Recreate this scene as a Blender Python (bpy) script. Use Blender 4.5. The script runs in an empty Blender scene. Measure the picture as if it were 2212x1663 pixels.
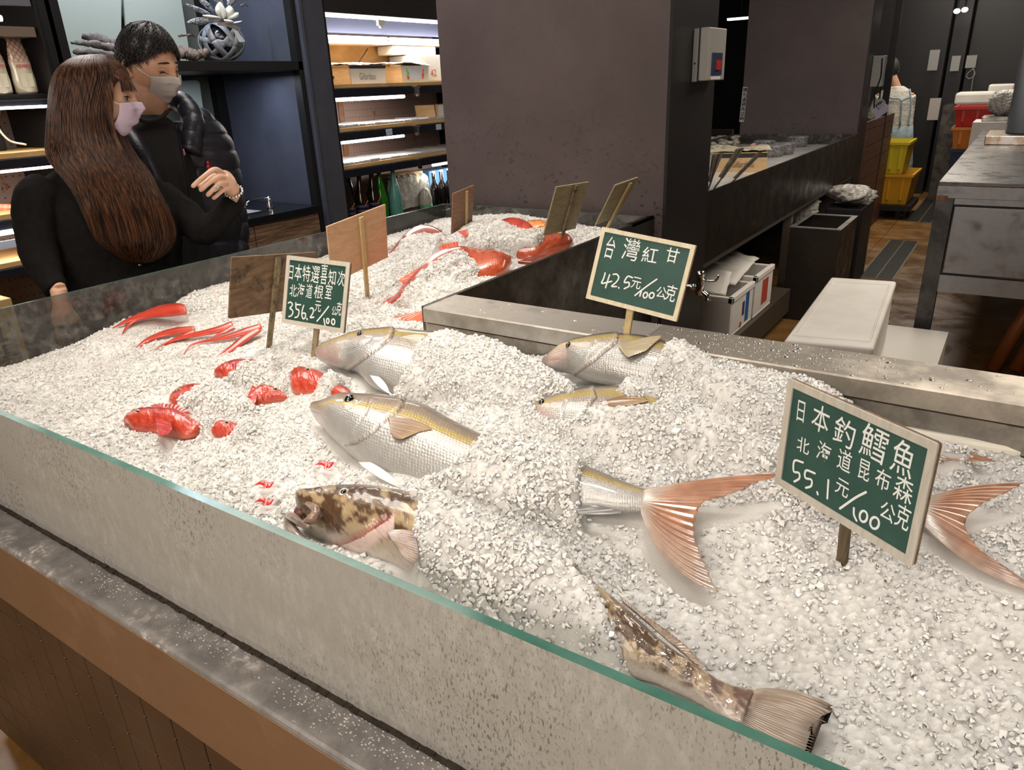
import bpy, math, random
import numpy as np
from mathutils import Vector, Matrix
random.seed(7)
RNG = np.random.RandomState(11)
sc = bpy.context.scene
COL = sc.collection
PI = math.pi
# ---------- camera (image 2212 x 1663) ----------
F, CX, CY, HC = 1575.85, 1106.0, 831.5, 1.55
_p, _r, _w = 0.38922483, -0.04213528, -0.60150043
_f = np.array([math.sin(_w)*math.cos(_p), math.cos(_w)*math.cos(_p), -math.sin(_p)])
_r0 = np.array([math.cos(_w), -math.sin(_w), 0.0]); _u0 = np.cross(_r0, _f)
CR = math.cos(_r)*_r0 + math.sin(_r)*_u0; CU = np.cross(CR, _f); CF = _f
CO = np.array([0, 0, HC])
def ray(x, y): return CR*(x-CX)/F - CU*(y-CY)/F + CF
def at(x, y, X=None, Y=None, Z=None, P=None, N=None):
    d = ray(x, y)
    if X is not None: t = X/d[0]
    elif Y is not None: t = Y/d[1]
    elif Z is not None: t = (Z-HC)/d[2]
    else:
        N = np.array(N, float); t = ((np.array(P, float)-CO) @ N)/(d @ N)
    return CO + d*t
def pix(p):
    v = np.asarray(p, float)-CO; z = v @ CF
    return CX+F*(v @ CR)/z, CY-F*(v @ CU)/z
cam = bpy.data.cameras.new('camera'); cam.sensor_width = 36; cam.lens = F/2212*36; cam.clip_start = .05; cam.clip_end = 100
camo = bpy.data.objects.new('camera', cam); COL.objects.link(camo)
camo.matrix_world = Matrix(((CR[0], CU[0], -CF[0], 0), (CR[1], CU[1], -CF[1], 0), (CR[2], CU[2], -CF[2], HC), (0, 0, 0, 1)))
sc.camera = camo
vs = sc.view_settings; vs.view_transform = 'Standard'; vs.look = 'None'; vs.gamma = 1; vs.use_curve_mapping = False; vs.exposure = 0.0

# ---------- materials ----------
def srgb(r, g, b):
    f = lambda c: (c/255/12.92) if c/255 <= .04045 else ((c/255+.055)/1.055)**2.4
    return (f(r), f(g), f(b))
def NT(m):
    m.use_nodes = True; return m.node_tree
def link(nt, a, b): nt.links.new(a, b)
def node(nt, t, **k):
    n = nt.nodes.new(t)
    for a, v in k.items():
        if a in n.inputs: n.inputs[a].default_value = v
        else: setattr(n, a, v)
    return n
def mapped(nt, scale=(1, 1, 1), coord='Object', rot=(0, 0, 0)):
    tc = node(nt, 'ShaderNodeTexCoord'); mp = node(nt, 'ShaderNodeMapping')
    mp.inputs['Scale'].default_value = scale; mp.inputs['Rotation'].default_value = rot
    link(nt, tc.outputs[coord], mp.inputs['Vector']); return mp.outputs['Vector']
def ramp(nt, fac, stops):
    r = node(nt, 'ShaderNodeValToRGB'); e = r.color_ramp.elements
    while len(e) < len(stops): e.new(0.5)
    for i, (p, c) in enumerate(stops):
        e[i].position = p; e[i].color = (*c, 1) if not isinstance(c, (int, float)) else (c, c, c, 1)
    link(nt, fac, r.inputs['Fac']); return r.outputs['Color']
def mixc(nt, fac, a, b, blend='MIX'):
    m = node(nt, 'ShaderNodeMix'); m.data_type = 'RGBA'; m.blend_type = blend
    for s, v in ((0, fac), (6, a), (7, b)):
        if hasattr(v, 'links'): link(nt, v, m.inputs[s])
        elif s == 0: m.inputs[0].default_value = v
        else: m.inputs[s].default_value = (*v, 1)
    return m.outputs[2]
def mathn(nt, op, a, b=0.0, clamp=False):
    m = node(nt, 'ShaderNodeMath'); m.operation = op; m.use_clamp = clamp
    for i, v in enumerate((a, b)):
        if hasattr(v, 'links'): link(nt, v, m.inputs[i])
        else: m.inputs[i].default_value = v
    return m.outputs[0]
def noise(nt, vec, scale=5, detail=3, rough=.5, dist=0):
    n = node(nt, 'ShaderNodeTexNoise'); n.inputs['Scale'].default_value = scale; n.inputs['Detail'].default_value = detail
    n.inputs['Roughness'].default_value = rough; n.inputs['Distortion'].default_value = dist
    link(nt, vec, n.inputs['Vector']); return n.outputs['Fac']
def bump(nt, h, strength=.3, dist=.01, normal=None):
    b = node(nt, 'ShaderNodeBump'); b.inputs['Strength'].default_value = strength; b.inputs['Distance'].default_value = dist
    link(nt, h, b.inputs['Height'])
    if normal is not None: link(nt, normal, b.inputs['Normal'])
    return b.outputs['Normal']
_M = {}
def mat(name, col=(.5, .5, .5), rough=.5, metal=0, col2=None, ns=6, stretch=(1, 1, 1), lo=.35, hi=.65, bs=None, bst=.3, bd=.004, spec=.5,
        trans=0, ior=1.45, emis=None, es=0, coat=0, sss=0, alpha=1, r2=None, sheen=0, detail=4):
    if name in _M: return _M[name]
    m = bpy.data.materials.new(name); nt = NT(m); p = nt.nodes['Principled BSDF']
    p.inputs['Base Color'].default_value = (*col, 1); p.inputs['Roughness'].default_value = rough
    p.inputs['Metallic'].default_value = metal; p.inputs['Specular IOR Level'].default_value = spec
    p.inputs['Transmission Weight'].default_value = trans; p.inputs['IOR'].default_value = ior
    p.inputs['Coat Weight'].default_value = coat; p.inputs['Coat Roughness'].default_value = .08
    p.inputs['Sheen Weight'].default_value = sheen
    if sss: p.inputs['Subsurface Weight'].default_value = sss; p.inputs['Subsurface Radius'].default_value = (.01, .005, .003); p.inputs['Subsurface Scale'].default_value = 1
    p.inputs['Alpha'].default_value = alpha
    if emis: p.inputs['Emission Color'].default_value = (*emis, 1); p.inputs['Emission Strength'].default_value = es
    v = mapped(nt, stretch)
    if col2 is not None:
        n = noise(nt, v, ns, detail, .6)
        link(nt, ramp(nt, n, [(lo, col), (hi, col2)]), p.inputs['Base Color'])
        if r2 is not None: link(nt, ramp(nt, n, [(lo, rough), (hi, r2)]), p.inputs['Roughness'])
    if bs: link(nt, bump(nt, noise(nt, v, bs, 4, .6), bst, bd), p.inputs['Normal'])
    _M[name] = m; return m

# ---------- mesh building ----------
def _unit(v): v = np.asarray(v, float); return v/(np.linalg.norm(v)+1e-12)
class MB:
    def __init__(s): s.v = []; s.f = []; s.m = []; s.uv = {}
    def add(s, vs, fs, mi=0, uvs=None):
        o = len(s.v); s.v.extend([tuple(map(float, p)) for p in vs])
        for k, f in enumerate(fs):
            if uvs is not None: s.uv[len(s.f)] = [uvs[i] for i in f]
            s.f.append(tuple(i+o for i in f)); s.m.append(mi)
        return s
    def box(s, lo, hi, mi=0, R=None, c=None):
        x0, y0, z0 = lo; x1, y1, z1 = hi
        P = [(x0, y0, z0), (x1, y0, z0), (x1, y1, z0), (x0, y1, z0), (x0, y0, z1), (x1, y0, z1), (x1, y1, z1), (x0, y1, z1)]
        if R is not None: P = [tuple(np.array(R) @ np.array(p) + (np.array(c) if c is not None else 0)) for p in P]
        return s.add(P, [(0, 3, 2, 1), (4, 5, 6, 7), (0, 1, 5, 4), (1, 2, 6, 5), (2, 3, 7, 6), (3, 0, 4, 7)], mi)
    def obox(s, c, e1, e2, e3, mi=0):
        """box centred on c with half-edge vectors"""
        c = np.array(c, float); e1, e2, e3 = map(lambda a: np.array(a, float), (e1, e2, e3))
        P = [c+a*e1+b*e2+d*e3 for d in (-1, 1) for (a, b) in ((-1, -1), (1, -1), (1, 1), (-1, 1))]
        return s.add(P, [(0, 3, 2, 1), (4, 5, 6, 7), (0, 1, 5, 4), (1, 2, 6, 5), (2, 3, 7, 6), (3, 0, 4, 7)], mi)
    def prism(s, poly, d, mi=0):
        """poly: 3-D planar outline, extruded by vector d"""
        n = len(poly); P = [np.array(p, float) for p in poly]; d = np.array(d, float)
        return s.add(P+[p+d for p in P], [tuple(range(n))[::-1], tuple(range(n, 2*n))]+[(i, (i+1) % n, n+(i+1) % n, n+i) for i in range(n)], mi)
    def loft(s, rings, closed=True, caps=True, mi=0, uv=False):
        n = len(rings[0]); V = [p for r in rings for p in r]; Fs = []; k = len(rings)
        for i in range(k-1):
            for j in range(n if closed else n-1):
                a, b = i*n+j, i*n+(j+1) % n
                Fs.append((a, b, b+n, a+n))
        if caps and closed:
            Fs.append(tuple(range(n))[::-1]); Fs.append(tuple(range((k-1)*n, k*n)))
        uvs = None
        if uv: uvs = [(i/(k-1), j/max(1, n-1)) for i in range(k) for j in range(n)]
        return s.add(V, Fs, mi, uvs)
    def tube(s, pts, r, n=8, mi=0, caps=True):
        pts = [np.array(p, float) for p in pts]; k = len(pts)
        rs = r if hasattr(r, '__len__') else [r]*k
        rings = []; up = None
        for i in range(k):
            t = _unit(pts[min(i+1, k-1)]-pts[max(i-1, 0)])
            if up is None: up = np.array([0, 0, 1.]) if abs(t[2]) < .9 else np.array([1., 0, 0])
            a = _unit(np.cross(t, up)); b = np.cross(a, t); up = b
            rings.append([pts[i]+rs[i]*(math.cos(2*PI*j/n)*a+math.sin(2*PI*j/n)*b) for j in range(n)])
        return s.loft(rings, True, caps, mi)
    def lathe(s, prof, c=(0, 0, 0), n=24, mi=0, ax=(0, 0, 1)):
        """prof: [(radius, height)]"""
        ax = _unit(ax); h = np.array([1., 0, 0]) if abs(ax[0]) < .9 else np.array([0, 1., 0])
        a = _unit(np.cross(ax, h)); b = np.cross(ax, a); c = np.array(c, float)
        rings = [[c+ax*z+max(r, 1e-5)*(math.cos(2*PI*j/n)*a+math.sin(2*PI*j/n)*b) for j in range(n)] for r, z in prof]
        return s.loft(rings, True, True, mi)
    def ball(s, c, r, n=16, m=10, mi=0, R=None):
        rr = r if hasattr(r, '__len__') else (r, r, r); c = np.array(c, float); rings = []
        for i in range(m+1):
            th = PI*i/m; ring = []
            for j in range(n):
                p = np.array([rr[0]*math.sin(th)*math.cos(2*PI*j/n), rr[1]*math.sin(th)*math.sin(2*PI*j/n), rr[2]*math.cos(th)])
                if R is not None: p = np.array(R) @ p
                ring.append(c+p)
            rings.append(ring)
        return s.loft(rings, True, True, mi)
    def build(s, name, mats, parent=None, smooth=False, bevel=0, seg=2, sub=0, label=None, angle=40, loc=None):
        me = bpy.data.meshes.new(name); V = s.v
        off = np.zeros(3)
        if parent is not None: off = np.array(abs_loc(parent))
        elif loc is not None: off = np.array(loc, float)
        elif V:
            A = np.array(V); off = np.array([(A[:, 0].min()+A[:, 0].max())/2, (A[:, 1].min()+A[:, 1].max())/2, A[:, 2].min()])
        A = np.array(V) - off if parent is None else np.array(V)-np.array(abs_loc(parent))
        me.from_pydata([tuple(p) for p in A], [], s.f); 
        if not isinstance(mats, (list, tuple)): mats = [mats]
        for m in mats: me.materials.append(m)
        me.polygons.foreach_set('material_index', s.m)
        if smooth: me.polygons.foreach_set('use_smooth', [True]*len(s.f))
        if s.uv:
            ul = me.uv_layers.new(name='UVMap')
            for fi, u in s.uv.items():
                p = me.polygons[fi]
                for k, li in enumerate(p.loop_indices): ul.data[li].uv = u[k]
        me.update()
        o = bpy.data.objects.new(name, me); COL.objects.link(o)
        if parent is None: o.location = off
        else: o.parent = parent
        ABS[o.name] = tuple(off) if parent is None else abs_loc(parent)
        if bevel:
            b = o.modifiers.new('bevel', 'BEVEL'); b.width = bevel; b.segments = seg; b.limit_method = 'ANGLE'; b.angle_limit = math.radians(angle)
        if sub:
            b = o.modifiers.new('sub', 'SUBSURF'); b.levels = sub; b.render_levels = sub
        if label: o['label'] = label
        return o
ABS = {}
def abs_loc(o): return ABS.get(o.name, tuple(o.location))
def thing(name, label, cat, loc=(0, 0, 0), group=None):
    o = bpy.data.objects.new(name, None); COL.objects.link(o); o.empty_display_size = .05
    o.location = tuple(float(a) for a in loc); ABS[o.name] = tuple(float(a) for a in loc)
    o.matrix_world = Matrix.Translation(Vector(o.location))
    o['label'] = label; o['category'] = cat
    if group: o['group'] = group
    return o
def tag(o, label, cat, group=None, kind=None):
    o['label'] = label; o['category'] = cat
    if group: o['group'] = group
    if kind: o['kind'] = kind
    return o
def struct(o): o['kind'] = 'structure'; return o
def copy_thing(src, loc=None, rotz=None, label=None, group=None, delta=None):
    c = src.copy(); COL.objects.link(c)
    if loc is not None: c.location = loc
    if rotz is not None: c.rotation_euler.z = rotz
    if label: c['label'] = label
    if group: c['group'] = group
    for ch in list(src.children):
        d = ch.copy(); COL.objects.link(d); d.parent = c
        for g in list(ch.children):
            e = g.copy(); COL.objects.link(e); e.parent = d
    ABS[c.name] = tuple(c.location)
    return c
def spline(P, n):
    """Catmull-Rom through rows of P, n samples"""
    P = np.array(P, float); k = len(P)
    Q = np.vstack([2*P[0]-P[1], P, 2*P[-1]-P[-2]]); t = np.linspace(0, k-1, n); i = np.minimum(t.astype(int), k-2); u = (t-i)[:, None]
    a, b, c, d = Q[i], Q[i+1], Q[i+2], Q[i+3]
    return .5*((2*b)+(-a+c)*u+(2*a-5*b+4*c-d)*u*u+(-a+3*b-3*c+d)*u**3)
def hash2(ix, iy, s=0):
    n = (ix.astype(np.int64)*374761393+iy.astype(np.int64)*668265263+s*974711) & 0x7fffffff
    n = ((n ^ (n >> 13))*1274126177) & 0x7fffffff
    return ((n ^ (n >> 16)) & 0xffff)/65535.0
def vnoise(x, y, sc_, s=0):
    x = x*sc_; y = y*sc_; ix = np.floor(x); iy = np.floor(y); fx = x-ix; fy = y-iy
    fx = fx*fx*(3-2*fx); fy = fy*fy*(3-2*fy)
    a = hash2(ix, iy, s); b = hash2(ix+1, iy, s); c = hash2(ix, iy+1, s); d = hash2(ix+1, iy+1, s)
    return (a*(1-fx)+b*fx)*(1-fy)+(c*(1-fx)+d*fx)*fy
def worley(x, y, sc_, s=0):
    x = x*sc_; y = y*sc_; ix = np.floor(x); iy = np.floor(y); best = np.full(x.shape, 9.); idv = np.zeros(x.shape)
    for dx in (-1, 0, 1):
        for dy in (-1, 0, 1):
            jx = ix+dx; jy = iy+dy
            d = np.hypot(jx+hash2(jx, jy, s)-x, jy+hash2(jx, jy, s+5)-y)
            m = d < best; best = np.where(m, d, best); idv = np.where(m, hash2(jx, jy, s+9), idv)
    return best, idv
def text_mesh(txt, size, offset=0.0):
    cu = bpy.data.curves.new('lettering', 'FONT'); cu.body = txt; cu.size = size; cu.offset = offset; cu.resolution_u = 3
    cu.align_x = 'CENTER'; cu.align_y = 'CENTER'
    o = bpy.data.objects.new('lettering', cu); COL.objects.link(o)
    dg = bpy.context.evaluated_depsgraph_get(); dg.update()
    me = bpy.data.meshes.new_from_object(o.evaluated_get(dg))
    V = [tuple(v.co) for v in me.vertices]; Fc = [tuple(p.vertices) for p in me.polygons]
    bpy.data.objects.remove(o); bpy.data.curves.remove(cu); bpy.data.meshes.remove(me)
    return V, Fc
def put_text(mb, txt, size, c, ex, ey, mi=0, rot=0.0, offset=0.0, sx=1.0):
    """flat lettering laid at c with text axes ex (reading) and ey (up)"""
    V, Fc = text_mesh(txt, size, offset); c = np.array(c, float); ex = _unit(ex); ey = _unit(ey)
    cr, sr = math.cos(rot), math.sin(rot)
    mb.add([c+ex*((x*cr*sx-y*sr))+ey*(x*sr*sx+y*cr) for x, y, _ in V], Fc, mi)
# ---------- shared materials ----------
def steel(name, col=(.55, .53, .5), rough=.28, stretch=(1, 30, 1), dirt=None, bst=.05, lo=.4, hi=.6, metal=1.0, ns=9, crust=False):
    if name in _M: return _M[name]
    m = bpy.data.materials.new(name); nt = NT(m); p = nt.nodes['Principled BSDF']; p.inputs['Metallic'].default_value = metal
    v = mapped(nt, stretch); v1 = mapped(nt)
    n = noise(nt, v, 22, 3, .6); b = noise(nt, v1, ns, 5, .65)
    d = dirt or tuple(c*.55 for c in col)
    cc_ = ramp(nt, b, [(lo, d), (hi, col)])
    if crust:
        k = mathn(nt, 'MULTIPLY', ramp(nt, noise(nt, v1, 70, 6, .75), [(.5, 0.0), (.58, 1.0)]), ramp(nt, noise(nt, v1, 7, 3, .6), [(.5, 0.0), (.6, 1.0)]))
        cc_ = mixc(nt, k, cc_, (.50, .46, .43)); link(nt, mathn(nt, 'MULTIPLY', mathn(nt, 'SUBTRACT', 1.0, k), metal), p.inputs['Metallic'])
    link(nt, cc_, p.inputs['Base Color'])
    link(nt, ramp(nt, b, [(.3, min(1, rough*1.7)), (.7, rough*.8)]), p.inputs['Roughness'])
    link(nt, bump(nt, n, bst, .002), p.inputs['Normal'])
    _M[name] = m; return m
M_STEEL = steel('brushed_steel', (.46, .44, .41), .3)
M_STEELX = steel('steel_apron', (.40, .27, .17), .4, (30, 1, 30), bst=.03, dirt=(.34, .22, .13), metal=.7)
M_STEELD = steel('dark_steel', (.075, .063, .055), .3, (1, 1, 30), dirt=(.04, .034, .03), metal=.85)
M_CHROME = mat('chrome', (.85, .85, .87), .07, 1)
M_BLACK = mat('black_frame', (.006, .006, .007), .45)
M_RUBBER = mat('black_rubber', (.01, .008, .006), .6, col2=(.035, .025, .015), ns=90, bs=120, bst=.8, bd=.002)
def wood(name, a, b, stretch=(1, 1, 12), rough=.6, ns=6, lo=.35, hi=.65, spots=None, bst=.15):
    if name in _M: return _M[name]
    m = bpy.data.materials.new(name); nt = NT(m); p = nt.nodes['Principled BSDF']; p.inputs['Roughness'].default_value = rough
    v = mapped(nt, stretch); n = noise(nt, v, ns, 5, .65, 1.2); c = ramp(nt, n, [(lo, a), (hi, b)])
    if spots:
        c = mixc(nt, ramp(nt, noise(nt, mapped(nt), spots[1], 5, .7), [(spots[2], 0), (spots[2]+.15, 1)]), c, spots[0])
    link(nt, c, p.inputs['Base Color']); link(nt, bump(nt, n, bst, .002), p.inputs['Normal'])
    _M[name] = m; return m
def glass_mat(name, tint=(.93, .96, .95), film=(.7, .68, .62), amt=.1, dirt=.25, dscale=40, stretch=(1, 1, 1), rough=.02, edge=False, streak=None):
    """a thin pane: clear glass, Fresnel reflection and a dried water film"""
    if name in _M: return _M[name]
    m = bpy.data.materials.new(name); nt = NT(m); nt.nodes.remove(nt.nodes['Principled BSDF']); out = nt.nodes['Material Output']
    tr = node(nt, 'ShaderNodeBsdfTransparent'); tr.inputs['Color'].default_value = (*tint, 1)
    gl = node(nt, 'ShaderNodeBsdfGlossy'); gl.inputs['Roughness'].default_value = rough
    fr = node(nt, 'ShaderNodeFresnel'); fr.inputs['IOR'].default_value = 1.5
    m1 = node(nt, 'ShaderNodeMixShader'); link(nt, fr.outputs[0], m1.inputs[0]); link(nt, tr.outputs[0], m1.inputs[1]); link(nt, gl.outputs[0], m1.inputs[2])
    df = node(nt, 'ShaderNodeBsdfDiffuse'); df.inputs['Color'].default_value = (*film, 1)
    v = mapped(nt, stretch); n = noise(nt, v, dscale, 5, .7); n2 = noise(nt, mapped(nt), 3.5, 3, .6)
    a = mathn(nt, 'MULTIPLY', ramp(nt, n, [(.45, 0.0), (.7, 1.0)]), ramp(nt, n2, [(.35, 0.0), (.6, 1.0)]))
    fac = mathn(nt, 'ADD', mathn(nt, 'MULTIPLY', a, dirt), amt, True)
    if streak:
        sp = ramp(nt, noise(nt, mapped(nt, (1, 1, .38)), 330, 3, .6), [(.56, 0.0), (.62, 1.0)]); rg = ramp(nt, noise(nt, mapped(nt), 4.2, 3, .6), [(.45, .12), (.62, 1.0)])
        fac = mathn(nt, 'SUBTRACT', fac, mathn(nt, 'MULTIPLY', mathn(nt, 'MULTIPLY', sp, rg), streak), True)
    m2 = node(nt, 'ShaderNodeMixShader'); link(nt, fac, m2.inputs[0]); link(nt, m1.outputs[0], m2.inputs[1]); link(nt, df.outputs[0], m2.inputs[2])
    link(nt, m2.outputs[0], out.inputs['Surface']); _M[name] = m; return m
M_GEDGE = mat('green_glass_edge', (.045, .13, .1), .15, col2=(.09, .2, .16), ns=14, spec=.6)
M_STYRO = mat('white_foam', (.78, .75, .7), .7, col2=(.7, .66, .6), ns=5, bs=300, bst=.25, bd=.002)

# ---------- the hall ----------
m_floor = bpy.data.materials.new('wet_brown_floor'); nt = NT(m_floor); p = nt.nodes['Principled BSDF']
v = mapped(nt); n = noise(nt, v, 2.2, 6, .65, .5)
br = node(nt, 'ShaderNodeTexBrick'); br.offset = 0; br.inputs['Scale'].default_value = 1.0; br.inputs['Mortar Size'].default_value = .004; br.inputs['Brick Width'].default_value = .62; br.inputs['Row Height'].default_value = .62
link(nt, v, br.inputs['Vector']); br.inputs['Color1'].default_value = (1, 1, 1, 1); br.inputs['Color2'].default_value = (.9, .9, .9, 1); br.inputs['Mortar'].default_value = (.35, .3, .25, 1)
link(nt, mixc(nt, 1.0, ramp(nt, n, [(.3, (.13, .06, .018)), (.55, (.24, .12, .035)), (.78, (.34, .2, .1))]), br.outputs['Color'], 'MULTIPLY'), p.inputs['Base Color'])
link(nt, ramp(nt, n, [(.35, .12), (.65, .5)]), p.inputs['Roughness']); link(nt, bump(nt, n, .1, .01), p.inputs['Normal'])
struct(MB().box((-6.5, -3, -.05), (4.5, 17, 0)).build('floor', m_floor))
m_ceil = mat('black_ceiling', (.012, .012, .013), .8)
struct(MB().box((-6.5, -3, 3.2), (4.5, 17, 3.25)).build('ceiling', m_ceil))
m_dark = mat('dark_wall_paint', (.02, .02, .022), .6, col2=(.028, .027, .028))
struct(MB().box((-6.5, 13.9, 0), (4.5, 14, 3.2)).build('wall_far', m_dark))
struct(MB().box((-5.0, -3, 0), (-4.9, 13.9, 3.2)).build('wall_left', m_dark))
m_warm = mat('warm_plaster_wall', (.42, .34, .27), .7)
struct(MB().box((3.9, -2, 0), (4, 13.9, 3.2)).build('wall_right', m_warm))
struct(MB().box((-4.9, -2.1, 0), (4, -2, 3.2)).build('wall_rear', m_warm))
# plum plastered pillars
def plum(name):
    if name in _M: return _M[name]
    m = bpy.data.materials.new(name); nt = NT(m); p = nt.nodes['Principled BSDF']; p.inputs['Roughness'].default_value = .5
    v = mapped(nt); n = noise(nt, v, 3, 4, .6); base = ramp(nt, n, [(.3, (.062, .045, .045)), (.7, (.088, .066, .066))])
    sp = noise(nt, v, 55, 4, .7); big = noise(nt, v, 4, 3, .6)
    s = mathn(nt, 'MULTIPLY', ramp(nt, sp, [(.6, 0.0), (.63, 1.0)]), ramp(nt, big, [(.42, 0.0), (.55, 1.0)]))
    sx = node(nt, 'ShaderNodeSeparateXYZ'); link(nt, v, sx.inputs[0])
    low = ramp(nt, mathn(nt, 'MULTIPLY', sx.outputs[2], .35), [(.38, 1.0), (.52, .15)])
    s = mathn(nt, 'MULTIPLY', s, low)
    link(nt, mixc(nt, s, base, (.012, .009, .008)), p.inputs['Base Color']); link(nt, bump(nt, sp, .1, .002), p.inputs['Normal'])
    _M[name] = m; return m
m_plum = plum('plum_plaster'); m_blackside = mat('black_lacquer_panel', (.011, .010, .011), .38, col2=(.016, .014, .013), ns=30)
o = struct(MB().box((-2.16, 2.70, 0), (-1.112, 3.15, 3.2)).build('wall_pillar_near', m_plum, bevel=.004))
struct(MB().box((-1.112, 2.697, 0), (-1.10, 3.165, 3.2)).build('trim_1', m_blackside))
o = struct(MB().box((-2.19, 7.06, 0), (-1.185, 7.36, 3.2)).build('wall_pillar_far', m_plum, bevel=.004))
struct(MB().box((-1.185, 7.055, 0), (-1.172, 7.375, 3.2)).build('trim_2', m_blackside))

# ---------- the ice display counter ----------
ZR, ZL, Y0, Y1, XB, XI, XE = 1.06, .832, .455, 2.67, -2.166, -1.143, 1.25
case = thing('ice_display_counter', 'L-shaped steel fish counter filled with ice, glass-rimmed and clad in brown tiles', 'display counter', (-1.2, .9, 0))
M_GLF = glass_mat('front_pane', (.86, .9, .88), (.68, .66, .61), .38, .16, 60, (1.3, 1, .6), streak=.34)
M_GLB = glass_mat('back_pane', (.62, .63, .62), (.3, .29, .27), .10, .5, 26, (1, 1, 1))
def pane(name, lo, hi, m, top=True):
    b = MB().box(lo, hi); b.m = [0, 1, 0, 0, 0, 0]
    return b.build(name, [m, M_GEDGE], case)
pane('front_glass', (XB, Y0, ZL), (XE, Y0+.011, ZR), M_GLF)
pane('back_glass', (XB, Y0+.012, ZL), (XB+.008, Y1, ZR), M_GLB)
pane('end_glass', (XB+.009, Y1-.008, ZL), (XI-.002, Y1, ZR), M_GLB)
b = MB(); YO = .391
prof = [(YO+.006, ZL), (YO+.002, ZL-.002), (YO, ZL-.006), (YO, .676), (YO+.012, .672), (YO+.014, ZL-.02), (Y0+.03, ZL-.02), (Y0+.03, ZL)]
b.loft([[(x, y, z) for y, z in prof] for x in (XB-.064, XE)])
b.build('front_ledge', steel('ledge_steel', (.36, .345, .33), .45, (1, 30, 1), dirt=(.22, .21, .2), bst=.12, ns=14, metal=.6, crust=True), case)
b = MB().box((XB-.064, YO-.0015, .678), (XE, YO-.0002, ZL-.007)); b.build('apron', M_STEELX, case)
# dried salt crust and drops on the ledge
b = MB(); rr = random.Random(3)
for _ in range(650):
    cxx = rr.choice((-1.1, -.86, -.62, -.5, -.38))+rr.gauss(0, .05); cy = YO+.008+abs(rr.gauss(.034, .014))
    if cy > Y0-.006: continue
    r = rr.uniform(.0005, .0014); b.ball((cxx, cy, ZL+.0002), (r*rr.uniform(1, 2), r, r*.35), 6, 3)
b.build('salt_crust', mat('salt_crust', (.6, .57, .54), .3, bs=400, bst=.5), case)['kind'] = 'stuff'
b = MB(); x = XB
while x < XE:
    w = rr.uniform(.008, .02); y = Y0-.0065+rr.uniform(-.0012, .0012); b.box((x, y, ZL+.0001), (x+w*1.05, Y0-.0003, ZL+.0035+rr.uniform(0, .002))); x += w
b.build('rubber_seal', M_RUBBER, case)
# tiled base
m_tile = bpy.data.materials.new('brown_base_tiles'); nt = NT(m_tile); p = nt.nodes['Principled BSDF']
v = mapped(nt); n = noise(nt, v, 3, 4)
link(nt, ramp(nt, n, [(.3, (.055, .034, .022)), (.7, (.085, .055, .036))]), p.inputs['Base Color']); p.inputs['Roughness'].default_value = .33
b = MB(); TW, THt = .0905, .0905; x = -1.995
while x < XE:
    z = .02
    while z < .66:
        b.box((x+.0024, Y0-.035, z+.0014), (x+TW-.0024, Y0-.02, min(z+THt, .67)-.0014)); z += THt
    x += TW
b.build('base_tiles', m_tile, case, bevel=.0015, seg=1)
b = MB().box((-1.995, Y0-.022, 0), (XE, Y0+.12, .665)).box((-1.995, Y0+.12, 0), (-1.90, Y1-.05, .665)); b.build('plinth', mat('black_grout', (.004, .003, .003), .8), case)
# trough and inner walls
M_TR = steel('trough_steel', (.5, .48, .45), .35)
b = MB().box((XB, Y0+.012, .74), (XE, 1.30, .75)).box((XB, 1.30, .74), (XI-.01, Y1, .75)).box((XB-.06, Y0, .735), (XB, Y1, .81)).box((XB-.06, Y1, .735), (XI, Y1+.02, .8))
b.build('trough', M_TR, case)
b = MB().box((XI-.012, 1.305, .45), (XI, Y1+.02, ZR)).box((XI-.03, Y1-.18, ZR-.012), (XI+.0, Y1+.02, ZR))
b.build('inner_wall', steel('inner_wall_steel', (.17, .16, .14), .3, (1, 1, 30), dirt=(.1, .095, .085)), case, bevel=.001)
# back counter rim (raised steel ledge towards the aisle)
b = MB(); prof = [(1.295, ZR-.036), (1.295, ZR-.003), (1.298, ZR), (1.426, ZR), (1.43, ZR-.004), (1.43, ZR-.06), (1.42, ZR-.06), (1.42, ZR-.036)]
b.loft([[(x, y, z) for y, z in prof] for x in (XI+.001, -.575)])
b.build('back_ledge', steel('ledge_bright', (.60, .57, .52), .36, (1, 30, 1), dirt=(.40, .37, .33), bst=.08, metal=.75), case)
b = MB(); b.loft([[(x+(.0 if y > 1.36 else 0)+sh*(1.43-y)/.135, y, z) for y, z in prof] for x, sh in ((-.574, 0), (XE, 0))])
b.build('back_ledge', steel('ledge_worn', (.56, .5, .42), .36, (3, 30, 1), dirt=(.3, .27, .23), bst=.15, ns=6, metal=.8), case)
b = MB().box((XI+.001, 1.301, .75), (XE, 1.312, ZR-.037)); b.build('trough_back_wall', steel('trough_back', (.5, .46, .4), .32, (1, 1, 20)), case)
b = MB(); x = XI+.01
while x < XE:
    w = rr.uniform(.01, .04); b.box((x, 1.2965, ZR-.039-rr.uniform(0, .001)), (x+w, 1.302, ZR-.0365)); x += w
b.build('joint_line', mat('rusty_joint', (.03, .017, .008), .8), case)
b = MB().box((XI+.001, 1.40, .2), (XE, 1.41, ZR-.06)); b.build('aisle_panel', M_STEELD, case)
b = MB()
for _ in range(420):
    xx = rr.uniform(-1.1, 1.0) if rr.random() < .3 else rr.gauss(-.33, .12); yy = rr.uniform(1.300, 1.422)
    r = rr.uniform(.0007, .0026)*(1 if rr.random() < .8 else 1.7); b.ball((xx, yy, ZR), (r*rr.uniform(1, 1.7), r*rr.uniform(.8, 1.2), r*.42), 8, 4)
b.build('water_drops', mat('water_drop', (.9, .92, .93), .03, trans=1, ior=1.33), case, smooth=True)['kind'] = 'stuff'
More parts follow.
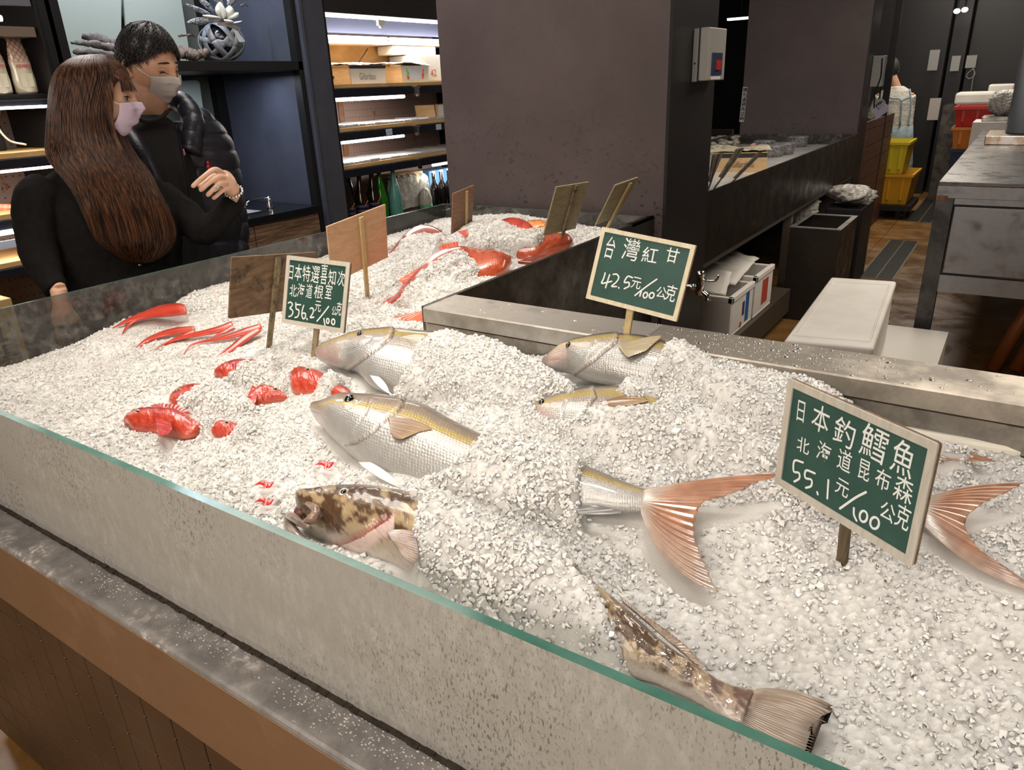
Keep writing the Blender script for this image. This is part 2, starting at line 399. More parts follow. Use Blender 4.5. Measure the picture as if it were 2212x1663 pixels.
# ---------- fish ----------
def fish_mat(name, rough=.22, metal=.0, scale=(95, 34), bst=.5, coat=.6, sheen_metal=None):
    if name in _M: return _M[name]
    m = bpy.data.materials.new(name); nt = NT(m); p = nt.nodes['Principled BSDF']
    at_ = node(nt, 'ShaderNodeAttribute'); at_.attribute_name = 'Col'; link(nt, at_.outputs['Color'], p.inputs['Base Color'])
    link(nt, at_.outputs['Alpha'], p.inputs['Metallic'])
    tc = node(nt, 'ShaderNodeTexCoord'); mp = node(nt, 'ShaderNodeMapping'); mp.inputs['Scale'].default_value = (scale[0], scale[1], 1)
    link(nt, tc.outputs['UV'], mp.inputs['Vector'])
    vo = node(nt, 'ShaderNodeTexVoronoi'); vo.inputs['Scale'].default_value = 1.0; vo.inputs['Randomness'].default_value = .35; link(nt, mp.outputs[0], vo.inputs['Vector'])
    n = noise(nt, mapped(nt), 60, 4, .6)
    h = mathn(nt, 'ADD', mathn(nt, 'MULTIPLY', vo.outputs['Distance'], -.8), mathn(nt, 'MULTIPLY', n, 1.2))
    link(nt, bump(nt, h, bst, .0012), p.inputs['Normal'])
    p.inputs['Roughness'].default_value = rough; p.inputs['Coat Weight'].default_value = coat; p.inputs['Coat Roughness'].default_value = .06
    _M[name] = m; return m
M_SILVER = fish_mat('silver_scales', .36, scale=(150, 80), bst=.9)
M_COD = fish_mat('mottled_skin', .3, scale=(260, 90), bst=.22, coat=.8)
M_RED = fish_mat('red_scales', .3, scale=(60, 30), bst=.5, coat=.7)
def fin_mat(name):
    m = bpy.data.materials.new(name); nt = NT(m); p = nt.nodes['Principled BSDF']
    a = node(nt, 'ShaderNodeAttribute'); a.attribute_name = 'Col'; link(nt, a.outputs['Color'], p.inputs['Base Color'])
    p.inputs['Roughness'].default_value = .28; p.inputs['Coat Weight'].default_value = .7; p.inputs['Coat Roughness'].default_value = .07
    link(nt, bump(nt, noise(nt, mapped(nt), 220, 3), .25, .001), p.inputs['Normal'])
    return m
M_FIN = fin_mat('fin_membrane')
M_EYEB = mat('fish_pupil', (.004, .006, .012), .04, spec=.8, coat=1)
M_EYEW = mat('fish_iris', (.62, .58, .5), .2, metal=.3, coat=1)
M_EYEG = mat('fish_iris_gold', (.25, .2, .08), .25, metal=.2, coat=1)
LAST = {}
FISHV = []        # all fish surface points, to shape the ice around them
def sstep(a, b, x): t = np.clip((x-a)/(b-a), 0, 1); return t*t*(3-2*t)
def setcol(o, cols):
    me = o.data; ca = me.color_attributes.new('Col', 'FLOAT_COLOR', 'POINT')
    ca.data.foreach_set('color', np.asarray(cols, dtype=np.float32).ravel())
def grid_mesh(name, V, m, parent, nr, nc, cols, closed=False, uv=None, caps=False):
    """V (nr*nc,3) world; uv (nr*nc,2)"""
    me = bpy.data.meshes.new(name); off = np.array(abs_loc(parent))
    i, j = np.meshgrid(np.arange(nr-1), np.arange(nc if closed else nc-1), indexing='ij')
    j2 = (j+1) % nc; Q = np.stack([i*nc+j, i*nc+j2, (i+1)*nc+j2, (i+1)*nc+j], -1).reshape(-1, 4)
    faces = Q.tolist()
    if caps: faces += [list(range(nc))[::-1], list(range((nr-1)*nc, nr*nc))]
    me.from_pydata((V-off).tolist(), [], faces); me.materials.append(m)
    me.polygons.foreach_set('use_smooth', [True]*len(faces))
    if uv is not None:
        ul = me.uv_layers.new(name='UVMap'); L = np.zeros(len(me.loops), int); me.loops.foreach_get('vertex_index', L)
        ul.data.foreach_set('uv', np.asarray(uv, dtype=np.float32)[L].ravel())
    me.update(); o = bpy.data.objects.new(name, me); COL.objects.link(o); o.parent = parent; ABS[o.name] = abs_loc(parent)
    setcol(o, cols); return o
class Plane:
    def __init__(s, px, py, z, n=(0, -.22, 1)):
        s.P = at(px, py, Z=z); s.N = _unit(n)
    def __call__(s, x, y, h=0.0): return at(x, y, P=s.P+s.N*h, N=s.N)
def fish_body(parent, pl, pairs, thick, m, colf, relief=None, nu=300, nv=110, sink=0.0, mid=0.0):
    W = np.array([[*pl(*d), *pl(*v)] for d, v in pairs]); W = spline(W, nu); D, Vn = W[:, :3], W[:, 3:]
    C = (D+Vn)/2; hd = (D-Vn)/2; u = np.linspace(0, 1, nu)
    ta = np.interp(u, np.linspace(0, 1, len(thick)), thick)
    C = C-np.array([0, 0, 1.])*(sink*sstep(.35, .8, u))[:, None]
    ta = np.convolve(np.pad(ta, 6, mode='edge'), np.ones(13)/13, 'valid')
    N = pl.N; e = _unit(hd.mean(0)*0)+hd/(np.linalg.norm(hd, axis=1)[:, None]+1e-9); w = C-CO; w /= np.linalg.norm(w, axis=1)[:, None]
    ce = np.linalg.norm(e-(e*w).sum(1)[:, None]*w, axis=1); Nn = N[None, :]-(w @ N)[:, None]*w; cn = np.linalg.norm(Nn, axis=1)
    al = np.linalg.norm(hd, axis=1); a2 = np.sqrt(np.maximum((al*ce)**2-(ta*cn)**2, (.45*al*ce)**2))/ce     # keep the traced outline as the silhouette
    hd = hd*(a2/al)[:, None]; th0 = np.arctan2(ta*cn, a2*ce)
    a = np.linspace(0, 2*PI, nv, endpoint=False); ca, sa = np.cos(a), np.sin(a)
    P = C[:, None, :]+hd[:, None, :]*ca[None, :, None]+N[None, None, :]*(ta[:, None]*sa[None, :])[..., None]
    U, A = np.meshgrid(u, a, indexing='ij'); A0 = A-th0[:, None]; Vv = (np.cos(A0)+1)/2; up = np.sin(A0) > -.1
    flat = P.reshape(-1, 3); v = flat-CO; z = v @ CF; PX = (CX+F*(v @ CR)/z).reshape(U.shape); PY = (CY-F*(v @ CU)/z).reshape(U.shape)
    if relief is not None:
        P = P+N[None, None, :]*(relief(U, Vv, PX, PY)*up)[..., None]
    cols = colf(U, Vv, PX, PY)
    flat = P.reshape(-1, 3); FISHV.append(flat)
    LAST['v'] = flat[up.ravel()]; LAST['p'] = np.stack([PX.ravel(), PY.ravel()], -1)[up.ravel()]
    uv = np.stack([U.ravel(), (A/(2*PI)).ravel()], -1)
    return grid_mesh('body', flat, m, parent, nu, nv, cols.reshape(-1, 4), True, uv, True), (C, hd, ta)
def fin(parent, name, pl, b0, b1, trail, bend0=(0, 0), bend1=(0, 0), colf=None, h=0.0, nr=30, nc=64, thick=.0012, lift=0.0, ray=.0007, nray=14, jag=.0):
    """rays run from the base b0-b1 to the trailing edge; all in photo pixels laid on plane pl"""
    s = np.linspace(0, 1, nr)[:, None]; t = np.linspace(0, 1, nc)[None, :]
    tr = np.array(trail, float)
    d = np.r_[0, np.cumsum(np.hypot(*np.diff(tr, axis=0).T))]; d /= d[-1]
    tx = np.interp(t[0], d, tr[:, 0]); ty = np.interp(t[0], d, tr[:, 1])
    bx = b0[0]+(b1[0]-b0[0])*t; by = b0[1]+(b1[1]-b0[1])*t
    w0 = np.clip(1-2*t, 0, 1)**1.3; w1 = np.clip(2*t-1, 0, 1)**1.3
    se = s*(1+jag*(hash2(np.floor(t*nray*3), t*0, 3)-.5)*s)
    X = bx*(1-se)+tx[None, :]*se+4*s*(1-s)*(w0*bend0[0]+w1*bend1[0]); Y = by*(1-se)+ty[None, :]*se+4*s*(1-s)*(w0*bend0[1]+w1*bend1[1])
    P0, N = pl.P+pl.N*h, pl.N
    dr = CR[None, None, :]*((X-CX)/F)[..., None]-CU[None, None, :]*((Y-CY)/F)[..., None]+CF
    tt = ((P0-CO) @ N)/(dr @ N); P = CO+dr*tt[..., None]
    rip = ray*np.sin(t*nray*2*PI)*np.sqrt(s)+lift*s*np.sin(PI*t)
    top = P+N*(rip+thick*(1.15-s))[..., None]; bot = P+N*(rip-thick*(1.15-s))[..., None]
    S, T = np.meshgrid(s[:, 0], t[0], indexing='ij')
    cols = colf(S, T, X+0*S, Y+0*S)
    # closed shell: top rows then bottom rows
    V = np.concatenate([top, bot[:, ::-1]], 1).reshape(-1, 3); cc = np.concatenate([cols, cols[:, ::-1]], 1).reshape(-1, 4)
    FISHV.append(top.reshape(-1, 3))
    return grid_mesh(name, V, M_FIN, parent, nr, nc*2, cc, True, None, True)
def blend(base, w, col): return base*(1-w[..., None])+np.array(col)*w[..., None]
def rgba(U, c, a=0.0): return np.broadcast_to(np.array([*c, a], float), U.shape+(4,)).copy()
def fish_eye(parent, pl, px, py, rpx, h, ring=M_EYEG, squash=(1, 1), tilt=0.0):
    """eye seated on the flank: iris ring + pupil"""
    c = LAST['v'][np.argmin(np.hypot(LAST['p'][:, 0]-px, LAST['p'][:, 1]-py))]; r = rpx*((c-CO) @ CF)/F; N = _unit(pl.N*.55+_unit(CO-c)*.7)
    e1 = _unit(pl(px+10, py, h)-c); e1 = _unit(e1-N*(e1 @ N)); e2 = np.cross(N, e1); R = np.stack([e1, e2, N], 1)
    ct, st = math.cos(tilt), math.sin(tilt); R = R @ np.array([[ct, -st, 0], [st, ct, 0], [0, 0, 1]])
    e = MB().ball(c-N*r*.15, (r*squash[0], r*squash[1], r*.5), 24, 12, 0, R); eo = e.build('eye', ring, parent, True)
    pk = .56 if ring is M_EYEW else .74; MB().ball(c+N*r*(.1 if pk > .6 else .2), (r*pk*squash[0], r*pk*squash[1], r*(.42 if pk > .6 else .34)), 24, 12, 0, R).build('pupil', M_EYEB, eo, True)
def tcurve(px, py, pts):
    """min pixel distance to a polyline"""
    best = np.full(px.shape, 1e9)
    for (x0, y0), (x1, y1) in zip(pts[:-1], pts[1:]):
        dx, dy = x1-x0, y1-y0; t = np.clip(((px-x0)*dx+(py-y0)*dy)/(dx*dx+dy*dy+1e-9), 0, 1)
        best = np.minimum(best, np.hypot(px-x0-t*dx, py-y0-t*dy))
    return best
def sideof(px, py, pts):
    """signed: + on the left of the polyline's run (screen), by horizontal offset"""
    ys = [p[1] for p in pts]; xs = [p[0] for p in pts]
    o = np.argsort(ys); return px-np.interp(py, np.array(ys)[o], np.array(xs)[o])
def amber_col(gill, stripe=.76, pink=.0, swid=.07):
    def f(U, V, PX, PY):
        n = vnoise(PX, PY, .09, 2)*.5+vnoise(PX, PY, .3, 3)*.3+vnoise(PX, PY, .7, 8)*.2
        c = rgba(U, (.41, .405, .385), .4)
        c = blend(c, sstep(.6, .85, V)*.8, (.36, .29, .23, .3))
        c = blend(c, sstep(stripe+.02, stripe+.07, V)*.9, (.27, .205, .15, .15)); c = blend(c, sstep(.955, .99, V+n*.02), (.10, .085, .06, .1))
        s = np.exp(-((V-stripe-.05*(U-.3))/swid)**2)*sstep(.06, .16, U)*(.75+.4*n)
        c = blend(c, np.clip(s, 0, 1)*.92, (.42, .31, .05, .1))
        c = blend(c, np.clip((1-sstep(.0, .14, U))*sstep(.45, .8, V), 0, 1)*.7, (.36, .30, .18, .2))
        c = blend(c, (1-sstep(.05, .2, U))*(1-sstep(.3, .7, V))*.5, (.66, .68, .66, .15))
        c = blend(c, np.clip(pink*(1-sstep(.14, .26, U))*np.exp(-((V-.55)/.25)**2), 0, 1), (.60, .40, .34, .2))
        g = tcurve(PX, PY, gill); sd = sideof(PX, PY, gill)
        c = blend(c, np.exp(-(g/3.0)**2)*(sd > -1)*.95, (.05, .015, .012, 0))
        c = blend(c, np.exp(-((sd+6)/5)**2)*np.exp(-(g/9)**2)*.4, (.75, .68, .6, .4))
        c[..., :3] *= (1+.25*(n-.5))[..., None]
        return np.clip(c, 0, 1)
    return f
def amber_relief(gill, mouth, pre=None):
    def f(U, V, PX, PY):
        g = tcurve(PX, PY, gill); sd = sideof(PX, PY, gill)
        r = .0035*np.where(sd < 0, np.exp(sd/45), 0)*sstep(0, .08, U)*(g < 70)-.004*np.exp(-(g/2.6)**2)
        r -= .003*np.exp(-(tcurve(PX, PY, mouth)/2.5)**2)
        if pre: r -= .0016*np.exp(-(tcurve(PX, PY, pre)/3.0)**2)
        return r
    return f
def tail_col(U, V, X, Y):
    n = vnoise(V*60, U*3, 1, 5); n2 = vnoise(X, Y, .06, 7)
    c = rgba(U, (.31, .135, .07), .0); c = blend(c, sstep(.45, .75, n)*.6, (.45, .26, .16, 0)); c = blend(c, (1-sstep(0, .35, U)), (.50, .42, .35, .1))
    c = blend(c, sstep(.55, .95, V)*.55, (.36, .31, .26, 0)); c = blend(c, sstep(.82, 1, U)*sstep(.6, 1, V)*.4, (.4, .37, .33, 0))
    c[..., :3] *= (.8+.4*n2)[..., None]; return np.clip(c, 0, 1)
def pec_col(U, V, X, Y):
    n = vnoise(V*50, U*3, 1, 6); c = rgba(U, (.20, .105, .05)); c = blend(c, sstep(.4, .8, n)*.6, (.36, .25, .14, 0)); c = blend(c, sstep(.5, 1, U)*.5, (.38, .27, .12, 0)); return c
def pec_pale(U, V, X, Y):
    n = vnoise(V*50, U*3, 1, 6); c = rgba(U, (.38, .31, .19)); c = blend(c, sstep(.4, .8, n)*.6, (.46, .40, .3, 0)); return c
def white_fin(U, V, X, Y):
    n = vnoise(V*40, U*3, 1, 6); c = rgba(U, (.7, .68, .64)); return blend(c, sstep(.4, .8, n)*.4, (.45, .43, .4, 0))
TH_AMB = [.004, .020, .034, .041, .045, .047, .047, .045, .041, .034, .026, .018, .012, .008]
GRP_A = 'yellow-striped silver fish in the ice'
# B: the large fish whose head and tail both show
pl = Plane(850, 960, .975)
t = thing('amberjack', 'largest silver fish with yellow stripe, head and rust-brown tail both clear of ice', 'fish', pl(950, 980), GRP_A)
pairs = [((670, 881), (670, 885)), ((684, 871), (674, 906)), ((715, 864), (689, 935)), ((752, 850), (713, 959)), ((790, 851), (746, 988)), ((850, 856), (800, 1027)), ((924, 874), (872, 1056)), ((982, 906), (950, 1080)), ((1050, 940), (1040, 1105)), ((1150, 975), (1140, 1120)), ((1262, 1004), (1248, 1108)), ((1340, 1036), (1335, 1110)), ((1395, 1057), (1395, 1107)), ((1432, 1066), (1424, 1114))]
GB = [(866, 862), (872, 872), (864, 884), (845, 898), (826, 915), (800, 938), (770, 955), (745, 960)]
fish_body(t, pl, pairs, TH_AMB, M_SILVER, amber_col(GB, .82, .3, .04), amber_relief(GB, [(670, 884), (690, 889), (704, 899)], [(800, 868), (790, 890), (775, 915), (765, 935)]))
fish_eye(t, pl, 755, 862, 15, .034, tilt=.1, squash=(1, .85))
fin(t, 'tail_fin', pl, (1390, 1060), (1384, 1106), [(1703, 1023), (1640, 1040), (1570, 1070), (1519, 1083), (1507, 1100), (1500, 1123), (1498, 1150), (1513, 1197), (1534, 1243), (1543, 1264), (1553, 1281)], (4, -9), (-22, 22), tail_col, h=.012, nray=22, nr=40, nc=120, jag=.05)
fin(t, 'pectoral_fin', pl, (838, 903), (845, 935), [(925, 920), (934, 927), (905, 933), (872, 947)], (5, -6), (-3, 5), pec_col, h=.047, nc=50)
fin(t, 'pelvic_fin', pl, (775, 1000), (800, 1000), [(872, 1056), (878, 1060), (868, 1058)], (-3, 5), (8, -3), white_fin, h=.02, nc=24, thick=.002)
fin(t, 'anal_fin', pl, (1345, 1107), (1280, 1092), [(1252, 1110), (1245, 1104), (1240, 1098)], (0, 2), (0, 0), lambda U, V, X, Y: blend(rgba(U, (.12, .12, .12)), sstep(.5, .8, vnoise(V*20, U*2, 1, 3)), (.5, .5, .48, 0)), h=.02, nc=24, thick=.0015)
# A
pl = Plane(830, 780, 1.0)
t = thing('amberjack', 'silver fish behind the largest one, pinkish head beside the smaller green price board', 'fish', pl(950, 790), GRP_A)
pairs = [((682, 763), (682, 768)), ((694, 746), (690, 783)), ((741, 728), (722, 800)), ((794, 715), (757, 806)), ((854, 710), (800, 842)), ((909, 712), (860, 862)), ((967, 715), (930, 885)), ((1030, 728), (1000, 892)), ((1100, 755), (1090, 890)), ((1170, 792), (1170, 878)), ((1225, 830), (1232, 866)), ((1262, 850), (1266, 864))]
GA = [(850, 716), (846, 727), (830, 741), (810, 757), (790, 772), (765, 790), (750, 800)]
fish_body(t, pl, pairs, TH_AMB[:12], M_SILVER, amber_col(GA, .90, .7, .04), amber_relief(GA, [(682, 766), (700, 772), (722, 778)], [(800, 735), (770, 752), (735, 768)]), sink=.015)
fish_eye(t, pl, 777, 722, 10, .022, tilt=.1, squash=(1, .6))
fin(t, 'pectoral_fin', pl, (842, 737), (850, 755), [(915, 724), (920, 728), (898, 747), (872, 757)], (4, -6), (0, 3), pec_pale, h=.043, nc=50)
fin(t, 'pelvic_fin', pl, (800, 812), (818, 815), [(845, 852), (850, 855), (842, 856)], (-3, 4), (5, -3), white_fin, h=.03, nc=24, thick=.002)
MB().tube([pl(712, 737, .012), pl(722, 734, .016), pl(736, 731, .016)], [.004, .006, .003], 10).build('lip', mat('pink_lip', (.5, .3, .25), .3, coat=.6), t, True)
# C
pl = Plane(1320, 780, 1.045)
t = thing('amberjack', 'silver fish lying against the steel ledge under the middle green price board', 'fish', pl(1450, 800), GRP_A)
pairs = [((1171, 777), (1172, 781)), ((1190, 768), (1185, 794)), ((1227, 742), (1212, 805)), ((1279, 729), (1245, 821)), ((1340, 723), (1300, 833)), ((1427, 727), (1380, 845)), ((1500, 750), (1470, 860)), ((1575, 790), (1560, 890)), ((1680, 850), (1680, 925)), ((1800, 900), (1800, 955)), ((1900, 940), (1900, 975)), ((1970, 965), (1970, 985))]
GC = [(1334, 726), (1331, 739), (1310, 756), (1285, 776), (1262, 793), (1240, 809)]
fish_body(t, pl, pairs, TH_AMB[:12], M_SILVER, amber_col(GC, .90, .75, .04), amber_relief(GC, [(1171, 779), (1195, 778), (1205, 776)], [(1285, 740), (1276, 760), (1270, 775)]), sink=.045)
fish_eye(t, pl, 1228, 745, 9, .020, tilt=.3, squash=(1, .65))
fin(t, 'pectoral_fin', pl, (1336, 748), (1350, 766), [(1427, 724), (1428, 728), (1395, 758), (1360, 770)], (4, -5), (0, 2), pec_pale, h=.045, nc=50)
fin(t, 'tail_fin', Plane(2030, 985, .985), (1965, 966), (1965, 985), [(2153, 997), (2120, 996), (2060, 994), (2010, 992)], (10, -8), (0, 0), tail_col, h=.008, nc=40)
# D
pl = Plane(1250, 880, .995)
t = thing('amberjack', 'silver fish buried to its yellow stripe, in front of the fish by the ledge', 'fish', pl(1500, 930), GRP_A)
pairs = [((1135, 893), (1136, 898)), ((1150, 880), (1148, 918)), ((1184, 859), (1180, 948)), ((1245, 843), (1230, 972)), ((1320, 835), (1300, 990)), ((1389, 836), (1380, 1000)), ((1470, 862), (1460, 1010)), ((1580, 905), (1580, 1020)), ((1700, 955), (1700, 1042)), ((1850, 1020), (1850, 1075)), ((1960, 1062), (1960, 1108)), ((2022, 1076), (2014, 1128))]
GD = [(1283, 843), (1288, 856), (1276, 872), (1262, 892), (1245, 912)]
fish_body(t, pl, pairs, TH_AMB[:12], M_SILVER, amber_col(GD, .88, .8, .045), amber_relief(GD, [(1135, 896), (1150, 899), (1165, 905)], [(1222, 868), (1216, 890), (1214, 905)]), sink=.035)
fish_eye(t, pl, 1170, 869, 10, .022, tilt=-.5, squash=(.8, 1))
fin(t, 'pectoral_fin', pl, (1302, 868), (1312, 878), [(1388, 856), (1402, 866), (1362, 876), (1330, 880)], (4, -7), (0, 3), pec_col, h=.044, nc=50)
plD = Plane(2010, 1100, .975)
fin(t, 'tail_fin', plD, (2000, 1074), (1995, 1135), [(2212, 1043), (2191, 1055), (2157, 1071), (2119, 1088), (2088, 1115), (2083, 1133), (2091, 1155), (2116, 1187), (2157, 1215), (2212, 1258), (2262, 1286)], (2, -9), (-8, 22), tail_col, h=.012, nray=22, nr=40, nc=120, jag=.04)
# ---- the cod ----
plc = Plane(740, 1130, .965, (0, -.12, 1))
t = thing('cod', 'mottled brown cod in front by the glass, open-mouthed head and blotched tail showing', 'fish', plc(1000, 1200))
pairs = [((650, 1086), (645, 1096)), ((656, 1069), (640, 1128)), ((672, 1060), (645, 1160)), ((705, 1055), (672, 1186)), ((745, 1050), (712, 1205)), ((800, 1050), (760, 1225)), ((864, 1058), (830, 1250)), ((925, 1075), (905, 1285)), ((1010, 1110), (990, 1320)), ((1120, 1170), (1105, 1370)), ((1240, 1225), (1215, 1410)), ((1330, 1290), (1290, 1440)), ((1395, 1348), (1345, 1462)), ((1450, 1396), (1398, 1470)), ((1513, 1440), (1455, 1492)), ((1565, 1474), (1520, 1526)), ((1632, 1492), (1598, 1578))]
CREASE = [(700, 1176), (735, 1172), (778, 1155), (812, 1132), (838, 1115)]
def cod_col(U, V, PX, PY):
    n = vnoise(PX, PY, .035, 1)*.45+vnoise(PX, PY, .09, 2)*.35+vnoise(PX, PY, .25, 3)*.2; fine = vnoise(PX, PY, .45, 4)
    c = rgba(U, (.47, .39, .31), .05); c = blend(c, sstep(.2, .55, V), (.36, .26, .15, .05))
    c = blend(c, sstep(.5, .62, n+.12*V)*sstep(.25, .6, V+n*.3), (.085, .045, .022, 0)); c = blend(c, sstep(.62, .75, 1-n+.05)*.55*sstep(.2, .5, V), (.40, .31, .18, .05))
    c = blend(c, (1-sstep(.12, .42, V))*.85, (.62, .56, .51, .05)); c = blend(c, sstep(.6, .8, fine)*(1-sstep(.3, .7, V))*.45, (.25, .2, .17, 0))
    g = tcurve(PX, PY, CREASE); c = blend(c, np.exp(-(g/6)**2)*.7, (.35, .08, .08, 0))
    below = PY-np.interp(PX, [700, 735, 778, 812, 838, 860], [1176, 1172, 1155, 1132, 1115, 1100])
    c = blend(c, (below > 4)*(below < 46)*(PX < 850)*(1-sstep(34, 46, below))*.8, (.68, .52, .47, 0))
    c = blend(c, np.exp(-(((PX-822)/26)**2+((PY-1085)/16)**2))*.8*(fine > .3), (.04, .025, .02, 0))
    c = blend(c, sstep(.82, 1, U)*.35, (.42, .28, .24, 0))
    c[..., :3] *= (1+.3*(fine-.5))[..., None]; return np.clip(c, 0, 1)
def cod_rel(U, V, PX, PY):
    r = -.006*np.exp(-(tcurve(PX, PY, CREASE)/4)**2)-.004*np.exp(-(tcurve(PX, PY, [(655, 1100), (680, 1092), (692, 1104), (680, 1125), (655, 1132)])/3)**2)
    return r+.0015*(vnoise(PX, PY, .12, 9)-.5)+.004*np.exp(-(((PX-740)/22)**2+((PY-1068)/14)**2))
fish_body(t, plc, pairs, [.008, .03, .042, .048, .052, .054, .055, .055, .052, .048, .042, .036, .028, .022, .017, .012, .008], M_COD, cod_col, cod_rel, nu=260, nv=96)
fish_eye(t, plc, 745, 1069, 12, .043, M_EYEW, (1, .78), .3)
mp = mat('mouth_flesh', (.34, .22, .16), .3, col2=(.16, .10, .07), ns=70, coat=.8)
b = MB(); P_ = spline(np.array([plc(x, y, h) for x, y, h in ((657, 1084, .03), (672, 1092, .04), (683, 1103, .044), (678, 1116, .042), (664, 1126, .036), (652, 1130, .028))]), 24)
b.tube(P_, list(np.interp(np.linspace(0, 1, 24), [0, .3, .7, 1], [.003, .006, .007, .003])), 12); b.build('upper_lip', mp, t, True)
b = MB(); P_ = spline(np.array([plc(x, y, h) for x, y, h in ((668, 1140, .034), (650, 1130, .03), (634, 1118, .022), (624, 1114, .012), (622, 1126, .006), (630, 1146, .012), (650, 1168, .018), (680, 1188, .02))]), 40)
b.tube(P_, list(np.interp(np.linspace(0, 1, 40), [0, .3, .5, .75, 1], [.004, .007, .006, .009, .006])), 12); b.build('lower_jaw', M_COD and mat('jaw_skin', (.33, .26, .21), .3, col2=(.15, .11, .08), ns=50, coat=.8), t, True)
MB().tube([plc(655, 1100, .01), plc(650, 1122, .01)], [.012, .014], 12).build('mouth_cavity', mat('mouth_cavity', (.12, .04, .03), .4), t, True)
def cod_fin(U, V, X, Y):
    n = vnoise(V*60, U*4, 1, 6); k = vnoise(X, Y, .05, 3); c = rgba(U, (.30, .22, .16)); c = blend(c, sstep(.35, .75, n)*.6, (.46, .38, .32, 0)); c = blend(c, sstep(.7, 1, U)*.7, (.10, .07, .05, 0)); c = blend(c, (1-sstep(0, .25, U))*sstep(.4, .6, k)*.7, (.07, .04, .03, 0)); return c
fin(t, 'tail_fin', plc, (1625, 1490), (1585, 1580), [(1797, 1524), (1788, 1543), (1779, 1560), (1750, 1573), (1758, 1594), (1742, 1634), (1722, 1652), (1695, 1650)], (4, -14), (-2, 10), cod_fin, h=.004, nray=30, nr=40, nc=160, jag=.12)
fin(t, 'dorsal_fin', plc, (1345, 1300), (1500, 1432), [(1336, 1284), (1384, 1322), (1438, 1360), (1482, 1394), (1527, 1443)], (0, -2), (0, 0), cod_fin, h=.012, nray=26, nc=120)
fin(t, 'dorsal_fin', plc, (1345, 1340), (1385, 1380), [(1322, 1318), (1335, 1340), (1350, 1365)], (0, 0), (0, 0), cod_fin, h=.02, nray=8, nc=40)
fin(t, 'pectoral_fin', plc, (835, 1150), (858, 1185), [(895, 1150), (902, 1175), (905, 1205), (895, 1215)], (0, -6), (0, 6), lambda U, V, X, Y: blend(cod_fin(U, V, X, Y), (vnoise(X, Y, .08, 2) > .5)*.5, (.42, .33, .34, 0)), h=.056, nray=12, nc=50)
# ---- rockfish heads ----
def red_col(dark=(.30, .02, .012), base=(.48, .05, .025), pale=(.58, .16, .09)):
    def f(U, V, PX, PY):
        n = vnoise(PX, PY, .12, 1)*.5+vnoise(PX, PY, .35, 2)*.5; c = rgba(U, base); c = blend(c, sstep(.5, .75, n)*.7, (*dark, 0)); c = blend(c, sstep(.55, .8, 1-n)*.6, (*pale, 0))
        c = blend(c, (1-sstep(.05, .35, V))*.5, (*pale, 0)); return np.clip(c, 0, 1)
    return f
def rock_rel(gill):
    def f(U, V, PX, PY):
        g = tcurve(PX, PY, gill); return -.003*np.exp(-(g/2)**2)+.0016*(vnoise(PX, PY, .25, 3)-.5)+.0012*(vnoise(PX, PY, .6, 4)-.5)
    return f
GRP_R = 'small red rockfish in the ice'
def rockfish(label, z, c0, pairs, gill, eye=None, er=6, th=.024, tilt=0.0, colf=None):
    pl = Plane(*c0, z); k = len(pairs); t = thing('rockfish', label, 'fish', pl(*c0), GRP_R)
    tk = [th*v for v in np.interp(np.linspace(0, 1, k), [0, .15, .35, .7, 1], [.2, .65, 1, .9, .35])]
    fish_body(t, pl, pairs, tk, M_RED, colf or red_col(), rock_rel(gill), nu=90, nv=48)
    if eye:
        fish_eye(t, pl, *eye, er, th*.72, M_EYEW, (1, .7), tilt)
    return t, pl
t, pl = rockfish('plumpest red rockfish, its whole scaly flank showing, head to the left', .945, (345, 910), [((268, 912), (270, 918)), ((276, 898), (276, 928)), ((291, 886), (288, 940)), ((314, 879), (310, 944)), ((345, 877), (345, 946)), ((377, 880), (375, 950)), ((400, 888), (398, 953)), ((420, 903), (418, 946)), ((436, 915), (436, 932))], [(322, 886), (330, 905), (322, 925), (308, 938)], (298, 889), 7.5, .027, -.5)
fin(t, 'pectoral_fin', pl, (338, 908), (340, 932), [(368, 912), (372, 925), (362, 938), (350, 942)], (0, -3), (0, 3), lambda U, V, X, Y: blend(rgba(U, (.38, .015, .015)), sstep(.5, .8, vnoise(V*20, U*3, 1, 3)), (.6, .08, .05, 0)), h=.028, nc=40)
fin(t, 'dorsal_fin', pl, (330, 880), (405, 892), [(325, 876), (345, 871), (375, 873), (405, 884), (415, 895)], (0, 0), (0, 0), lambda U, V, X, Y: rgba(U, (.45, .05, .03)), h=.0, nc=60, nray=11)
rockfish('red rockfish sunk to its black eye just behind the plumpest rockfish', .945, (410, 850), [((366, 872), (367, 877)), ((372, 855), (371, 888)), ((385, 840), (386, 900)), ((410, 829), (412, 905)), ((445, 829), (440, 905)), ((480, 840), (475, 898)), ((520, 862), (515, 885))], [(415, 838), (418, 855), (408, 868)], (387, 842), 6, .024, -.6)
rockfish('farthest red rockfish, eye hidden and only its curved back showing', .955, (510, 795), [((463, 808), (464, 813)), ((470, 797), (471, 823)), ((491, 782), (490, 834)), ((519, 775), (515, 838)), ((554, 777), (550, 838)), ((592, 786), (586, 826))], [(505, 785), (505, 805), (498, 815)], None)
t, pl = rockfish('red rockfish head just below the snout of the silver fish behind the largest one', .965, (665, 820), [((628, 812), (629, 822)), ((636, 797), (632, 849)), ((655, 791), (654, 856)), ((690, 799), (688, 860)), ((715, 815), (718, 862)), ((758, 842), (756, 870))], [(672, 805), (678, 822), (668, 838), (655, 850)], (664, 797), 7, .024, -.1)
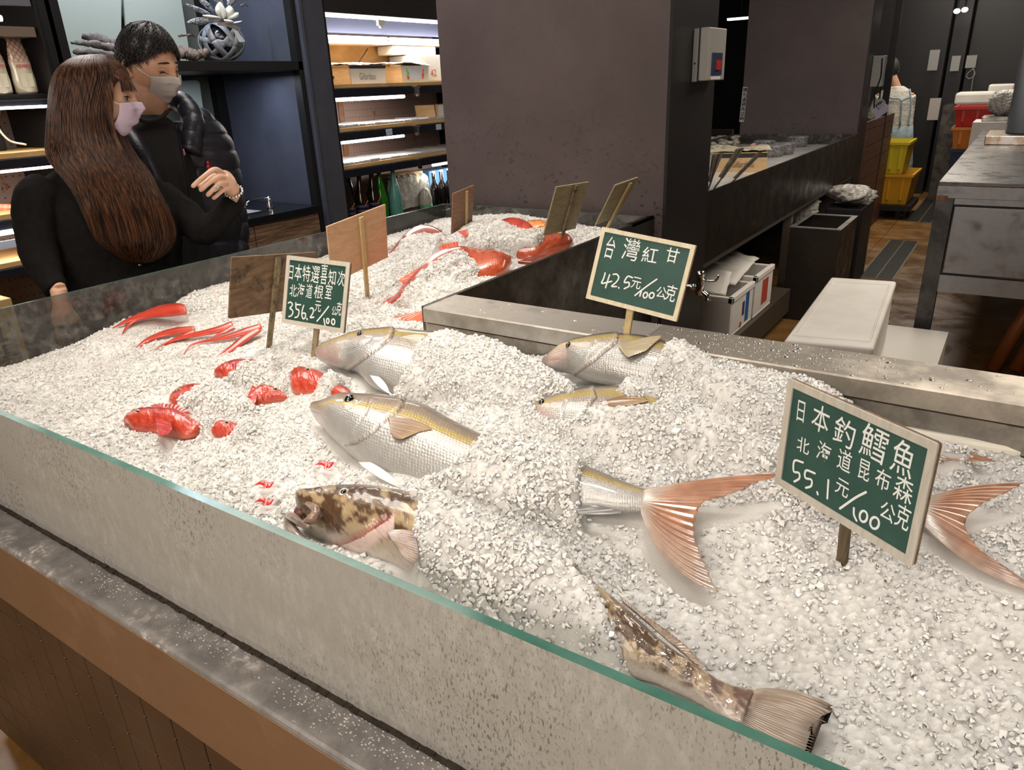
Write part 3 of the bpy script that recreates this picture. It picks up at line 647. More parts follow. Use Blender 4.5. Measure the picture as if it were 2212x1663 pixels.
t, pl = rockfish('red rockfish head facing right with spiky gill fins trailing behind', .955, (580, 855), [((620, 856), (619, 860)), ((608, 841), (604, 868)), ((590, 831), (586, 875)), ((566, 831), (564, 882)), ((548, 850), (545, 892)), ((528, 872), (525, 900)), ((498, 892), (496, 906))], [(574, 836), (568, 855), (575, 872)], (594, 840), 8, .022, .2)
fin(t, 'pectoral_fin', pl, (560, 840), (552, 870), [(545, 832), (532, 862), (528, 885), (530, 890)], (0, 0), (0, 0), lambda U, V, X, Y: blend(rgba(U, (.45, .02, .015)), sstep(.5, .8, vnoise(V*20, U*3, 1, 3)), (.75, .2, .15, 0)), h=.018, nc=40, nray=9)
rockfish('smallest red rockfish head, nearly buried, with a dark eye', .945, (480, 925), [((449, 934), (451, 940)), ((460, 915), (464, 952)), ((485, 906), (487, 955)), ((512, 912), (510, 955)), ((542, 927), (538, 950))], [(498, 912), (500, 925), (492, 938)], (489, 912), 7, .020, -.3)
# ---- scarlet tails and large red snappers ----
def ribbon(parent, name, pl, pts, w, h=0.0, col=(.56, .06, .035), th=.35, m=None):
    P = np.array(pts, float); Q = spline(np.c_[P, w], 40); k = len(Q)
    tang = np.gradient(Q[:, :2], axis=0); nrm = np.c_[-tang[:, 1], tang[:, 0]]; nrm /= np.linalg.norm(nrm, axis=1)[:, None]+1e-9
    rings = []
    for i in range(k):
        a = pl(*(Q[i, :2]+nrm[i]*Q[i, 2]/2), h); b_ = pl(*(Q[i, :2]-nrm[i]*Q[i, 2]/2), h); c = (a+b_)/2; hw = np.linalg.norm(a-b_)/2
        rings.append([c+(a-c)*math.cos(q)+pl.N*max(hw*th, .0008)*math.sin(q) for q in np.linspace(0, 2*PI, 14, endpoint=False)])
    V = np.array(rings).reshape(-1, 3); FISHV.append(V)
    U, J = np.meshgrid(np.linspace(0, 1, k), np.linspace(0, 1, 14), indexing='ij')
    c = rgba(U, col); c = blend(c, sstep(.45, .7, vnoise(J*30, U*4, 1, 3))*.6, (col[0]*.55, col[1]*.3, col[2]*.3, 0)); c = blend(c, (1-sstep(.0, .25, U))*.35, (.62, .22, .14, 0))
    return grid_mesh(name, V, M_FIN, parent, k, 14, c.reshape(-1, 4), True, None, True)
GRP_T = 'forked red tails poking from the ice'
pl = Plane(330, 680, .962)
t = thing('red_fish_tail', 'broad scarlet forked tail curving over the ice nearest the back glass', 'fish tail', pl(340, 680), GRP_T)
ribbon(t, 'tail_lobe', pl, [(402, 668), (385, 668), (350, 672), (312, 681), (275, 693), (243, 709)], [16, 21, 20, 13, 7, 1], .008)
ribbon(t, 'tail_lobe', pl, [(340, 676), (310, 684), (288, 694), (274, 706), (264, 722)], [12, 9, 6, 5, 2], .005)
pl = Plane(380, 725, .945)
t = thing('red_fish_tail', 'slender red tail with a blunt curved tip, second from the back glass', 'fish tail', pl(370, 725), GRP_T)
ribbon(t, 'tail_lobe', pl, [(420, 709), (385, 714), (350, 722), (318, 735), (300, 748), (291, 757)], [8, 12, 10, 8, 5, 1], .006)
ribbon(t, 'tail_lobe', pl, [(420, 714), (390, 728), (370, 738), (354, 746)], [8, 8, 6, 1], .004)
t = thing('red_fish_tail', 'straight red tail with a thread-like tip between two longer red tails', 'fish tail', pl(440, 720), GRP_T)
ribbon(t, 'tail_lobe', pl, [(503, 700), (470, 712), (430, 721), (390, 730), (360, 740), (330, 757)], [12, 11, 9, 6, 3, 1], .008)
ribbon(t, 'tail_lobe', pl, [(505, 706), (485, 716), (460, 728)], [8, 7, 2], .010)
pl = Plane(500, 740, .95)
t = thing('red_fish_tail', 'longest red forked tail, lower lobe sweeping left in a thin whip', 'fish tail', pl(520, 730), GRP_T)
ribbon(t, 'tail_lobe', pl, [(565, 704), (535, 714), (500, 725), (465, 733), (435, 738), (412, 746), (402, 757), (396, 770)], [10, 12, 9, 6, 4, 3, 2, 1], .008)
ribbon(t, 'tail_lobe', pl, [(562, 710), (530, 730), (500, 753), (475, 769), (448, 778), (415, 781), (381, 781)], [10, 14, 11, 7, 5, 3, 1], .006)
GRP_S = 'large orange-red snappers on the far arm'
def snapper(label, z, c0, pairs, th, base=(.50, .085, .03), dark=(.24, .02, .01), pale=(.50, .11, .045), eye=None, n=(0, -.22, 1)):
    pl = Plane(*c0, z, n); k = len(pairs); t = thing('red_snapper', label, 'fish', pl(*c0), GRP_S)
    tk = [th*v for v in np.interp(np.linspace(0, 1, k), [0, .15, .4, .75, 1], [.25, .7, 1, .8, .3])]
    fish_body(t, pl, pairs, tk, M_RED, red_col(dark, base, pale), None, nu=90, nv=48)
    return t, pl
ORF = lambda U, V, X, Y: blend(rgba(U, (.78, .13, .045)), sstep(.45, .8, vnoise(V*30, U*3, 1, 3))*.8, (.45, .03, .02, 0))
t, pl = snapper('brownish red snapper, only its arched back showing beside the far left glass', 1.0, (900, 520), [((967, 512), (964, 520)), ((952, 496), (950, 538)), ((920, 485), (918, 550)), ((890, 494), (892, 560)), ((866, 517), (872, 566)), ((843, 541), (856, 570)), ((822, 565), (838, 580))], .034, (.36, .075, .035), (.2, .03, .015), (.34, .08, .04))
t, pl = snapper('orange snapper nearest the ledge corner, spiny red back and rounded head at right', 1.02, (1000, 580), [((1104, 557), (1105, 564)), ((1082, 545), (1096, 590)), ((1040, 538), (1063, 608)), ((985, 533), (1015, 625)), ((940, 548), (960, 650)), ((900, 585), (915, 670)), ((868, 622), (882, 682)), ((835, 655), (848, 688))], .045)
fin(t, 'dorsal_fin', pl, (935, 553), (868, 622), [(918, 571), (890, 587), (858, 606), (872, 612), (862, 628)], (0, 0), (0, 0), ORF, h=.006, nc=60, nray=9)
fin(t, 'tail_fin', pl, (850, 640), (880, 690), [(806, 672), (820, 676), (848, 684), (866, 697), (900, 696)], (0, -3), (0, 3), ORF, h=.004, nc=60)
fin(t, 'anal_fin', Plane(900, 680, .985), (945, 655), (925, 670), [(930, 692), (905, 694), (875, 692), (848, 685)], (0, 0), (0, 0), ORF, h=.01, nc=50, nray=8)
t, pl = snapper('dark orange snapper whose gutted belly shows beneath the tall leaning board', 1.025, (1150, 540), [((1237, 518), (1238, 525)), ((1221, 505), (1229, 540)), ((1185, 505), (1196, 556)), ((1140, 512), (1152, 573)), ((1090, 515), (1106, 568)), ((1045, 500), (1056, 550)), ((1000, 500), (1010, 530))], .042, (.40, .07, .025))
MB().prism([pl(x, y, .034) for x, y in ((1238, 523), (1228, 542), (1190, 560), (1150, 574), (1118, 571), (1160, 556), (1200, 540))], pl.N*.012).build('belly_opening', mat('dark_gut_flesh', (.16, .025, .012), .3, col2=(.3, .06, .03), ns=40, coat=.6), t, bevel=.004)
snapper('scarlet snapper head beyond the ice mound, facing right', 1.035, (1120, 490), [((1158, 497), (1154, 506)), ((1142, 479), (1134, 512)), ((1112, 470), (1104, 510)), ((1085, 475), (1080, 512)), ((1058, 488), (1052, 515))], .03, (.55, .05, .03), (.3, .015, .01))
snapper('pale orange snapper farthest away behind the tall leaning board', 1.03, (1160, 490), [((1193, 484), (1190, 494)), ((1172, 475), (1170, 505)), ((1146, 476), (1143, 508)), ((1118, 486), (1115, 508))], .028, (.72, .27, .06), (.5, .12, .04), (.8, .4, .18))
pl = Plane(970, 530, 1.03)
t = thing('red_fish_fin', 'upright orange fin standing behind the spiny red snapper back', 'fish fin', pl(970, 530))
fin(t, 'fin_blade', pl, (952, 541), (990, 530), [(944, 531), (948, 527), (970, 524), (990, 522)], (0, 0), (0, 0), ORF, h=.01, nc=40, nray=7)
t = thing('red_fish_fin', 'small pointed red fin beside the far dark board', 'fish fin', pl(1000, 500))
fin(t, 'fin_blade', pl, (1005, 512), (1012, 506), [(988, 500), (1000, 497), (1013, 496)], (0, 0), (0, 0), ORF, h=.01, nc=40, nray=5)
for px, py, z, lab in ((703, 1002, .952, 'bright red scrap of fin below the head of the largest silver fish'), (573, 1082, .942, 'torn red scrap of fish in the ice to the left of the mottled cod'), (573, 1045, .942, 'pinkish red scrap of fish just beyond the torn red one')):
    pl = Plane(px, py, z); t = thing('fish_scrap', lab, 'fish scrap', pl(px, py))
    ribbon(t, 'flesh', pl, [(px-22, py+2), (px-8, py-2), (px+6, py+3), (px+18, py-4)], [2, 8, 12, 3], .008, (.62, .03, .03))
    ribbon(t, 'flesh', pl, [(px-4, py-9), (px+2, py), (px-3, py+10)], [2, 7, 3], .010, (.7, .08, .06))
# ---------- crushed ice ----------
CT = [(20, 790, .91), (150, 745, .915), (350, 665, .95), (440, 620, .975), (600, 590, .965), (860, 510, .985), (215, 725, .945), (100, 800, .925), (60, 880, .92), (300, 980, .93), (500, 1050, .935), (500, 850, .945), (600, 900, .95), (560, 1090, .935),
      (700, 790, .96), (750, 900, .95), (640, 1000, .94), (450, 700, .945), (350, 730, .935), (792, 641, .965), (880, 600, .985), (950, 560, 1.01), (1000, 610, 1.02), (960, 660, .99), (1100, 500, 1.04), (1060, 480, 1.045), (1250, 510, 1.02), (930, 510, 1.0), (1330, 480, 1.0),
      (1000, 800, 1.005), (1100, 860, .99), (1080, 720, .99), (950, 700, .985), (1200, 950, .985), (1050, 1000, .985), (1000, 1150, .975), (1150, 1300, .965), (1300, 1150, .955), (950, 1350, .95), (1400, 1250, .94), (1300, 1500, .94), (1600, 1600, .935),
      (1700, 1250, .945), (1900, 1400, .94), (2100, 1500, .94), (2150, 1150, .955), (2100, 1000, .965), (2000, 930, .97), (1600, 910, 1.01), (1650, 1000, .985), (1560, 800, 1.055), (1690, 820, 1.05), (1450, 850, 1.035), (1550, 1110, .955), (1800, 1200, .945), (1240, 800, .99), (1300, 740, 1.0), (1140, 740, .975)]
CP = np.array([at(x, y, Z=z) for x, y, z in CT])
ST = .0029
gx = np.arange(XB+.010, XE, ST); gy = np.arange(Y0+.0125, Y1-.010, ST)
GX, GY = np.meshgrid(gx, gy, indexing='ij'); dom = (GY < 1.299) | (GX < XI-.014)
H_ = np.zeros_like(GX); Wt = np.zeros_like(GX)
for x, y, z in CP:
    w_ = 1/((GX-x)**2+(GY-y)**2+.0022)**2; H_ += w_*z; Wt += w_
H_ /= Wt
base = H_+.010*(vnoise(GX, GY, 9, 1)-.5)+.007*(vnoise(GX, GY, 24, 2)-.5)
def blur(A, k):
    for ax in (0, 1):
        c = np.cumsum(np.pad(A, [(k+1, k) if a == ax else (0, 0) for a in (0, 1)], mode='edge'), axis=ax)
        n = A.shape[ax]; sl = lambda a, b: tuple(slice(a, b) if q == ax else slice(None) for q in (0, 1))
        A = (c[sl(2*k+1, 2*k+1+n)]-c[sl(0, n)])/(2*k+1)
    return A
def maxf(A, k):
    B = A.copy()
    for dx in range(-k, k+1):
        for dy in range(-k, k+1):
            B = np.maximum(B, np.roll(np.roll(A, dx, 0), dy, 1))
    return B
# height of the fish over every ice cell
FV = np.concatenate(FISHV); ix = np.round((FV[:, 0]-gx[0])/ST).astype(int); iy = np.round((FV[:, 1]-gy[0])/ST).astype(int)
ok = (ix >= 0) & (ix < len(gx)) & (iy >= 0) & (iy < len(gy)); ft = np.full(GX.shape, -9.0); np.maximum.at(ft, (ix[ok], iy[ok]), FV[ok, 2])
ft = maxf(ft, 1); has = ft > -1
def inpoly(px, py, poly):
    r = np.zeros(px.shape, bool); n = len(poly)
    for i in range(n):
        x0, y0 = poly[i]; x1, y1 = poly[(i+1) % n]
        c = ((y0 > py) != (y1 > py)) & (px < (x1-x0)*(py-y0)/((y1-y0) if y1 != y0 else 1e-9)+x0); r ^= c
    return r
# outlines of the heaps shovelled over the fish
COVER = [
 [(905, 740), (885, 790), (840, 850), (870, 865), (1000, 850), (1030, 930), (1110, 900), (1200, 900), (1150, 880), (1180, 850), (1240, 850), (1240, 800), (1150, 765), (1060, 735), (1020, 735), (970, 725), (925, 728)],
 [(1040, 945), (1000, 985), (960, 1020), (905, 1045), (870, 1075), (905, 1090), (900, 1110), (885, 1140), (905, 1190), (900, 1240), (930, 1300), (1100, 1420), (1250, 1520), (1400, 1480), (1360, 1430), (1330, 1340), (1290, 1270), (1240, 1240), (1250, 1110), (1262, 1000), (1200, 960), (1120, 930)],
 [(1420, 765), (1400, 810), (1330, 845), (1290, 845), (1440, 862), (1500, 880), (1560, 900), (2100, 1000), (2100, 900), (1700, 800), (1600, 762), (1530, 755), (1480, 740), (1445, 745)],
 [(1140, 903), (1200, 912), (1230, 910), (1262, 890), (1300, 878), (1360, 884), (1400, 880), (1430, 905), (1600, 930), (2030, 1050), (1985, 1062), (1960, 1120), (1840, 1085), (1700, 1004), (1600, 1008), (1480, 1025), (1350, 1022), (1265, 1000), (1130, 1000), (1100, 930)],
 [(1400, 880), (1450, 862), (1480, 850), (1700, 900), (2010, 1040), (1950, 1110), (1720, 1000), (1500, 960)],
 # rockfish heaps
 [(430, 840), (410, 852), (388, 868), (378, 876), (420, 884), (440, 905), (500, 890), (560, 885), (530, 860), (520, 830), (600, 835), (625, 850), (630, 800), (590, 780), (520, 785), (505, 812), (470, 815), (450, 830)],
 [(272, 940), (330, 934), (345, 945), (385, 955), (430, 945), (440, 980), (280, 970)],
 [(505, 930), (560, 900), (600, 880), (650, 850), (660, 858), (655, 900), (640, 960), (560, 980), (450, 960), (500, 950)], [(712, 800), (756, 822), (738, 834), (700, 846), (655, 850), (690, 832)], [(426, 905), (450, 900), (470, 910), (450, 935), (430, 940)],
 # snapper heaps
 [(985, 540), (950, 560), (905, 600), (878, 635), (850, 670), (900, 675), (935, 650), (1010, 622), (1038, 580), (1030, 562), (1005, 548)],
 [(1178, 513), (1178, 520), (1150, 535), (1106, 548), (1080, 542), (1040, 540), (1000, 530), (1012, 500), (1060, 480), (1090, 485), (1130, 500), (1160, 502)],
 [(885, 512), (870, 525), (855, 550), (835, 570), (860, 590), (940, 540), (970, 520), (960, 510), (925, 512)]]
hz = np.where(has, ft, base); V3 = np.stack([GX, GY, hz], -1)-CO; zz = V3 @ CF; PXg = CX+F*(V3 @ CR)/zz; PYg = CY-F*(V3 @ CU)/zz
cov = np.zeros(GX.shape)
jit = 9*(vnoise(GX, GY, 60, 3)-.5)+7*(vnoise(GX, GY, 140, 4)-.5)
for poly in COVER: cov = np.maximum(cov, inpoly(PXg+jit, PYg+jit, poly))
cov = blur(cov.astype(float), 2)
fish_d = blur(np.where(has, 1.0, 0.0), 2)
ftb = blur(np.where(has, ft, 0), 4)/np.maximum(blur(has.astype(float), 4), 1e-3)
top = np.where(has, np.maximum(ftb+.004, ft+.002), base)
hc = np.maximum(base, top+.011+.009*(GY > 1.45))
low = np.where(has, np.minimum(base, ft-.006), base)
Z0 = np.where(has, low*(1-cov)+hc*cov, base)
# let the heaps run out smoothly beyond the fish
rise = blur(np.where(has & (cov > .5), hc-base, 0.0), 5); Z0 = np.where(has, Z0, base+np.clip(rise*1.6, 0, .05))
Z0 = blur(Z0, 2); Z0 = np.where(has & (cov < .45), np.minimum(Z0, ft-.004), Z0)
w1, id1 = worley(GX+.004*vnoise(GX, GY, 90, 6), GY+.003*vnoise(GX, GY, 120, 7), 105, 1); w2, id2 = worley(GX, GY, 190, 2)
open_ = np.where(has, cov, 1.0)
ZI = Z0+open_*1.45*((.0046*(.55-w1)*(.3+id1)+.0022*(id1-.5)+.0022*(id2-.5)+.0012*(.5-w2))*(.55+.75*vnoise(GX, GY, 11, 41)))
ZI = np.minimum(ZI, 1.11)
nx, ny = GX.shape
idx = -np.ones(GX.shape, int); idx[dom] = np.arange(dom.sum())
P = np.stack([GX[dom], GY[dom], ZI[dom]], -1)
a, b_, c_, d_ = idx[:-1, :-1], idx[1:, :-1], idx[1:, 1:], idx[:-1, 1:]
okf = (a >= 0) & (b_ >= 0) & (c_ >= 0) & (d_ >= 0); Q = np.stack([a[okf], b_[okf], c_[okf], d_[okf]], -1)
# skirts pressed against the panes
def skirt(P, Q, line):
    n0 = len(P); L = np.array(line); low_ = P[L].copy(); low_[:, 2] = .80; P = np.vstack([P, low_]); k = len(L)
    q = np.stack([L[:-1], n0+np.arange(k-1), n0+np.arange(1, k), L[1:]], -1); return P, np.vstack([Q, q])
P, Q = skirt(P, Q, idx[:, 0]); P, Q = skirt(P, Q, idx[0, ::-1])
Vi, Qi = P, Q
# chips
NCH = 80000
dens = .25+.9*vnoise(GX, GY, 14, 12); dens = dens*dom*(open_ > .35)*(1-.55*sstep(-.5, -.2, GX)*(1-sstep(.9, 1.0, GY))); dens = dens/(1+((np.hypot(GX, GY)-.9).clip(0))*.35)
slope = np.abs(np.gradient(Z0, axis=0))+np.abs(np.gradient(Z0, axis=1)); dens = dens*(1+np.clip(slope/ST*1.2, 0, 2.5))
pr = (dens/dens.sum()).ravel(); pick = RNG.choice(pr.size, NCH, p=pr); 
cx_ = GX.ravel()[pick]+RNG.uniform(-.5, .5, NCH)*ST; cy_ = GY.ravel()[pick]+RNG.uniform(-.5, .5, NCH)*ST
size = .0011+.0026*RNG.beta(1.6, 4, NCH)*(1+.8*(vnoise(cx_, cy_, 7, 21) > .6)); cz_ = ZI.ravel()[pick]-size*.10
keep = (cx_ > XB+.016) & (cy_ > Y0+.018) & ((cy_ < 1.293) | (cx_ < XI-.02)); cx_, cy_, cz_, size = cx_[keep], cy_[keep], cz_[keep], size[keep]; n = len(cx_)
cube = np.array([[-1, -1, -1], [1, -1, -1], [1, 1, -1], [-1, 1, -1], [-1, -1, 1], [1, -1, 1], [1, 1, 1], [-1, 1, 1]], float)
S = cube[None]*(1+RNG.uniform(-.42, .42, (n, 8, 3)))*RNG.uniform(.45, 1.15, (n, 1, 3)); S *= size[:, None, None]
q = RNG.normal(size=(n, 4)); q /= np.linalg.norm(q, axis=1)[:, None]; w_, x_, y_, z_ = q.T
Rm = np.stack([1-2*(y_**2+z_**2), 2*(x_*y_-z_*w_), 2*(x_*z_+y_*w_), 2*(x_*y_+z_*w_), 1-2*(x_**2+z_**2), 2*(y_*z_-x_*w_), 2*(x_*z_-y_*w_), 2*(y_*z_+x_*w_), 1-2*(x_**2+y_**2)], -1).reshape(n, 3, 3)
S = np.einsum('nij,nkj->nki', Rm, S)+np.stack([cx_, cy_, cz_], -1)[:, None]
fc = np.array([[0, 3, 2, 1], [4, 5, 6, 7], [0, 1, 5, 4], [1, 2, 6, 5], [2, 3, 7, 6], [3, 0, 4, 7]])
Qc = (fc[None]+8*np.arange(n)[:, None, None]).reshape(-1, 4)+len(Vi)
Vt = np.vstack([Vi, S.reshape(-1, 3)]); Qt = np.vstack([Qi, Qc]); off = np.array([-1.2, .9, .8])
me = bpy.data.meshes.new('crushed_ice'); me.vertices.add(len(Vt)); me.vertices.foreach_set('co', (Vt-off).astype(np.float32).ravel())
me.loops.add(len(Qt)*4); me.loops.foreach_set('vertex_index', Qt.astype(np.int32).ravel())
me.polygons.add(len(Qt)); me.polygons.foreach_set('loop_start', np.arange(0, len(Qt)*4, 4, dtype=np.int32))
mi = np.zeros(len(Qt), np.int32); mi[len(Qi):] = 1; smooth = np.zeros(len(Qt), bool); smooth[:len(Qi)] = True
m_ice = bpy.data.materials.new('packed_ice'); nt = NT(m_ice); p = nt.nodes['Principled BSDF']
v = mapped(nt); big = noise(nt, v, 5, 3, .6)
link(nt, ramp(nt, big, [(.35, (.63, .615, .58)), (.6, (.73, .715, .68))]), p.inputs['Base Color']); p.inputs['Roughness'].default_value = .4; p.inputs['IOR'].default_value = 1.31
vo = node(nt, 'ShaderNodeTexVoronoi'); vo.inputs['Scale'].default_value = 300; link(nt, v, vo.inputs['Vector'])
hh = mathn(nt, 'ADD', vo.outputs['Distance'], mathn(nt, 'MULTIPLY', noise(nt, v, 600, 2), .6))
link(nt, bump(nt, hh, .3, .0012), p.inputs['Normal']); link(nt, bump(nt, hh, 1.0, .003), p.inputs['Coat Normal'])
m_chip = bpy.data.materials.new('ice_chips'); nt = NT(m_chip); p = nt.nodes['Principled BSDF']
p.inputs['Base Color'].default_value = (.74, .73, .70, 1); p.inputs['Roughness'].default_value = .14; p.inputs['IOR'].default_value = 1.31
pp = m_ice.node_tree.nodes['Principled BSDF']; pp.inputs['Subsurface Weight'].default_value = 1.0; pp.inputs['Subsurface Radius'].default_value = (1, .97, .93); pp.inputs['Subsurface Scale'].default_value = .03; pp.inputs['Coat Weight'].default_value = .8; pp.inputs['Coat Roughness'].default_value = .1; pp.inputs['Coat IOR'].default_value = 1.33
me.materials.append(m_ice); me.materials.append(m_chip); me.update(calc_edges=True)
me.polygons.foreach_set('material_index', mi); me.polygons.foreach_set('use_smooth', smooth); me.update()
ice = bpy.data.objects.new('crushed_ice', me); COL.objects.link(ice); ice.location = off
tag(ice, 'heaped crushed ice filling the whole glass-rimmed counter', 'crushed ice', kind='stuff')
ABS[ice.name] = tuple(off)
def ice_z(x, y):
    i = int(np.clip(round((x-gx[0])/ST), 0, nx-1)); j = int(np.clip(round((y-gy[0])/ST), 0, ny-1)); return float(ZI[i, j])

# the packed melt-smoothed ice in front keeps fewer chips
# ---------- price boards ----------
def chalk(): return mat('white_marker', (.72, .74, .72), .5)
M_GREEN = mat('green_chalkboard', (.018, .062, .048), .5, col2=(.026, .08, .064), ns=14, bs=60, bst=.05)
def fr_mat(nm, a, b_): return wood(nm, a, b_, (6, 6, 1), .55, 12)
def sgn(name, label, c, e1, e2, w, h, base, sp, spw, frame_m, back_m, stick_m, bw=.011, thick=.005, front=1, group=None, stick_down=.05, rad=.004):
    """a board on a pointed stick; front=+1 shows the written face to the camera"""
    e1, e2 = _unit(e1), _unit(e2); e2 = _unit(e2-e1*(e1 @ e2)); c = np.array(c); n = np.cross(e1, e2)
    if n @ (CO-c) < 0: n = -n
    t = thing('price_sign', label, 'price sign', np.array(base), group)
    hw, hh = w/2, h/2
    def rrect(hw, hh, r, k=5):
        pts = []
        for sx, sy, a0 in ((1, -1, -90), (1, 1, 0), (-1, 1, 90), (-1, -1, 180)):
            for i in range(k+1):
                a = math.radians(a0+90*i/k); pts.append((sx*(hw-r)+r*math.cos(a), sy*(hh-r)+r*math.sin(a)))
        return pts
    P = [c+e1*x+e2*y-n*thick for x, y in rrect(hw, hh, rad)]
    MB().prism(P, n*thick, 0).build('board', back_m, t, bevel=.0006, seg=1)
    face = c+n*.0008
    if front > 0:
        o_ = rrect(hw, hh, rad); i_ = rrect(hw-bw, hh-bw, .001)
        b = MB(); k = len(o_)
        V = [c+e1*x+e2*y+n*.0002 for x, y in o_]+[c+e1*x+e2*y+n*.003 for x, y in o_]+[c+e1*x+e2*y+n*.003 for x, y in i_]+[c+e1*x+e2*y+n*.0002 for x, y in i_]
        b.add(V, [(q*k+i, q*k+(i+1) % k, ((q+1) % 4)*k+(i+1) % k, ((q+1) % 4)*k+i) for q in range(4) for i in range(k)]); b.build('frame', frame_m, t)
        MB().add([c+e1*x+e2*y+n*.0008 for x, y in ((-hw+bw, -hh+bw), (hw-bw, -hh+bw), (hw-bw, hh-bw), (-hw+bw, hh-bw))], [(0, 1, 2, 3)]).build('writing_face', M_GREEN, t)
    # stick: on the back for written boards, on the viewer's side for turned boards
    top, bot = np.array(sp[0]), np.array(sp[1]); off = n*(-thick-.0035 if front > 0 else .0036)
    top = top+off; bot = bot+off; d = _unit(bot-top); bot = bot+d*stick_down; sd = _unit(np.cross(d, n)); hwid = spw/2
    b = MB(); b.loft([[q+sd*x*s_+n*y for x, y in ((-hwid, -.0034), (hwid, -.0034), (hwid, .0034), (-hwid, .0034))] for q, s_ in ((top, 1), (bot, .9))])
    b.build('stick', stick_m, t, bevel=.0008, seg=1)
    return t, c, e1, e2, n
def on(c, n, px, py, h=0.0): return at(px, py, P=c+n*h, N=n)
def write(t, c, e1, e2, n, org, sc_, chars, strokes, mpp, rpx):
    """chars: (text, cx, cy, height, x-scale); strokes: polylines, all measured on a crop at org with scale sc_"""
    b = MB()
    for ch, x, y, hgt, sx in chars:
        P = on(c, n, org[0]+x*sc_, org[1]+y*sc_, .0012)
        put_text(b, ch, hgt*sc_*mpp*.98, P, e1, e2, 0, random.uniform(-.05, .05), rpx*.03*mpp, sx)
    for st in strokes:
        pts = [on(c, n, org[0]+x*sc_, org[1]+y*sc_, .0012) for x, y in st]
        if len(pts) > 2: pts = list(spline(np.array(pts), len(pts)*5))
        r = rpx*mpp*.5; k = len(pts); rings = []
        tube = MB(); tube.tube(pts, r, 8); 
        for i, v in enumerate(tube.v):
            v = np.array(v); hgt = (v-c) @ n; tube.v[i] = tuple(v-n*(hgt-.0012)*.75)
        b.add(tube.v, tube.f)
        for q in (pts[0], pts[-1]): b.ball(q, (r, r, r*.3), 10, 4, 0, np.stack([e1, e2, n], 1))
    b.build('handwriting', chalk(), t)
def oval(cx, cy, rx, ry, sk=0): return [(cx+rx*math.cos(a)+sk*ry*math.sin(a), cy+ry*math.sin(a)) for a in np.linspace(-1.4, 4.9, 14)]
M_F1 = fr_mat('pale_frame', (.50, .47, .40), (.58, .54, .46)); M_F2 = fr_mat('cream_frame', (.56, .49, .34), (.66, .60, .44)); M_F3 = fr_mat('worn_frame', (.40, .38, .33), (.52, .48, .41))
M_BK = wood('aged_board_back', (.12, .07, .035), (.22, .14, .08), (3, 3, 12), .7, 5, spots=((.03, .02, .012), 16, .52))
M_BK2 = wood('plywood_back', (.50, .30, .16), (.60, .38, .22), (3, 3, 10), .6, 5, spots=((.34, .18, .08), 30, .66))
M_BK3 = wood('reddish_board_back', (.20, .10, .06), (.32, .18, .11), (4, 4, 20), .65, 6)
M_BK4 = wood('greenish_board_back', (.26, .21, .12), (.36, .30, .18), (4, 4, 16), .65, 6)
M_STK = wood('damp_stick', (.16, .12, .06), (.30, .24, .14), (8, 8, 1.2), .6, 8, spots=((.04, .03, .015), 30, .5))
M_STK2 = wood('pale_stick', (.42, .31, .13), (.54, .42, .2), (8, 8, 1.2), .55, 8, spots=((.12, .08, .04), 60, .64))
M_STK3 = wood('dark_stick', (.05, .035, .018), (.14, .1, .05), (8, 8, 1.2), .6, 12)
def stick_pts(c, n, a, b_): return [on(c, n, *a), on(c, n, *b_)]
def board(label, c, e1, e2, w, h, base_, top_px, bot_px, wpx, dist, **k):
    c = np.array(c); n = _unit(np.cross(_unit(e1), _unit(e2)))
    return sgn('price_sign', label, c, e1, e2, w, h, base_, stick_pts(c, n, top_px, bot_px), wpx*dist/F, **k)
c1 = (-1.3448, 1.1452, 1.1083)
t, c, e1, e2, n = board('smaller green price board written with three lines ending 356.2, on a damp stick', c1, (.9949, .0988, -.0214), (-.0094, .3011, .9536), .195, .1654, (-1.3387, 1.0973, .955), (680, 700), (672, 778), 14, 1.72, frame_m=M_F1, back_m=M_BK, stick_m=M_STK, group='green handwritten price boards', bw=.0105)
mpp = .195/135.5
write(t, c, e1, e2, n, (600, 540), 180/1575, [('日', 250, 440, 250, .50), ('本', 385, 450, 270, .55), ('特', 540, 470, 260, .62), ('選', 708, 485, 280, .60), ('喜', 872, 488, 330, .42), ('知', 1028, 545, 240, .66), ('次', 1195, 562, 240, .60), ('北', 290, 785, 200, .75), ('海', 435, 790, 230, .66), ('道', 592, 800, 230, .56), ('根', 772, 812, 220, .85), ('室', 958, 815, 235, .60), ('元', 758, 1075, 190, .68), ('公', 1065, 1165, 150, .66), ('克', 1155, 1130, 210, .5)],
      [[(200, 1000), (240, 985), (275, 1020), (262, 1065), (228, 1100), (272, 1135), (285, 1185), (255, 1240), (208, 1258)], [(340, 1000), (348, 1110), (395, 1135), (398, 1200), (372, 1260), (325, 1275)], [(345, 1030), (430, 1035)], [(490, 1050), (465, 1130), (455, 1230), (480, 1300), (520, 1270), (520, 1200), (468, 1195)], [(548, 1295), (555, 1315)], [(612, 1110), (650, 1095), (675, 1140), (655, 1210), (615, 1275), (680, 1270)], [(960, 1070), (870, 1190), (742, 1345)], [(872, 1300), (880, 1360), (892, 1420)], oval(945, 1340, 24, 46), oval(1048, 1358, 30, 52)], mpp, 2.7)
c2 = np.array([-.703, 1.5745, 1.1272]); k_ = .815; c2 = CO+(c2-CO)*k_
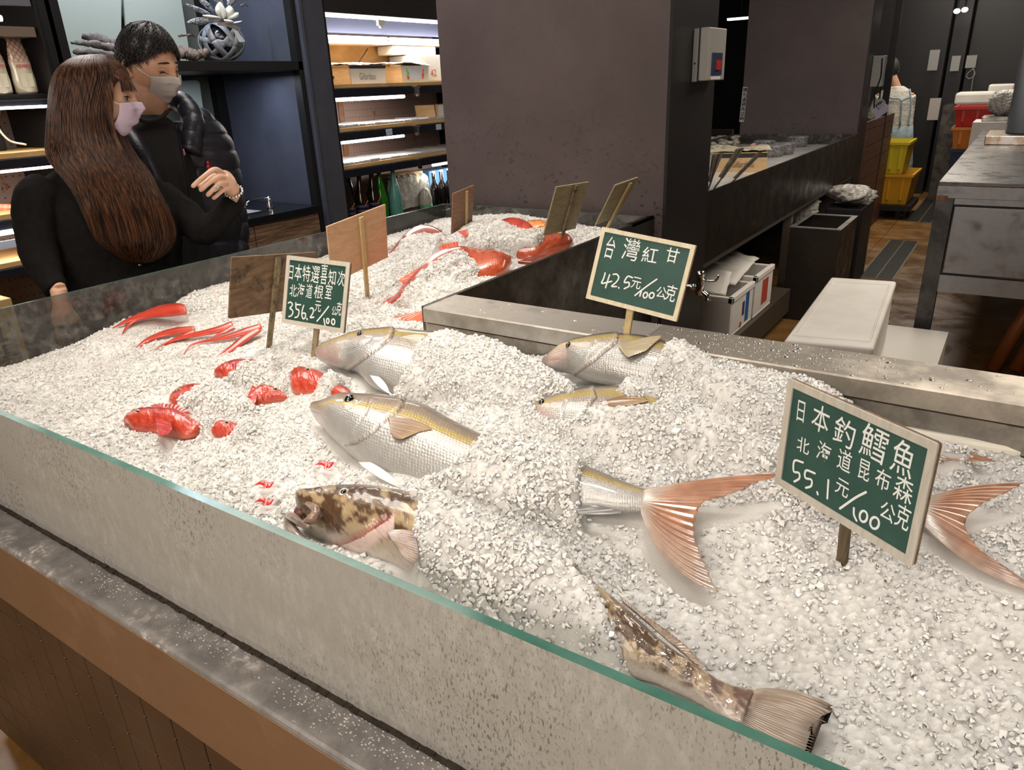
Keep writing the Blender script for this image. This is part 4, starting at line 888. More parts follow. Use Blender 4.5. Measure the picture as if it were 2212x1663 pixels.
t, c, e1, e2, n = board('green price board reading 42.5, on a stick behind the fish by the ledge', c2, (.9941, -.0444, -.0987), (.1072, .2783, .9545), .2426*k_, .1769*k_, CO+(np.array([-.7159, 1.533, .985])-CO)*k_, (1362, 640), (1350, 722), 17, 1.66*k_, frame_m=M_F2, back_m=M_BK2, stick_m=M_STK2, group='green handwritten price boards', bw=.0085, rad=.001, stick_down=.10)
mpp = .2426*k_/207
write(t, c, e1, e2, n, (1280, 480), 240/1814, [('台', 280, 445, 370, .52), ('灣', 625, 475, 370, .82), ('紅', 930, 560, 260, 1.05), ('甘', 1300, 560, 240, .95), ('元', 712, 1000, 210, .85), ('公', 1120, 1160, 190, .95), ('克', 1272, 1180, 270, .7)],
      [[(205, 830), (180, 920), (148, 995), (230, 985), (312, 965)], [(278, 860), (245, 960), (212, 1070)], [(338, 852), (395, 850), (428, 905), (385, 980), (312, 1045), (388, 1050)], [(425, 1065), (430, 1075)], [(650, 905), (575, 885), (518, 980), (590, 985), (592, 1045), (518, 1085)], [(1048, 932), (880, 1050), (692, 1195)], [(795, 1130), (772, 1205)], oval(862, 1190, 34, 45, -.2), oval(965, 1195, 38, 45, -.2)], mpp, 3.3)
t, c, e1, e2, n = board('worn green price board reading 55.1, planted beside the forked rust-brown tail', (-.1121, .9047, 1.0887), (.8463, -.5328, .0014), (.0096, .0179, .9998), .2245, .161, (-.1049, .8969, .95), (1822, 1080), (1809, 1213), 23, 1.06, frame_m=M_F3, back_m=M_BK, stick_m=M_STK3, group='green handwritten price boards', bw=.0105)
mpp = .2245/326*1.0
wr3 = [('日', 415, 355, 165, .55), ('本', 550, 415, 190, .75), ('釣', 715, 510, 190, .88), ('鱈', 918, 588, 225, .85), ('魚', 1118, 690, 220, .68), ('北', 430, 590, 115, .95), ('海', 572, 640, 140, .82), ('道', 715, 700, 150, .72), ('昆', 850, 762, 145, .62), ('布', 980, 830, 135, .78), ('森', 1122, 900, 165, .75), ('元', 700, 880, 125, .85), ('公', 1012, 1050, 125, .85), ('克', 1118, 1090, 160, .6)]
b = [(x, y) for x, y in ()]
write(t, c, e1, e2, n, (1600, 780), 612/1957, wr3, [[(430, 700), (372, 688), (366, 760), (402, 772), (404, 810), (370, 832)], [(512, 775), (452, 755), (446, 805), (488, 820), (486, 862), (450, 875)], [(528, 905), (532, 920)], [(606, 822), (598, 948)], [(865, 905), (790, 945), (685, 1018)], [(782, 1015), (782, 1060), (800, 1102)], oval(848, 1072, 26, 38), oval(925, 1118, 30, 40)], mpp, 4.6)
BG = 'price boards turned to show their wooden backs'
board('stained brown board back overlapping the smaller green price board', (-1.4909, 1.1458, 1.1154), (.0051, .9888, -.1495), (.1645, .1466, .9754), .255, .1496, (-1.5181, 1.1146, .955), (600, 554), (579, 749), 13, 1.85, front=-1, frame_m=M_F1, back_m=M_BK, stick_m=M_STK, group=BG)
board('largest pale plywood board back, its stick studded with small nails', (-1.5712, 1.5287, 1.1394), (-.0198, .9946, .1018), (.1622, -.0973, .982), .2465, .1696, (-1.6005, 1.5605, .965), (778, 468), (792, 641), 11.5, 2.15, front=-1, frame_m=M_F1, back_m=M_BK2, stick_m=M_STK2, group=BG, rad=.001)
board('reddish brown board back standing by the far left corner of glass', (-1.8303, 2.3707, 1.0965), (-.0911, .9925, .0819), (.1762, -.0649, .9822), .16, .1628, (-1.8507, 2.406, 1.0), (1007, 412), (1006, 500), 7, 2.9, front=-1, frame_m=M_F1, back_m=M_BK3, stick_m=M_STK2, group=BG, rad=.001)
board('tall leaning greenish board back over the gutted orange snapper', (-1.2257, 2.1498, 1.1636), (.1284, .9913, -.0281), (.3215, -.0148, .9468), .178, .1686, (-1.2792, 2.1668, 1.0), (1244, 399), (1201, 551), 9, 2.6, front=-1, frame_m=M_F1, back_m=M_BK4, stick_m=M_STK, group=BG, rad=.001)
board('narrowest wooden board back tilted steeply in front of the plum pillar', (-1.1891, 2.4527, 1.146), (.165, .9826, .0857), (.5184, -.1603, .84), .139, .1769, (-1.2733, 2.5334, 1.0), (1361, 394), (1308, 495), 8, 2.9, front=-1, frame_m=M_F1, back_m=M_BK4, stick_m=M_STK2, group=BG, rad=.001)
# ---------- wall units behind the customers ----------
XS, XW = -3.7, -4.55
M_NAVY = mat('navy_panel', (.075, .085, .125), .45, col2=(.06, .068, .1), ns=4)
M_SAGE = mat('sage_wall', (.14, .15, .13), .7, col2=(.12, .13, .11))
M_GREENB = mat('pale_green_panel', (.40, .46, .42), .35)
M_PINE = wood('pine_shelf', (.50, .29, .11), (.62, .40, .18), (2, .6, 2), .5, 6)
M_PEG = bpy.data.materials.new('pegboard'); nt = NT(M_PEG); p = nt.nodes['Principled BSDF']; v = mapped(nt)
sx = node(nt, 'ShaderNodeSeparateXYZ'); link(nt, v, sx.inputs[0])
def cell(o_, sp): return mathn(nt, 'SUBTRACT', mathn(nt, 'FRACT', mathn(nt, 'MULTIPLY', o_, 1/sp)), .5)
a_, b_ = cell(sx.outputs[1], .032), cell(sx.outputs[2], .05)
d_ = mathn(nt, 'ADD', mathn(nt, 'MULTIPLY', mathn(nt, 'MULTIPLY', a_, a_), 1.0), mathn(nt, 'MULTIPLY', mathn(nt, 'MULTIPLY', b_, b_), 2.4))
hole = ramp(nt, d_, [(.012, 1.0), (.02, 0.0)]); rust = ramp(nt, noise(nt, v, 7, 5, .7), [(.63, 0.0), (.68, 1.0)])
c_ = mixc(nt, rust, (.40, .31, .29), (.30, .14, .06)); link(nt, mixc(nt, hole, c_, (.08, .06, .055)), p.inputs['Base Color']); p.inputs['Roughness'].default_value = .5
def tube_mat(nm, c, e): return mat(nm, (1, 1, 1), .3, emis=c, es=e)
M_TUBE = tube_mat('lit_tube', (1, .98, .94), 9)
M_TUBE2 = tube_mat('lit_tube_cool', (.92, .96, 1), 7)
def lamp(y0, y1, x, z, e, col=(1, .95, .88)):
    l = bpy.data.lights.new('tube_light', 'AREA'); l.shape = 'RECTANGLE'; l.size = y1-y0; l.size_y = .03; l.energy = e; l.color = col
    o = bpy.data.objects.new('tube_light', l); COL.objects.link(o); o.location = (x, (y0+y1)/2, z); o.rotation_euler = (0, 0, PI/2); return o
# -- niche / display shelf
sh = thing('display_shelf', 'tall open shelf with black frame and navy end panel behind the couple', 'shelf', (-4.1, 2.6, 0))
YA, YB = 1.90, 3.31
MB().box((XW-.02, YA, 0), (XW, YB, 3.1)).build('back_panel', M_SAGE, sh)
MB().box((XW, YB, 0), (XS+.03, YB+.02, 3.1)).build('end_panel', M_NAVY, sh)
MB().box((XW, YA-.02, 0), (XS, YA, 3.1)).build('end_panel', M_NAVY, sh)
for y, w_ in ((YA-.06, .10), (YB-.035, .055), ): MB().box((XS-.06, y, 0), (XS, y+w_, 3.1)).build('upright', M_BLACK, sh)
MB().box((XW+.01, 2.62, 1.72), (XW+.05, 2.68, 3.1)).build('upright', M_BLACK, sh)
MB().box((XW+.0, YB-.07, 0), (XW+.06, YB-.0, 3.1)).build('upright', M_BLACK, sh)
MB().box((XW, YA, 1.685), (XS, YB-.001, 1.735)).build('shelf_board', M_BLACK, sh, bevel=.002)
def leaning(name, label, pts, X, m, cat='board', group=None, th=.012):
    P = [at(x, y, X=X) for x, y in pts]; o = MB().prism(P, (-th, 0, 0)).build(name, m); return tag(o, label, cat, group)
leaning('frosted_board', 'wide pale green frosted panel standing on the black shelf behind the man', [(118, 131), (262, 131), (262, -60), (80, -60)], XW+.14, M_GREENB, group=None)
leaning('frosted_board', 'narrower pale green panel standing between the man and the strap vase', [(278, 131), (412, 131), (382, -60), (262, -60)], XW+.12, M_GREENB)
leaning('frosted_board', 'pale green panel with rounded corners leaning below the black shelf', [(378, 175), (424, 173), (431, 178), (446, 290), (400, 300)], XW+.14, M_GREENB)
M_GREY = mat('navy_door', (.055, .06, .08), .4, col2=(.07, .075, .095))
MB().box((XS-.03, YB+.021, 0), (XS+.01, 3.515, 3.1)).build('side_panel', M_GREY, sh)
# -- sink counter
sk = thing('sink_counter', 'low counter with black top, inset sink and striped wood-grain drawers', 'counter', (-4.1, 2.9, 0))
M_ZEB = wood('zebra_wood', (.085, .05, .03), (.28, .19, .12), (1, 1, 22), .45, 4, .42, .6)
MB().box((XS-.02, 1.96, .10), (XS, 2.76, .845)).build('drawer_front', M_ZEB, sk, bevel=.001)
MB().box((XS-.02, 2.766, .48), (XS, 3.27, .845)).build('drawer_front', M_ZEB, sk, bevel=.001)
MB().box((XS-.02, 2.766, .10), (XS, 3.27, .475)).build('drawer_front', M_ZEB, sk, bevel=.001)
MB().box((XW+.07, 1.96, .0), (XS-.021, 3.27, .845)).build('cabinet_body', M_BLACK, sk)
b = MB().box((XW+.001, YA+.001, .846), (XS+.02, YB-.038, .89)); b.build('worktop', mat('black_worktop', (.01, .011, .013), .2), sk, bevel=.002)
MB().box((-4.15, 2.6, .8905), (-3.82, 2.98, .893)).build('basin_rim', M_BLACK, sk)
MB().box((-4.12, 2.63, .8935), (-3.85, 2.95, .8945)).build('basin', mat('white_basin', (.5, .52, .53), .3), sk)
MB().prism([(XW+.075, 2.45, .8905), (XW+.075, YB-.075, .8905), (XW+.075, YB-.075, 1.17), (XW+.075, 2.45, 1.17)], (.02, 0, 0)).build('splashback', M_ZEB, sk)
fa = thing('sink_tap', 'small chrome tap with a long swivel spout at the edge of the sink', 'tap', (-3.86, 3.08, .89))
yb = np.array([-3.9, 3.06, .8905])
MB().lathe([(.024, 0), (.02, .012), (.013, .05), (.011, .075)], yb).build('tap_body', M_CHROME, fa, True)
MB().tube([yb+(0, 0, .07), yb+(0, -.06, .068), yb+(0, -.14, .066), yb+(0, -.165, .06), yb+(0, -.175, .045)], .0055, 8).build('spout', M_CHROME, fa, True)
# -- driftwood and strap vase on the shelf
M_DRIFT = mat('driftwood', (.24, .22, .215), .85, col2=(.07, .06, .06), ns=26, stretch=(1, .25, 1), bs=60, bst=.9, bd=.01)
M_DRIFT2 = mat('driftwood_brown', (.30, .25, .22), .85, col2=(.12, .09, .075), ns=40, bs=70, bst=.9, bd=.01)
def drift(label, pts, r, m):
    P = spline(np.array([at(x, y, X=X_) for x, y, X_ in pts]), 26); rr_ = np.interp(np.linspace(0, 1, 26), np.linspace(0, 1, len(r)), r)*(1+.25*np.array([random.uniform(-1, 1) for _ in range(26)]))
    b = MB().tube(P, list(rr_), 10); b.v = [tuple(np.array(q)+np.array([random.uniform(-1, 1) for _ in range(3)])*.004) for q in b.v]
    tag(b.build('driftwood', m, None, True), label, 'driftwood', 'driftwood on the black shelf')
drift('thick grey weathered driftwood log with a knotty end', [(180, 78, -4.05), (215, 88, -4.05), (250, 108, -4.05), (300, 122, -4.05)], [.012, .035, .04, .035], M_DRIFT)
drift('split grey driftwood stick at the left, pointing away from the log', [(155, 92, -3.95), (190, 94, -3.95), (230, 101, -3.95), (262, 110, -3.95)], [.006, .014, .02, .018], M_DRIFT)
drift('lowest grey driftwood branch lying against the shelf', [(158, 112, -3.9), (190, 113, -3.9), (240, 121, -3.9), (262, 122, -3.9)], [.008, .02, .02, .01], M_DRIFT)
drift('stubby pinkish brown driftwood piece beside the strap vase', [(385, 112, -3.95), (405, 117, -3.95), (430, 118, -3.95), (448, 110, -3.95)], [.03, .028, .027, .014], M_DRIFT2)
drift('thin bare twig sticking out behind the head of the man', [(386, 78, -3.95), (400, 76, -3.95), (415, 76, -3.95), (422, 79, -3.95)], [.004, .004, .004, .002], M_DRIFT2)
vc = at(479, 91, X=-3.95); vr = .120
vz = thing('strap_vase', 'round vase woven from wide grey wooden straps holding a white flower', 'vase', (vc[0], vc[1], 1.7355))
M_STRAP = wood('grey_strap', (.17, .185, .21), (.27, .29, .33), (3, 3, 3), .55, 8)
def strap(ax, w_, r, nm='strap', a0=0, a1=2*PI, m=M_STRAP, par=vz, th=.004, sq=.86):
    ax = _unit(ax); a = _unit(np.cross(ax, (0.3, .2, 1))); b2 = np.cross(ax, a); rings = []
    for q in np.linspace(a0, a1, 49):
        d = a*math.cos(q)+b2*math.sin(q); pt = lambda k, s_: (vc+(d*math.sqrt(max(1-(s_*w_/r)**2, .1))*k+ax*s_*w_)*np.array([1, 1, sq]))
        rings.append([pt(r, -.5), pt(r, 0), pt(r, .5), pt(r-th, .5), pt(r-th, -.5)])
    MB().loft(rings).build(nm, m, par, True)
for i, (ax, w_) in enumerate((((1, .05, .1), .036), ((.1, 1, .35), .034), ((-.1, 1, -.4), .034), ((.2, .1, 1), .034), ((.9, .6, .5), .036), ((.8, -.7, .5), .036), ((.3, .7, -.75), .03))): strap(ax, w_, vr+.0035*(i % 3))
MB().lathe([(.05, 0), (.055, .006), (.045, .02)], (vc[0], vc[1], 1.7355)).build('foot', M_STRAP, vz, True)
MB().ball(vc, (vr*.86,)*2+(vr*.72,), 20, 12).build('inner_bowl', mat('dark_glass_bowl', (.01, .011, .014), .15), vz, True)
MB().lathe([(.045, 0), (.05, .02), (.048, .035)], vc+(0, 0, vr*.78)).build('neck', M_STRAP, vz, True)
P = [at(x, y, X=-3.82) for x, y in ((503, 63), (514, 67), (530, 90), (517, 91))]; MB().prism(P, (-.002, 0, 0)).build('paper_tag', mat('tag_paper', (.62, .68, .75), .6), vz)
P = [at(x, y, X=-3.84) for x, y in ((470, 47), (495, 48), (521, 61), (518, 65), (492, 58), (471, 54))]; MB().prism(P, (-.006, 0, 0)).build('wood_clip', mat('clip_wood', (.35, .31, .27), .6), vz)
fl = thing('artificial_flower', 'white magnolia flower with netted grey leaves spreading from the strap vase', 'flower', at(485, 45, X=-3.93))
m_pet = mat('white_petal', (.72, .73, .66), .45, sss=.1)
m_leaf = bpy.data.materials.new('netted_leaf'); nt = NT(m_leaf); p = nt.nodes['Principled BSDF']; vo = node(nt, 'ShaderNodeTexVoronoi', feature='DISTANCE_TO_EDGE'); vo.inputs['Scale'].default_value = 70
link(nt, mapped(nt), vo.inputs['Vector']); link(nt, ramp(nt, vo.outputs['Distance'], [(.05, (.05, .055, .07)), (.12, (.46, .50, .56))]), p.inputs['Base Color'])
def petal(pts, X, m, nm, cup=.02, n=10):
    """a cupped petal or leaf from an outline: base, side, tip, side"""
    b0, s1, tp, s2 = [at(x, y, X=X) for x, y in pts]; V = []
    for i in range(n):
        u = i/(n-1); w_ = math.sin(PI*min(1, u*.93+.05))**.75
        mid = b0*(1-u)+tp*u; side = (s1-s2)/2*w_; off_ = ((s1+s2)/2-(b0+tp)/2)*math.sin(PI*u)
        V.append([mid+off_+side*k+np.array([cup*(1-k*k)*math.sin(PI*u), 0, 0]) for k in np.linspace(-1, 1, 7)])
    rings = [r+[q-np.array([.002, 0, 0]) for q in r[::-1]] for r in V]; MB().loft(rings).build(nm, m, fl, True)
for pts, X in (([(480, 40), (465, 22), (475, 4), (486, 20)], -3.86), ([(484, 42), (476, 22), (473, 6), (488, 24)], -3.84), ([(490, 40), (485, 25), (496, 12), (506, 26)], -3.85), ([(478, 40), (455, 42), (438, 33), (460, 33)], -3.83), ([(492, 42), (500, 30), (515, 27), (512, 38)], -3.84), ([(484, 43), (494, 51), (506, 50), (498, 43)], -3.82), ([(496, 50), (508, 52), (524, 45), (512, 46)], -3.82)): petal(pts, X, m_pet, 'petal', .022)
for pts, X in (([(455, 30), (435, 30), (402, 9), (428, 15)], -3.92), ([(460, 45), (432, 54), (404, 48), (432, 37)], -3.92), ([(462, 25), (440, 14), (428, -8), (450, 5)], -3.95), ([(480, 15), (462, 2), (440, -25), (480, -10)], -3.98), ([(495, 14), (492, -5), (510, -30), (512, 0)], -3.97)): petal(pts, X, m_leaf, 'leaf', .012)
b = MB(); b.tube([at(x, y, X=-3.95) for x, y in ((500, 16), (510, 8), (522, 6), (530, 9), (536, 15))], .0022, 6); b.ball(at(522, 12, X=-3.94), .008, 8, 6); b.ball(at(526, 10, X=-3.94), .007, 8, 6); b.build('twig', M_DRIFT, fl, True)

# -- refrigerated shelving at the right of the niche
def cooler(label, y0, y1, shelves, top=3.1, back=-4.22):
    t = thing('open_refrigerator', label, 'refrigerator', (-3.95, (y0+y1)/2, 0))
    MB().box((back-.02, y0, 0), (back, y1, top)).build('back_panel', M_PEG, t)
    MB().box((back, y0-.02, 0), (XS, y0, top)).build('side_panel', M_BLACK, t); MB().box((back, y1, 0), (XS, y1+.02, top)).build('side_panel', M_BLACK, t)
    return t
ck = cooler('open lit refrigerator with pine shelves between the navy panel and the plum pillar', 3.54, 5.2, None)
def shelf(t, y0, y1, z, x0=-4.2, x1=-3.72, rail=.05, m=M_PINE, film=False, th=.028):
    o = MB().box((x0, y0+.002, z-th), (x1, y1-.002, z)).build('shelf_board', m, t, bevel=.002)
    MB().box((x1+.001, y0+.002, z-th-rail), (x1+.015, y1-.002, z-th)).build('price_rail', mat('rail_black', (.012, .013, .02), .25), t)
    MB().box((x1+.001, y0+.002, z-th), (x1+.006, y1-.002, z-th+.006)).build('rail_lip', M_STEEL, t)
    if film:
        b = MB(); y = y0+.01
        while y < y1-.12:
            w_ = random.uniform(.05, .11); b.box((x1-.34, y, z+.001), (x1-.005, y+w_, z+.014+random.uniform(0, .008))); y += w_+.003
        b.build('clear_tray_film', mat('clear_film', (.75, .75, .78), .12, trans=.35, bs=60, bst=.9, bd=.01), t, bevel=.003)
for z, f_ in ((1.60, False), (1.335, True), (1.10, True)): shelf(ck, 3.54, 5.2, z, film=f_)
MB().box((-4.2, 3.542, .60), (-3.72, 5.198, .655)).build('shelf_board', mat('grey_deck', (.2, .19, .18), .5), ck)
MB().box((XS-.03, 3.542, 2.01), (XS, 5.198, 3.1)).build('hood', mat('hood_dark', (.018, .014, .013), .5), ck)
MB().box((-4.0, 3.542, 1.925), (-3.985, 5.198, 2.1)).build('canopy_panel', mat('lilac_panel', (.25, .27, .42), .5), ck)
MB().prism([(-3.98, 3.542, 1.86), (-3.98, 3.542, 1.885), (-4.19, 3.542, 1.92), (-4.19, 3.542, 1.86)], (0, 1.65, 0)).build('top_shelf', wood('cream_wood', (.62, .43, .26), (.72, .52, .33), (2, .6, 2), .5), ck)
def tube(t, y0, y1, x, z, m=M_TUBE, r=.011, e=6, l=True):
    MB().tube([(x, y0, z), (x, y1, z)], r, 12).build('light_tube', m, t, True)
    if l: lamp(y0, y1, x-.02, z-.02, e)
tube(ck, 3.56, 5.15, -3.74, 2.0, e=5); tube(ck, 3.56, 4.35, -3.95, 1.895, e=5); tube(ck, 4.38, 5.15, -3.95, 1.895, e=4)
tube(ck, 3.56, 4.24, -3.74, 1.508, e=6); tube(ck, 3.56, 4.2, -3.74, 1.244, r=.009, e=6); tube(ck, 4.5, 5.1, -3.74, 1.008, r=.010, e=7)
M_WHITE = mat('white_plastic', (.72, .72, .7), .35)
MB().box((-3.74, 4.03, 1.955), (-3.72, 4.09, 1.99)).box((-3.74, 4.05, 1.94), (-3.72, 4.07, 1.955)).build('tube_clip', M_WHITE, ck)
for y, z in ((4.34, 1.535), (4.30, 1.27), (4.30, 1.035)): MB().box((-3.715, y, z-.03), (-3.69, y+.018, z+.035)).box((-3.715, y-.012, z+.028), (-3.688, y+.03, z+.04)).build('shelf_clip', M_CHROME, ck)
M_TAGP = mat('price_tag_blue', (.42, .5, .62), .4)
for y in (3.98, 4.53): tag(MB().box((-3.7035, y, 1.262), (-3.70, y+.06, 1.302)).build('price_tag', M_TAGP), 'small blue-white price tag on the rail, %s one' % ('nearer' if y < 4.2 else 'farther'), 'price tag', 'rail price tags')
for i, (y, z0, z1) in enumerate(((3.70, 1.36, 1.55), (3.73, 1.13, 1.26))):
    b = MB(); b.tube(spline(np.array([(-4.19, y-.02, z1), (-4.17, y-.045, z1-.04), (-4.17, y-.03, z0+.07), (-4.17, y, z0+.02)]), 16), .006, 8); b.ball((-4.17, y+.01, z0+.02), (.016, .02, .022), 10, 8); b.build('lamp_cable', mat('cream_plastic', (.62, .56, .44), .4), ck, True)
for z in (1.11, 1.35): MB().box((-4.219, 4.05, z), (-4.21, 4.10, z+.17)).build('slotted_upright', mat('rusty_upright', (.32, .23, .18), .5, col2=(.3, .13, .05), ns=20), ck)
MB().box((-4.215, 3.55, 1.665), (-4.17, 4.6, 1.87)).build('wooden_lining', wood('aged_planks', (.42, .22, .07), (.58, .34, .13), (2, .5, 2), .5, 5), ck)
tag(MB().tube([(-4.12, 4.12, 1.665), (-4.12, 4.32, 1.84)], .004, 6).build('metal_rod', mat('rusty_rod', (.1, .04, .025), .6)), 'thin rusty rod leaning on the wooden lining above the paper-covered crates', 'rod')
# crates on the top shelf
M_CRATE = wood('crate_wood', (.55, .36, .17), (.66, .46, .25), (2, 2, 8), .55, 7)
M_CW = mat('crate_white', (.62, .62, .58), .5); M_INK = mat('ink_black', (.03, .03, .03), .6); M_NEWS = mat('newsprint', (.66, .58, .44), .6, col2=(.5, .5, .45), ns=12, lo=.5, hi=.6)
def crate(label, y0, y1, z0, h, x0, x1, face, txt=None, band=None):
    t = thing('oyster_crate', label, 'crate', ((x0+x1)/2, (y0+y1)/2, z0)); s_ = .012
    b = MB(); f_ = lambda y, z: (y-(y0+y1)/2)*(1+.09*(z-z0)/h)+(y0+y1)/2
    P = lambda x, y, z: (x, f_(y, z), z)
    for (xa, xb) in ((x1-.006, x1), (x0, x0+.006)): b.add([P(xa, y0, z0), P(xa, y1, z0), P(xa, y1, z0+h), P(xa, y0, z0+h), P(xb, y0, z0), P(xb, y1, z0), P(xb, y1, z0+h), P(xb, y0, z0+h)], [(0, 3, 2, 1), (4, 5, 6, 7), (0, 1, 5, 4), (1, 2, 6, 5), (2, 3, 7, 6), (3, 0, 4, 7)])
    for yy, s in ((y0, 1), (y1, -1)): b.add([P(x0, yy, z0), P(x1, yy, z0), P(x1, yy, z0+h), P(x0, yy, z0+h), P(x0, yy+s*.006, z0), P(x1, yy+s*.006, z0), P(x1, yy+s*.006, z0+h), P(x0, yy+s*.006, z0+h)], [(0, 1, 2, 3), (7, 6, 5, 4), (0, 4, 5, 1), (1, 5, 6, 2), (2, 6, 7, 3), (3, 7, 4, 0)])
    b.box((x0+.006, y0+.006, z0), (x1-.006, y1-.006, z0+.006)); b.build('crate_body', M_CRATE, t)
    if face is not None:
        MB().add([P(x1+.001, y0, z0), P(x1+.001, y1, z0), P(x1+.001, y1, z0+h), P(x1+.001, y0, z0+h)], [(0, 1, 2, 3)]).build('printed_panel', face, t)
    if band: MB().add([P(x1+.002, y0+.002, z0+h*.82), P(x1+.002, y1-.002, z0+h*.82), P(x1+.002, y1-.002, z0+h*.99), P(x1+.002, y0+.002, z0+h*.99)], [(0, 1, 2, 3)]).build('dark_band', mat('navy_band', (.03, .035, .06), .4), t)
    if txt:
        b = MB(); put_text(b, txt[0], txt[1], (x1+.002, (y0+y1)/2-.01, z0+h*.38), (0, 1, 0), (0, 0, 1), 0, 0, 0, txt[2]); b.build('lettering', mat('grey_ink', (.12, .13, .13), .6), t)
    return t
def newspaper(label, P0, m=M_NEWS, n=16, seedv=1):
    """a sheet draped over a crate: 4 corner points"""
    b = MB(); rr2 = random.Random(seedv); V = []; q = [np.array(p_, float) for p_ in P0]
    for i in range(n):
        for j in range(n):
            u, v_ = i/(n-1), j/(n-1); p_ = q[0]*(1-u)*(1-v_)+q[1]*u*(1-v_)+q[2]*u*v_+q[3]*(1-u)*v_
            V.append(p_+np.array([rr2.uniform(-.003, .003), rr2.uniform(-.004, .004), rr2.uniform(-.004, .004)+.008*math.sin(u*9+seedv)*math.sin(v_*5)]))
    Fc = [(i*n+j, i*n+j+1, (i+1)*n+j+1, (i+1)*n+j) for i in range(n-1) for j in range(n-1)]
    b.add(V, Fc); o = b.build('newspaper', m, None, True); s_ = o.modifiers.new('thickness', 'SOLIDIFY'); s_.thickness = .0012
    return tag(o, label, 'newspaper', 'newspapers covering the crates')
c1_ = crate('wooden oyster crate with a white front printed Gillardeau', 3.80, 4.13, 1.6005, .115, -4.10, -3.80, M_CW, ('Gillardeau', .062, .62), True)
b = MB(); b.lathe([(.03, 0), (.03, .001)], (-3.98, 3.794, 1.66), 24, 0, (0, -1, 0)); put_text(b, 'G', .045, (-3.98, 3.7915, 1.66), (1, 0, 0), (0, 0, 1), 1); b.build('round_emblem', [M_INK, M_CRATE], c1_)
newspaper('yellowed newspaper over the Gillardeau crate', [(-4.12, 3.76, 1.735), (-3.79, 3.76, 1.722), (-3.79, 4.15, 1.722), (-4.12, 4.15, 1.74)], seedv=1)
c2_ = crate('pale oyster crate painted with green and red peppers', 4.32, 4.60, 1.6005, .11, -4.02, -3.80, M_CW)
b = MB(); b.tube([(-3.797, 4.355, 1.70), (-3.797, 4.37, 1.665), (-3.797, 4.36, 1.64)], [.003, .010, .005], 8); b.build('green_pepper_print', mat('print_green', (.1, .35, .06), .5), c2_)
b = MB(); b.tube([(-3.797, 4.37, 1.64), (-3.797, 4.368, 1.62)], [.008, .008], 8); b.tube([(-3.797, 4.545, 1.69), (-3.797, 4.535, 1.65), (-3.797, 4.53, 1.62)], [.003, .008, .003], 8); b.build('red_pepper_print', mat('print_red', (.4, .03, .04), .5), c2_)
MB().box((-3.7985, 4.40, 1.615), (-3.7975, 4.51, 1.70)).build('paper_label', mat('bluish_paper', (.5, .56, .68), .5), c2_)
newspaper('patterned newspaper over the crate painted with peppers', [(-4.03, 4.2, 1.735), (-3.79, 4.26, 1.725), (-3.79, 4.63, 1.72), (-4.03, 4.66, 1.74)], mat('newsprint_blue', (.66, .6, .47), .6, col2=(.35, .48, .6), ns=8, lo=.55, hi=.6), seedv=5)
t = thing('foam_box', 'white foam box marked 42 in red beyond the painted crate', 'foam box', (-4.0, 4.8, 1.6005))
MB().box((-4.16, 4.58, 1.6005), (-3.86, 5.0, 1.79)).build('box_body', M_STYRO, t, bevel=.01); b = MB(); put_text(b, '42', .07, (-3.858, 4.74, 1.66), (0, 1, 0), (0, 0, 1), 0, .1); b.build('lettering', mat('print_orange', (.6, .13, .07), .5), t)
t = thing('foam_box', 'upturned white foam box hanging high above the painted crate', 'foam box', (-4.05, 4.8, 1.80))
MB().box((-4.15, 4.45, 1.795), (-3.99, 4.95, 1.858)).build('box_body', M_STYRO, t, bevel=.01); b = MB(); put_text(b, 'S', .035, (-3.988, 4.50, 1.828), (0, 1, 0), (0, 0, 1), 0, PI/2); b.build('lettering', M_INK, t)
t = crate('small wooden crate with a white label at the far end of the middle shelf', 4.66, 4.95, 1.3505, .085, -4.0, -3.80, None)
MB().box((-3.7995, 4.69, 1.355), (-3.7985, 4.9, 1.43)).build('paper_label', mat('label_paper', (.7, .66, .68), .5), t)
# bottles on the bottom shelf
def bottle(name, label, prof, m, c, cap=None, group=None, lab=None, capz=(0, 0), capr=.016):
    t = thing(name, label, 'bottle', c, group); MB().lathe(prof, c, 20).build('glass_body', m, t, True)
    if cap: MB().lathe([(capr*.9, capz[0]), (capr, capz[0]+.004), (capr, capz[1]-.004), (capr*.85, capz[1])], c, 16).build('cap', cap, t, True)
    if lab: lab(t, c)
    return t
SAKE = [(.0001, 0), (.044, 0), (.047, .01), (.047, .15), (.044, .19), (.030, .25), (.018, .31), (.015, .34), (.015, .37), (.0155, .372), (.0155, .38), (.0001, .38)]
M_BRN = mat('brown_bottle_glass', (.012, .004, .002), .06, spec=.8); M_GRN = mat('green_bottle_glass', (.03, .30, .02), .05, trans=.5, spec=.8); M_BLKC = mat('black_cap', (.012, .012, .012), .3)
M_LBL = mat('navy_label', (.03, .04, .09), .5); M_ORN = mat('orange_marks', (.5, .2, .1), .5)
def lblk(t, c):
    b = MB(); rr_ = .0478
    for z in np.linspace(.02, .14, 5): b.lathe([(rr_, z), (rr_, z+.02)], c, 20)
    b.build('label', M_LBL, t, True); b = MB()
    for k in range(3): b.box((c[0]+.047, c[1]-.02+.012*k, c[2]+.155-.0+.012*k), (c[0]+.0495, c[1]-.01+.012*k, c[2]+.165+.012*k))
    b.build('label_marks', M_ORN, t)
ZB = .6555; GB_ = 'sake bottles on the bottom shelf'
pb = bottle('sake_bottle', 'brown sake bottle nearest the black panel in the front row', SAKE, M_BRN, (-3.80, 3.635, ZB), M_BLKC, GB_, lblk, (.345, .385), .0175)
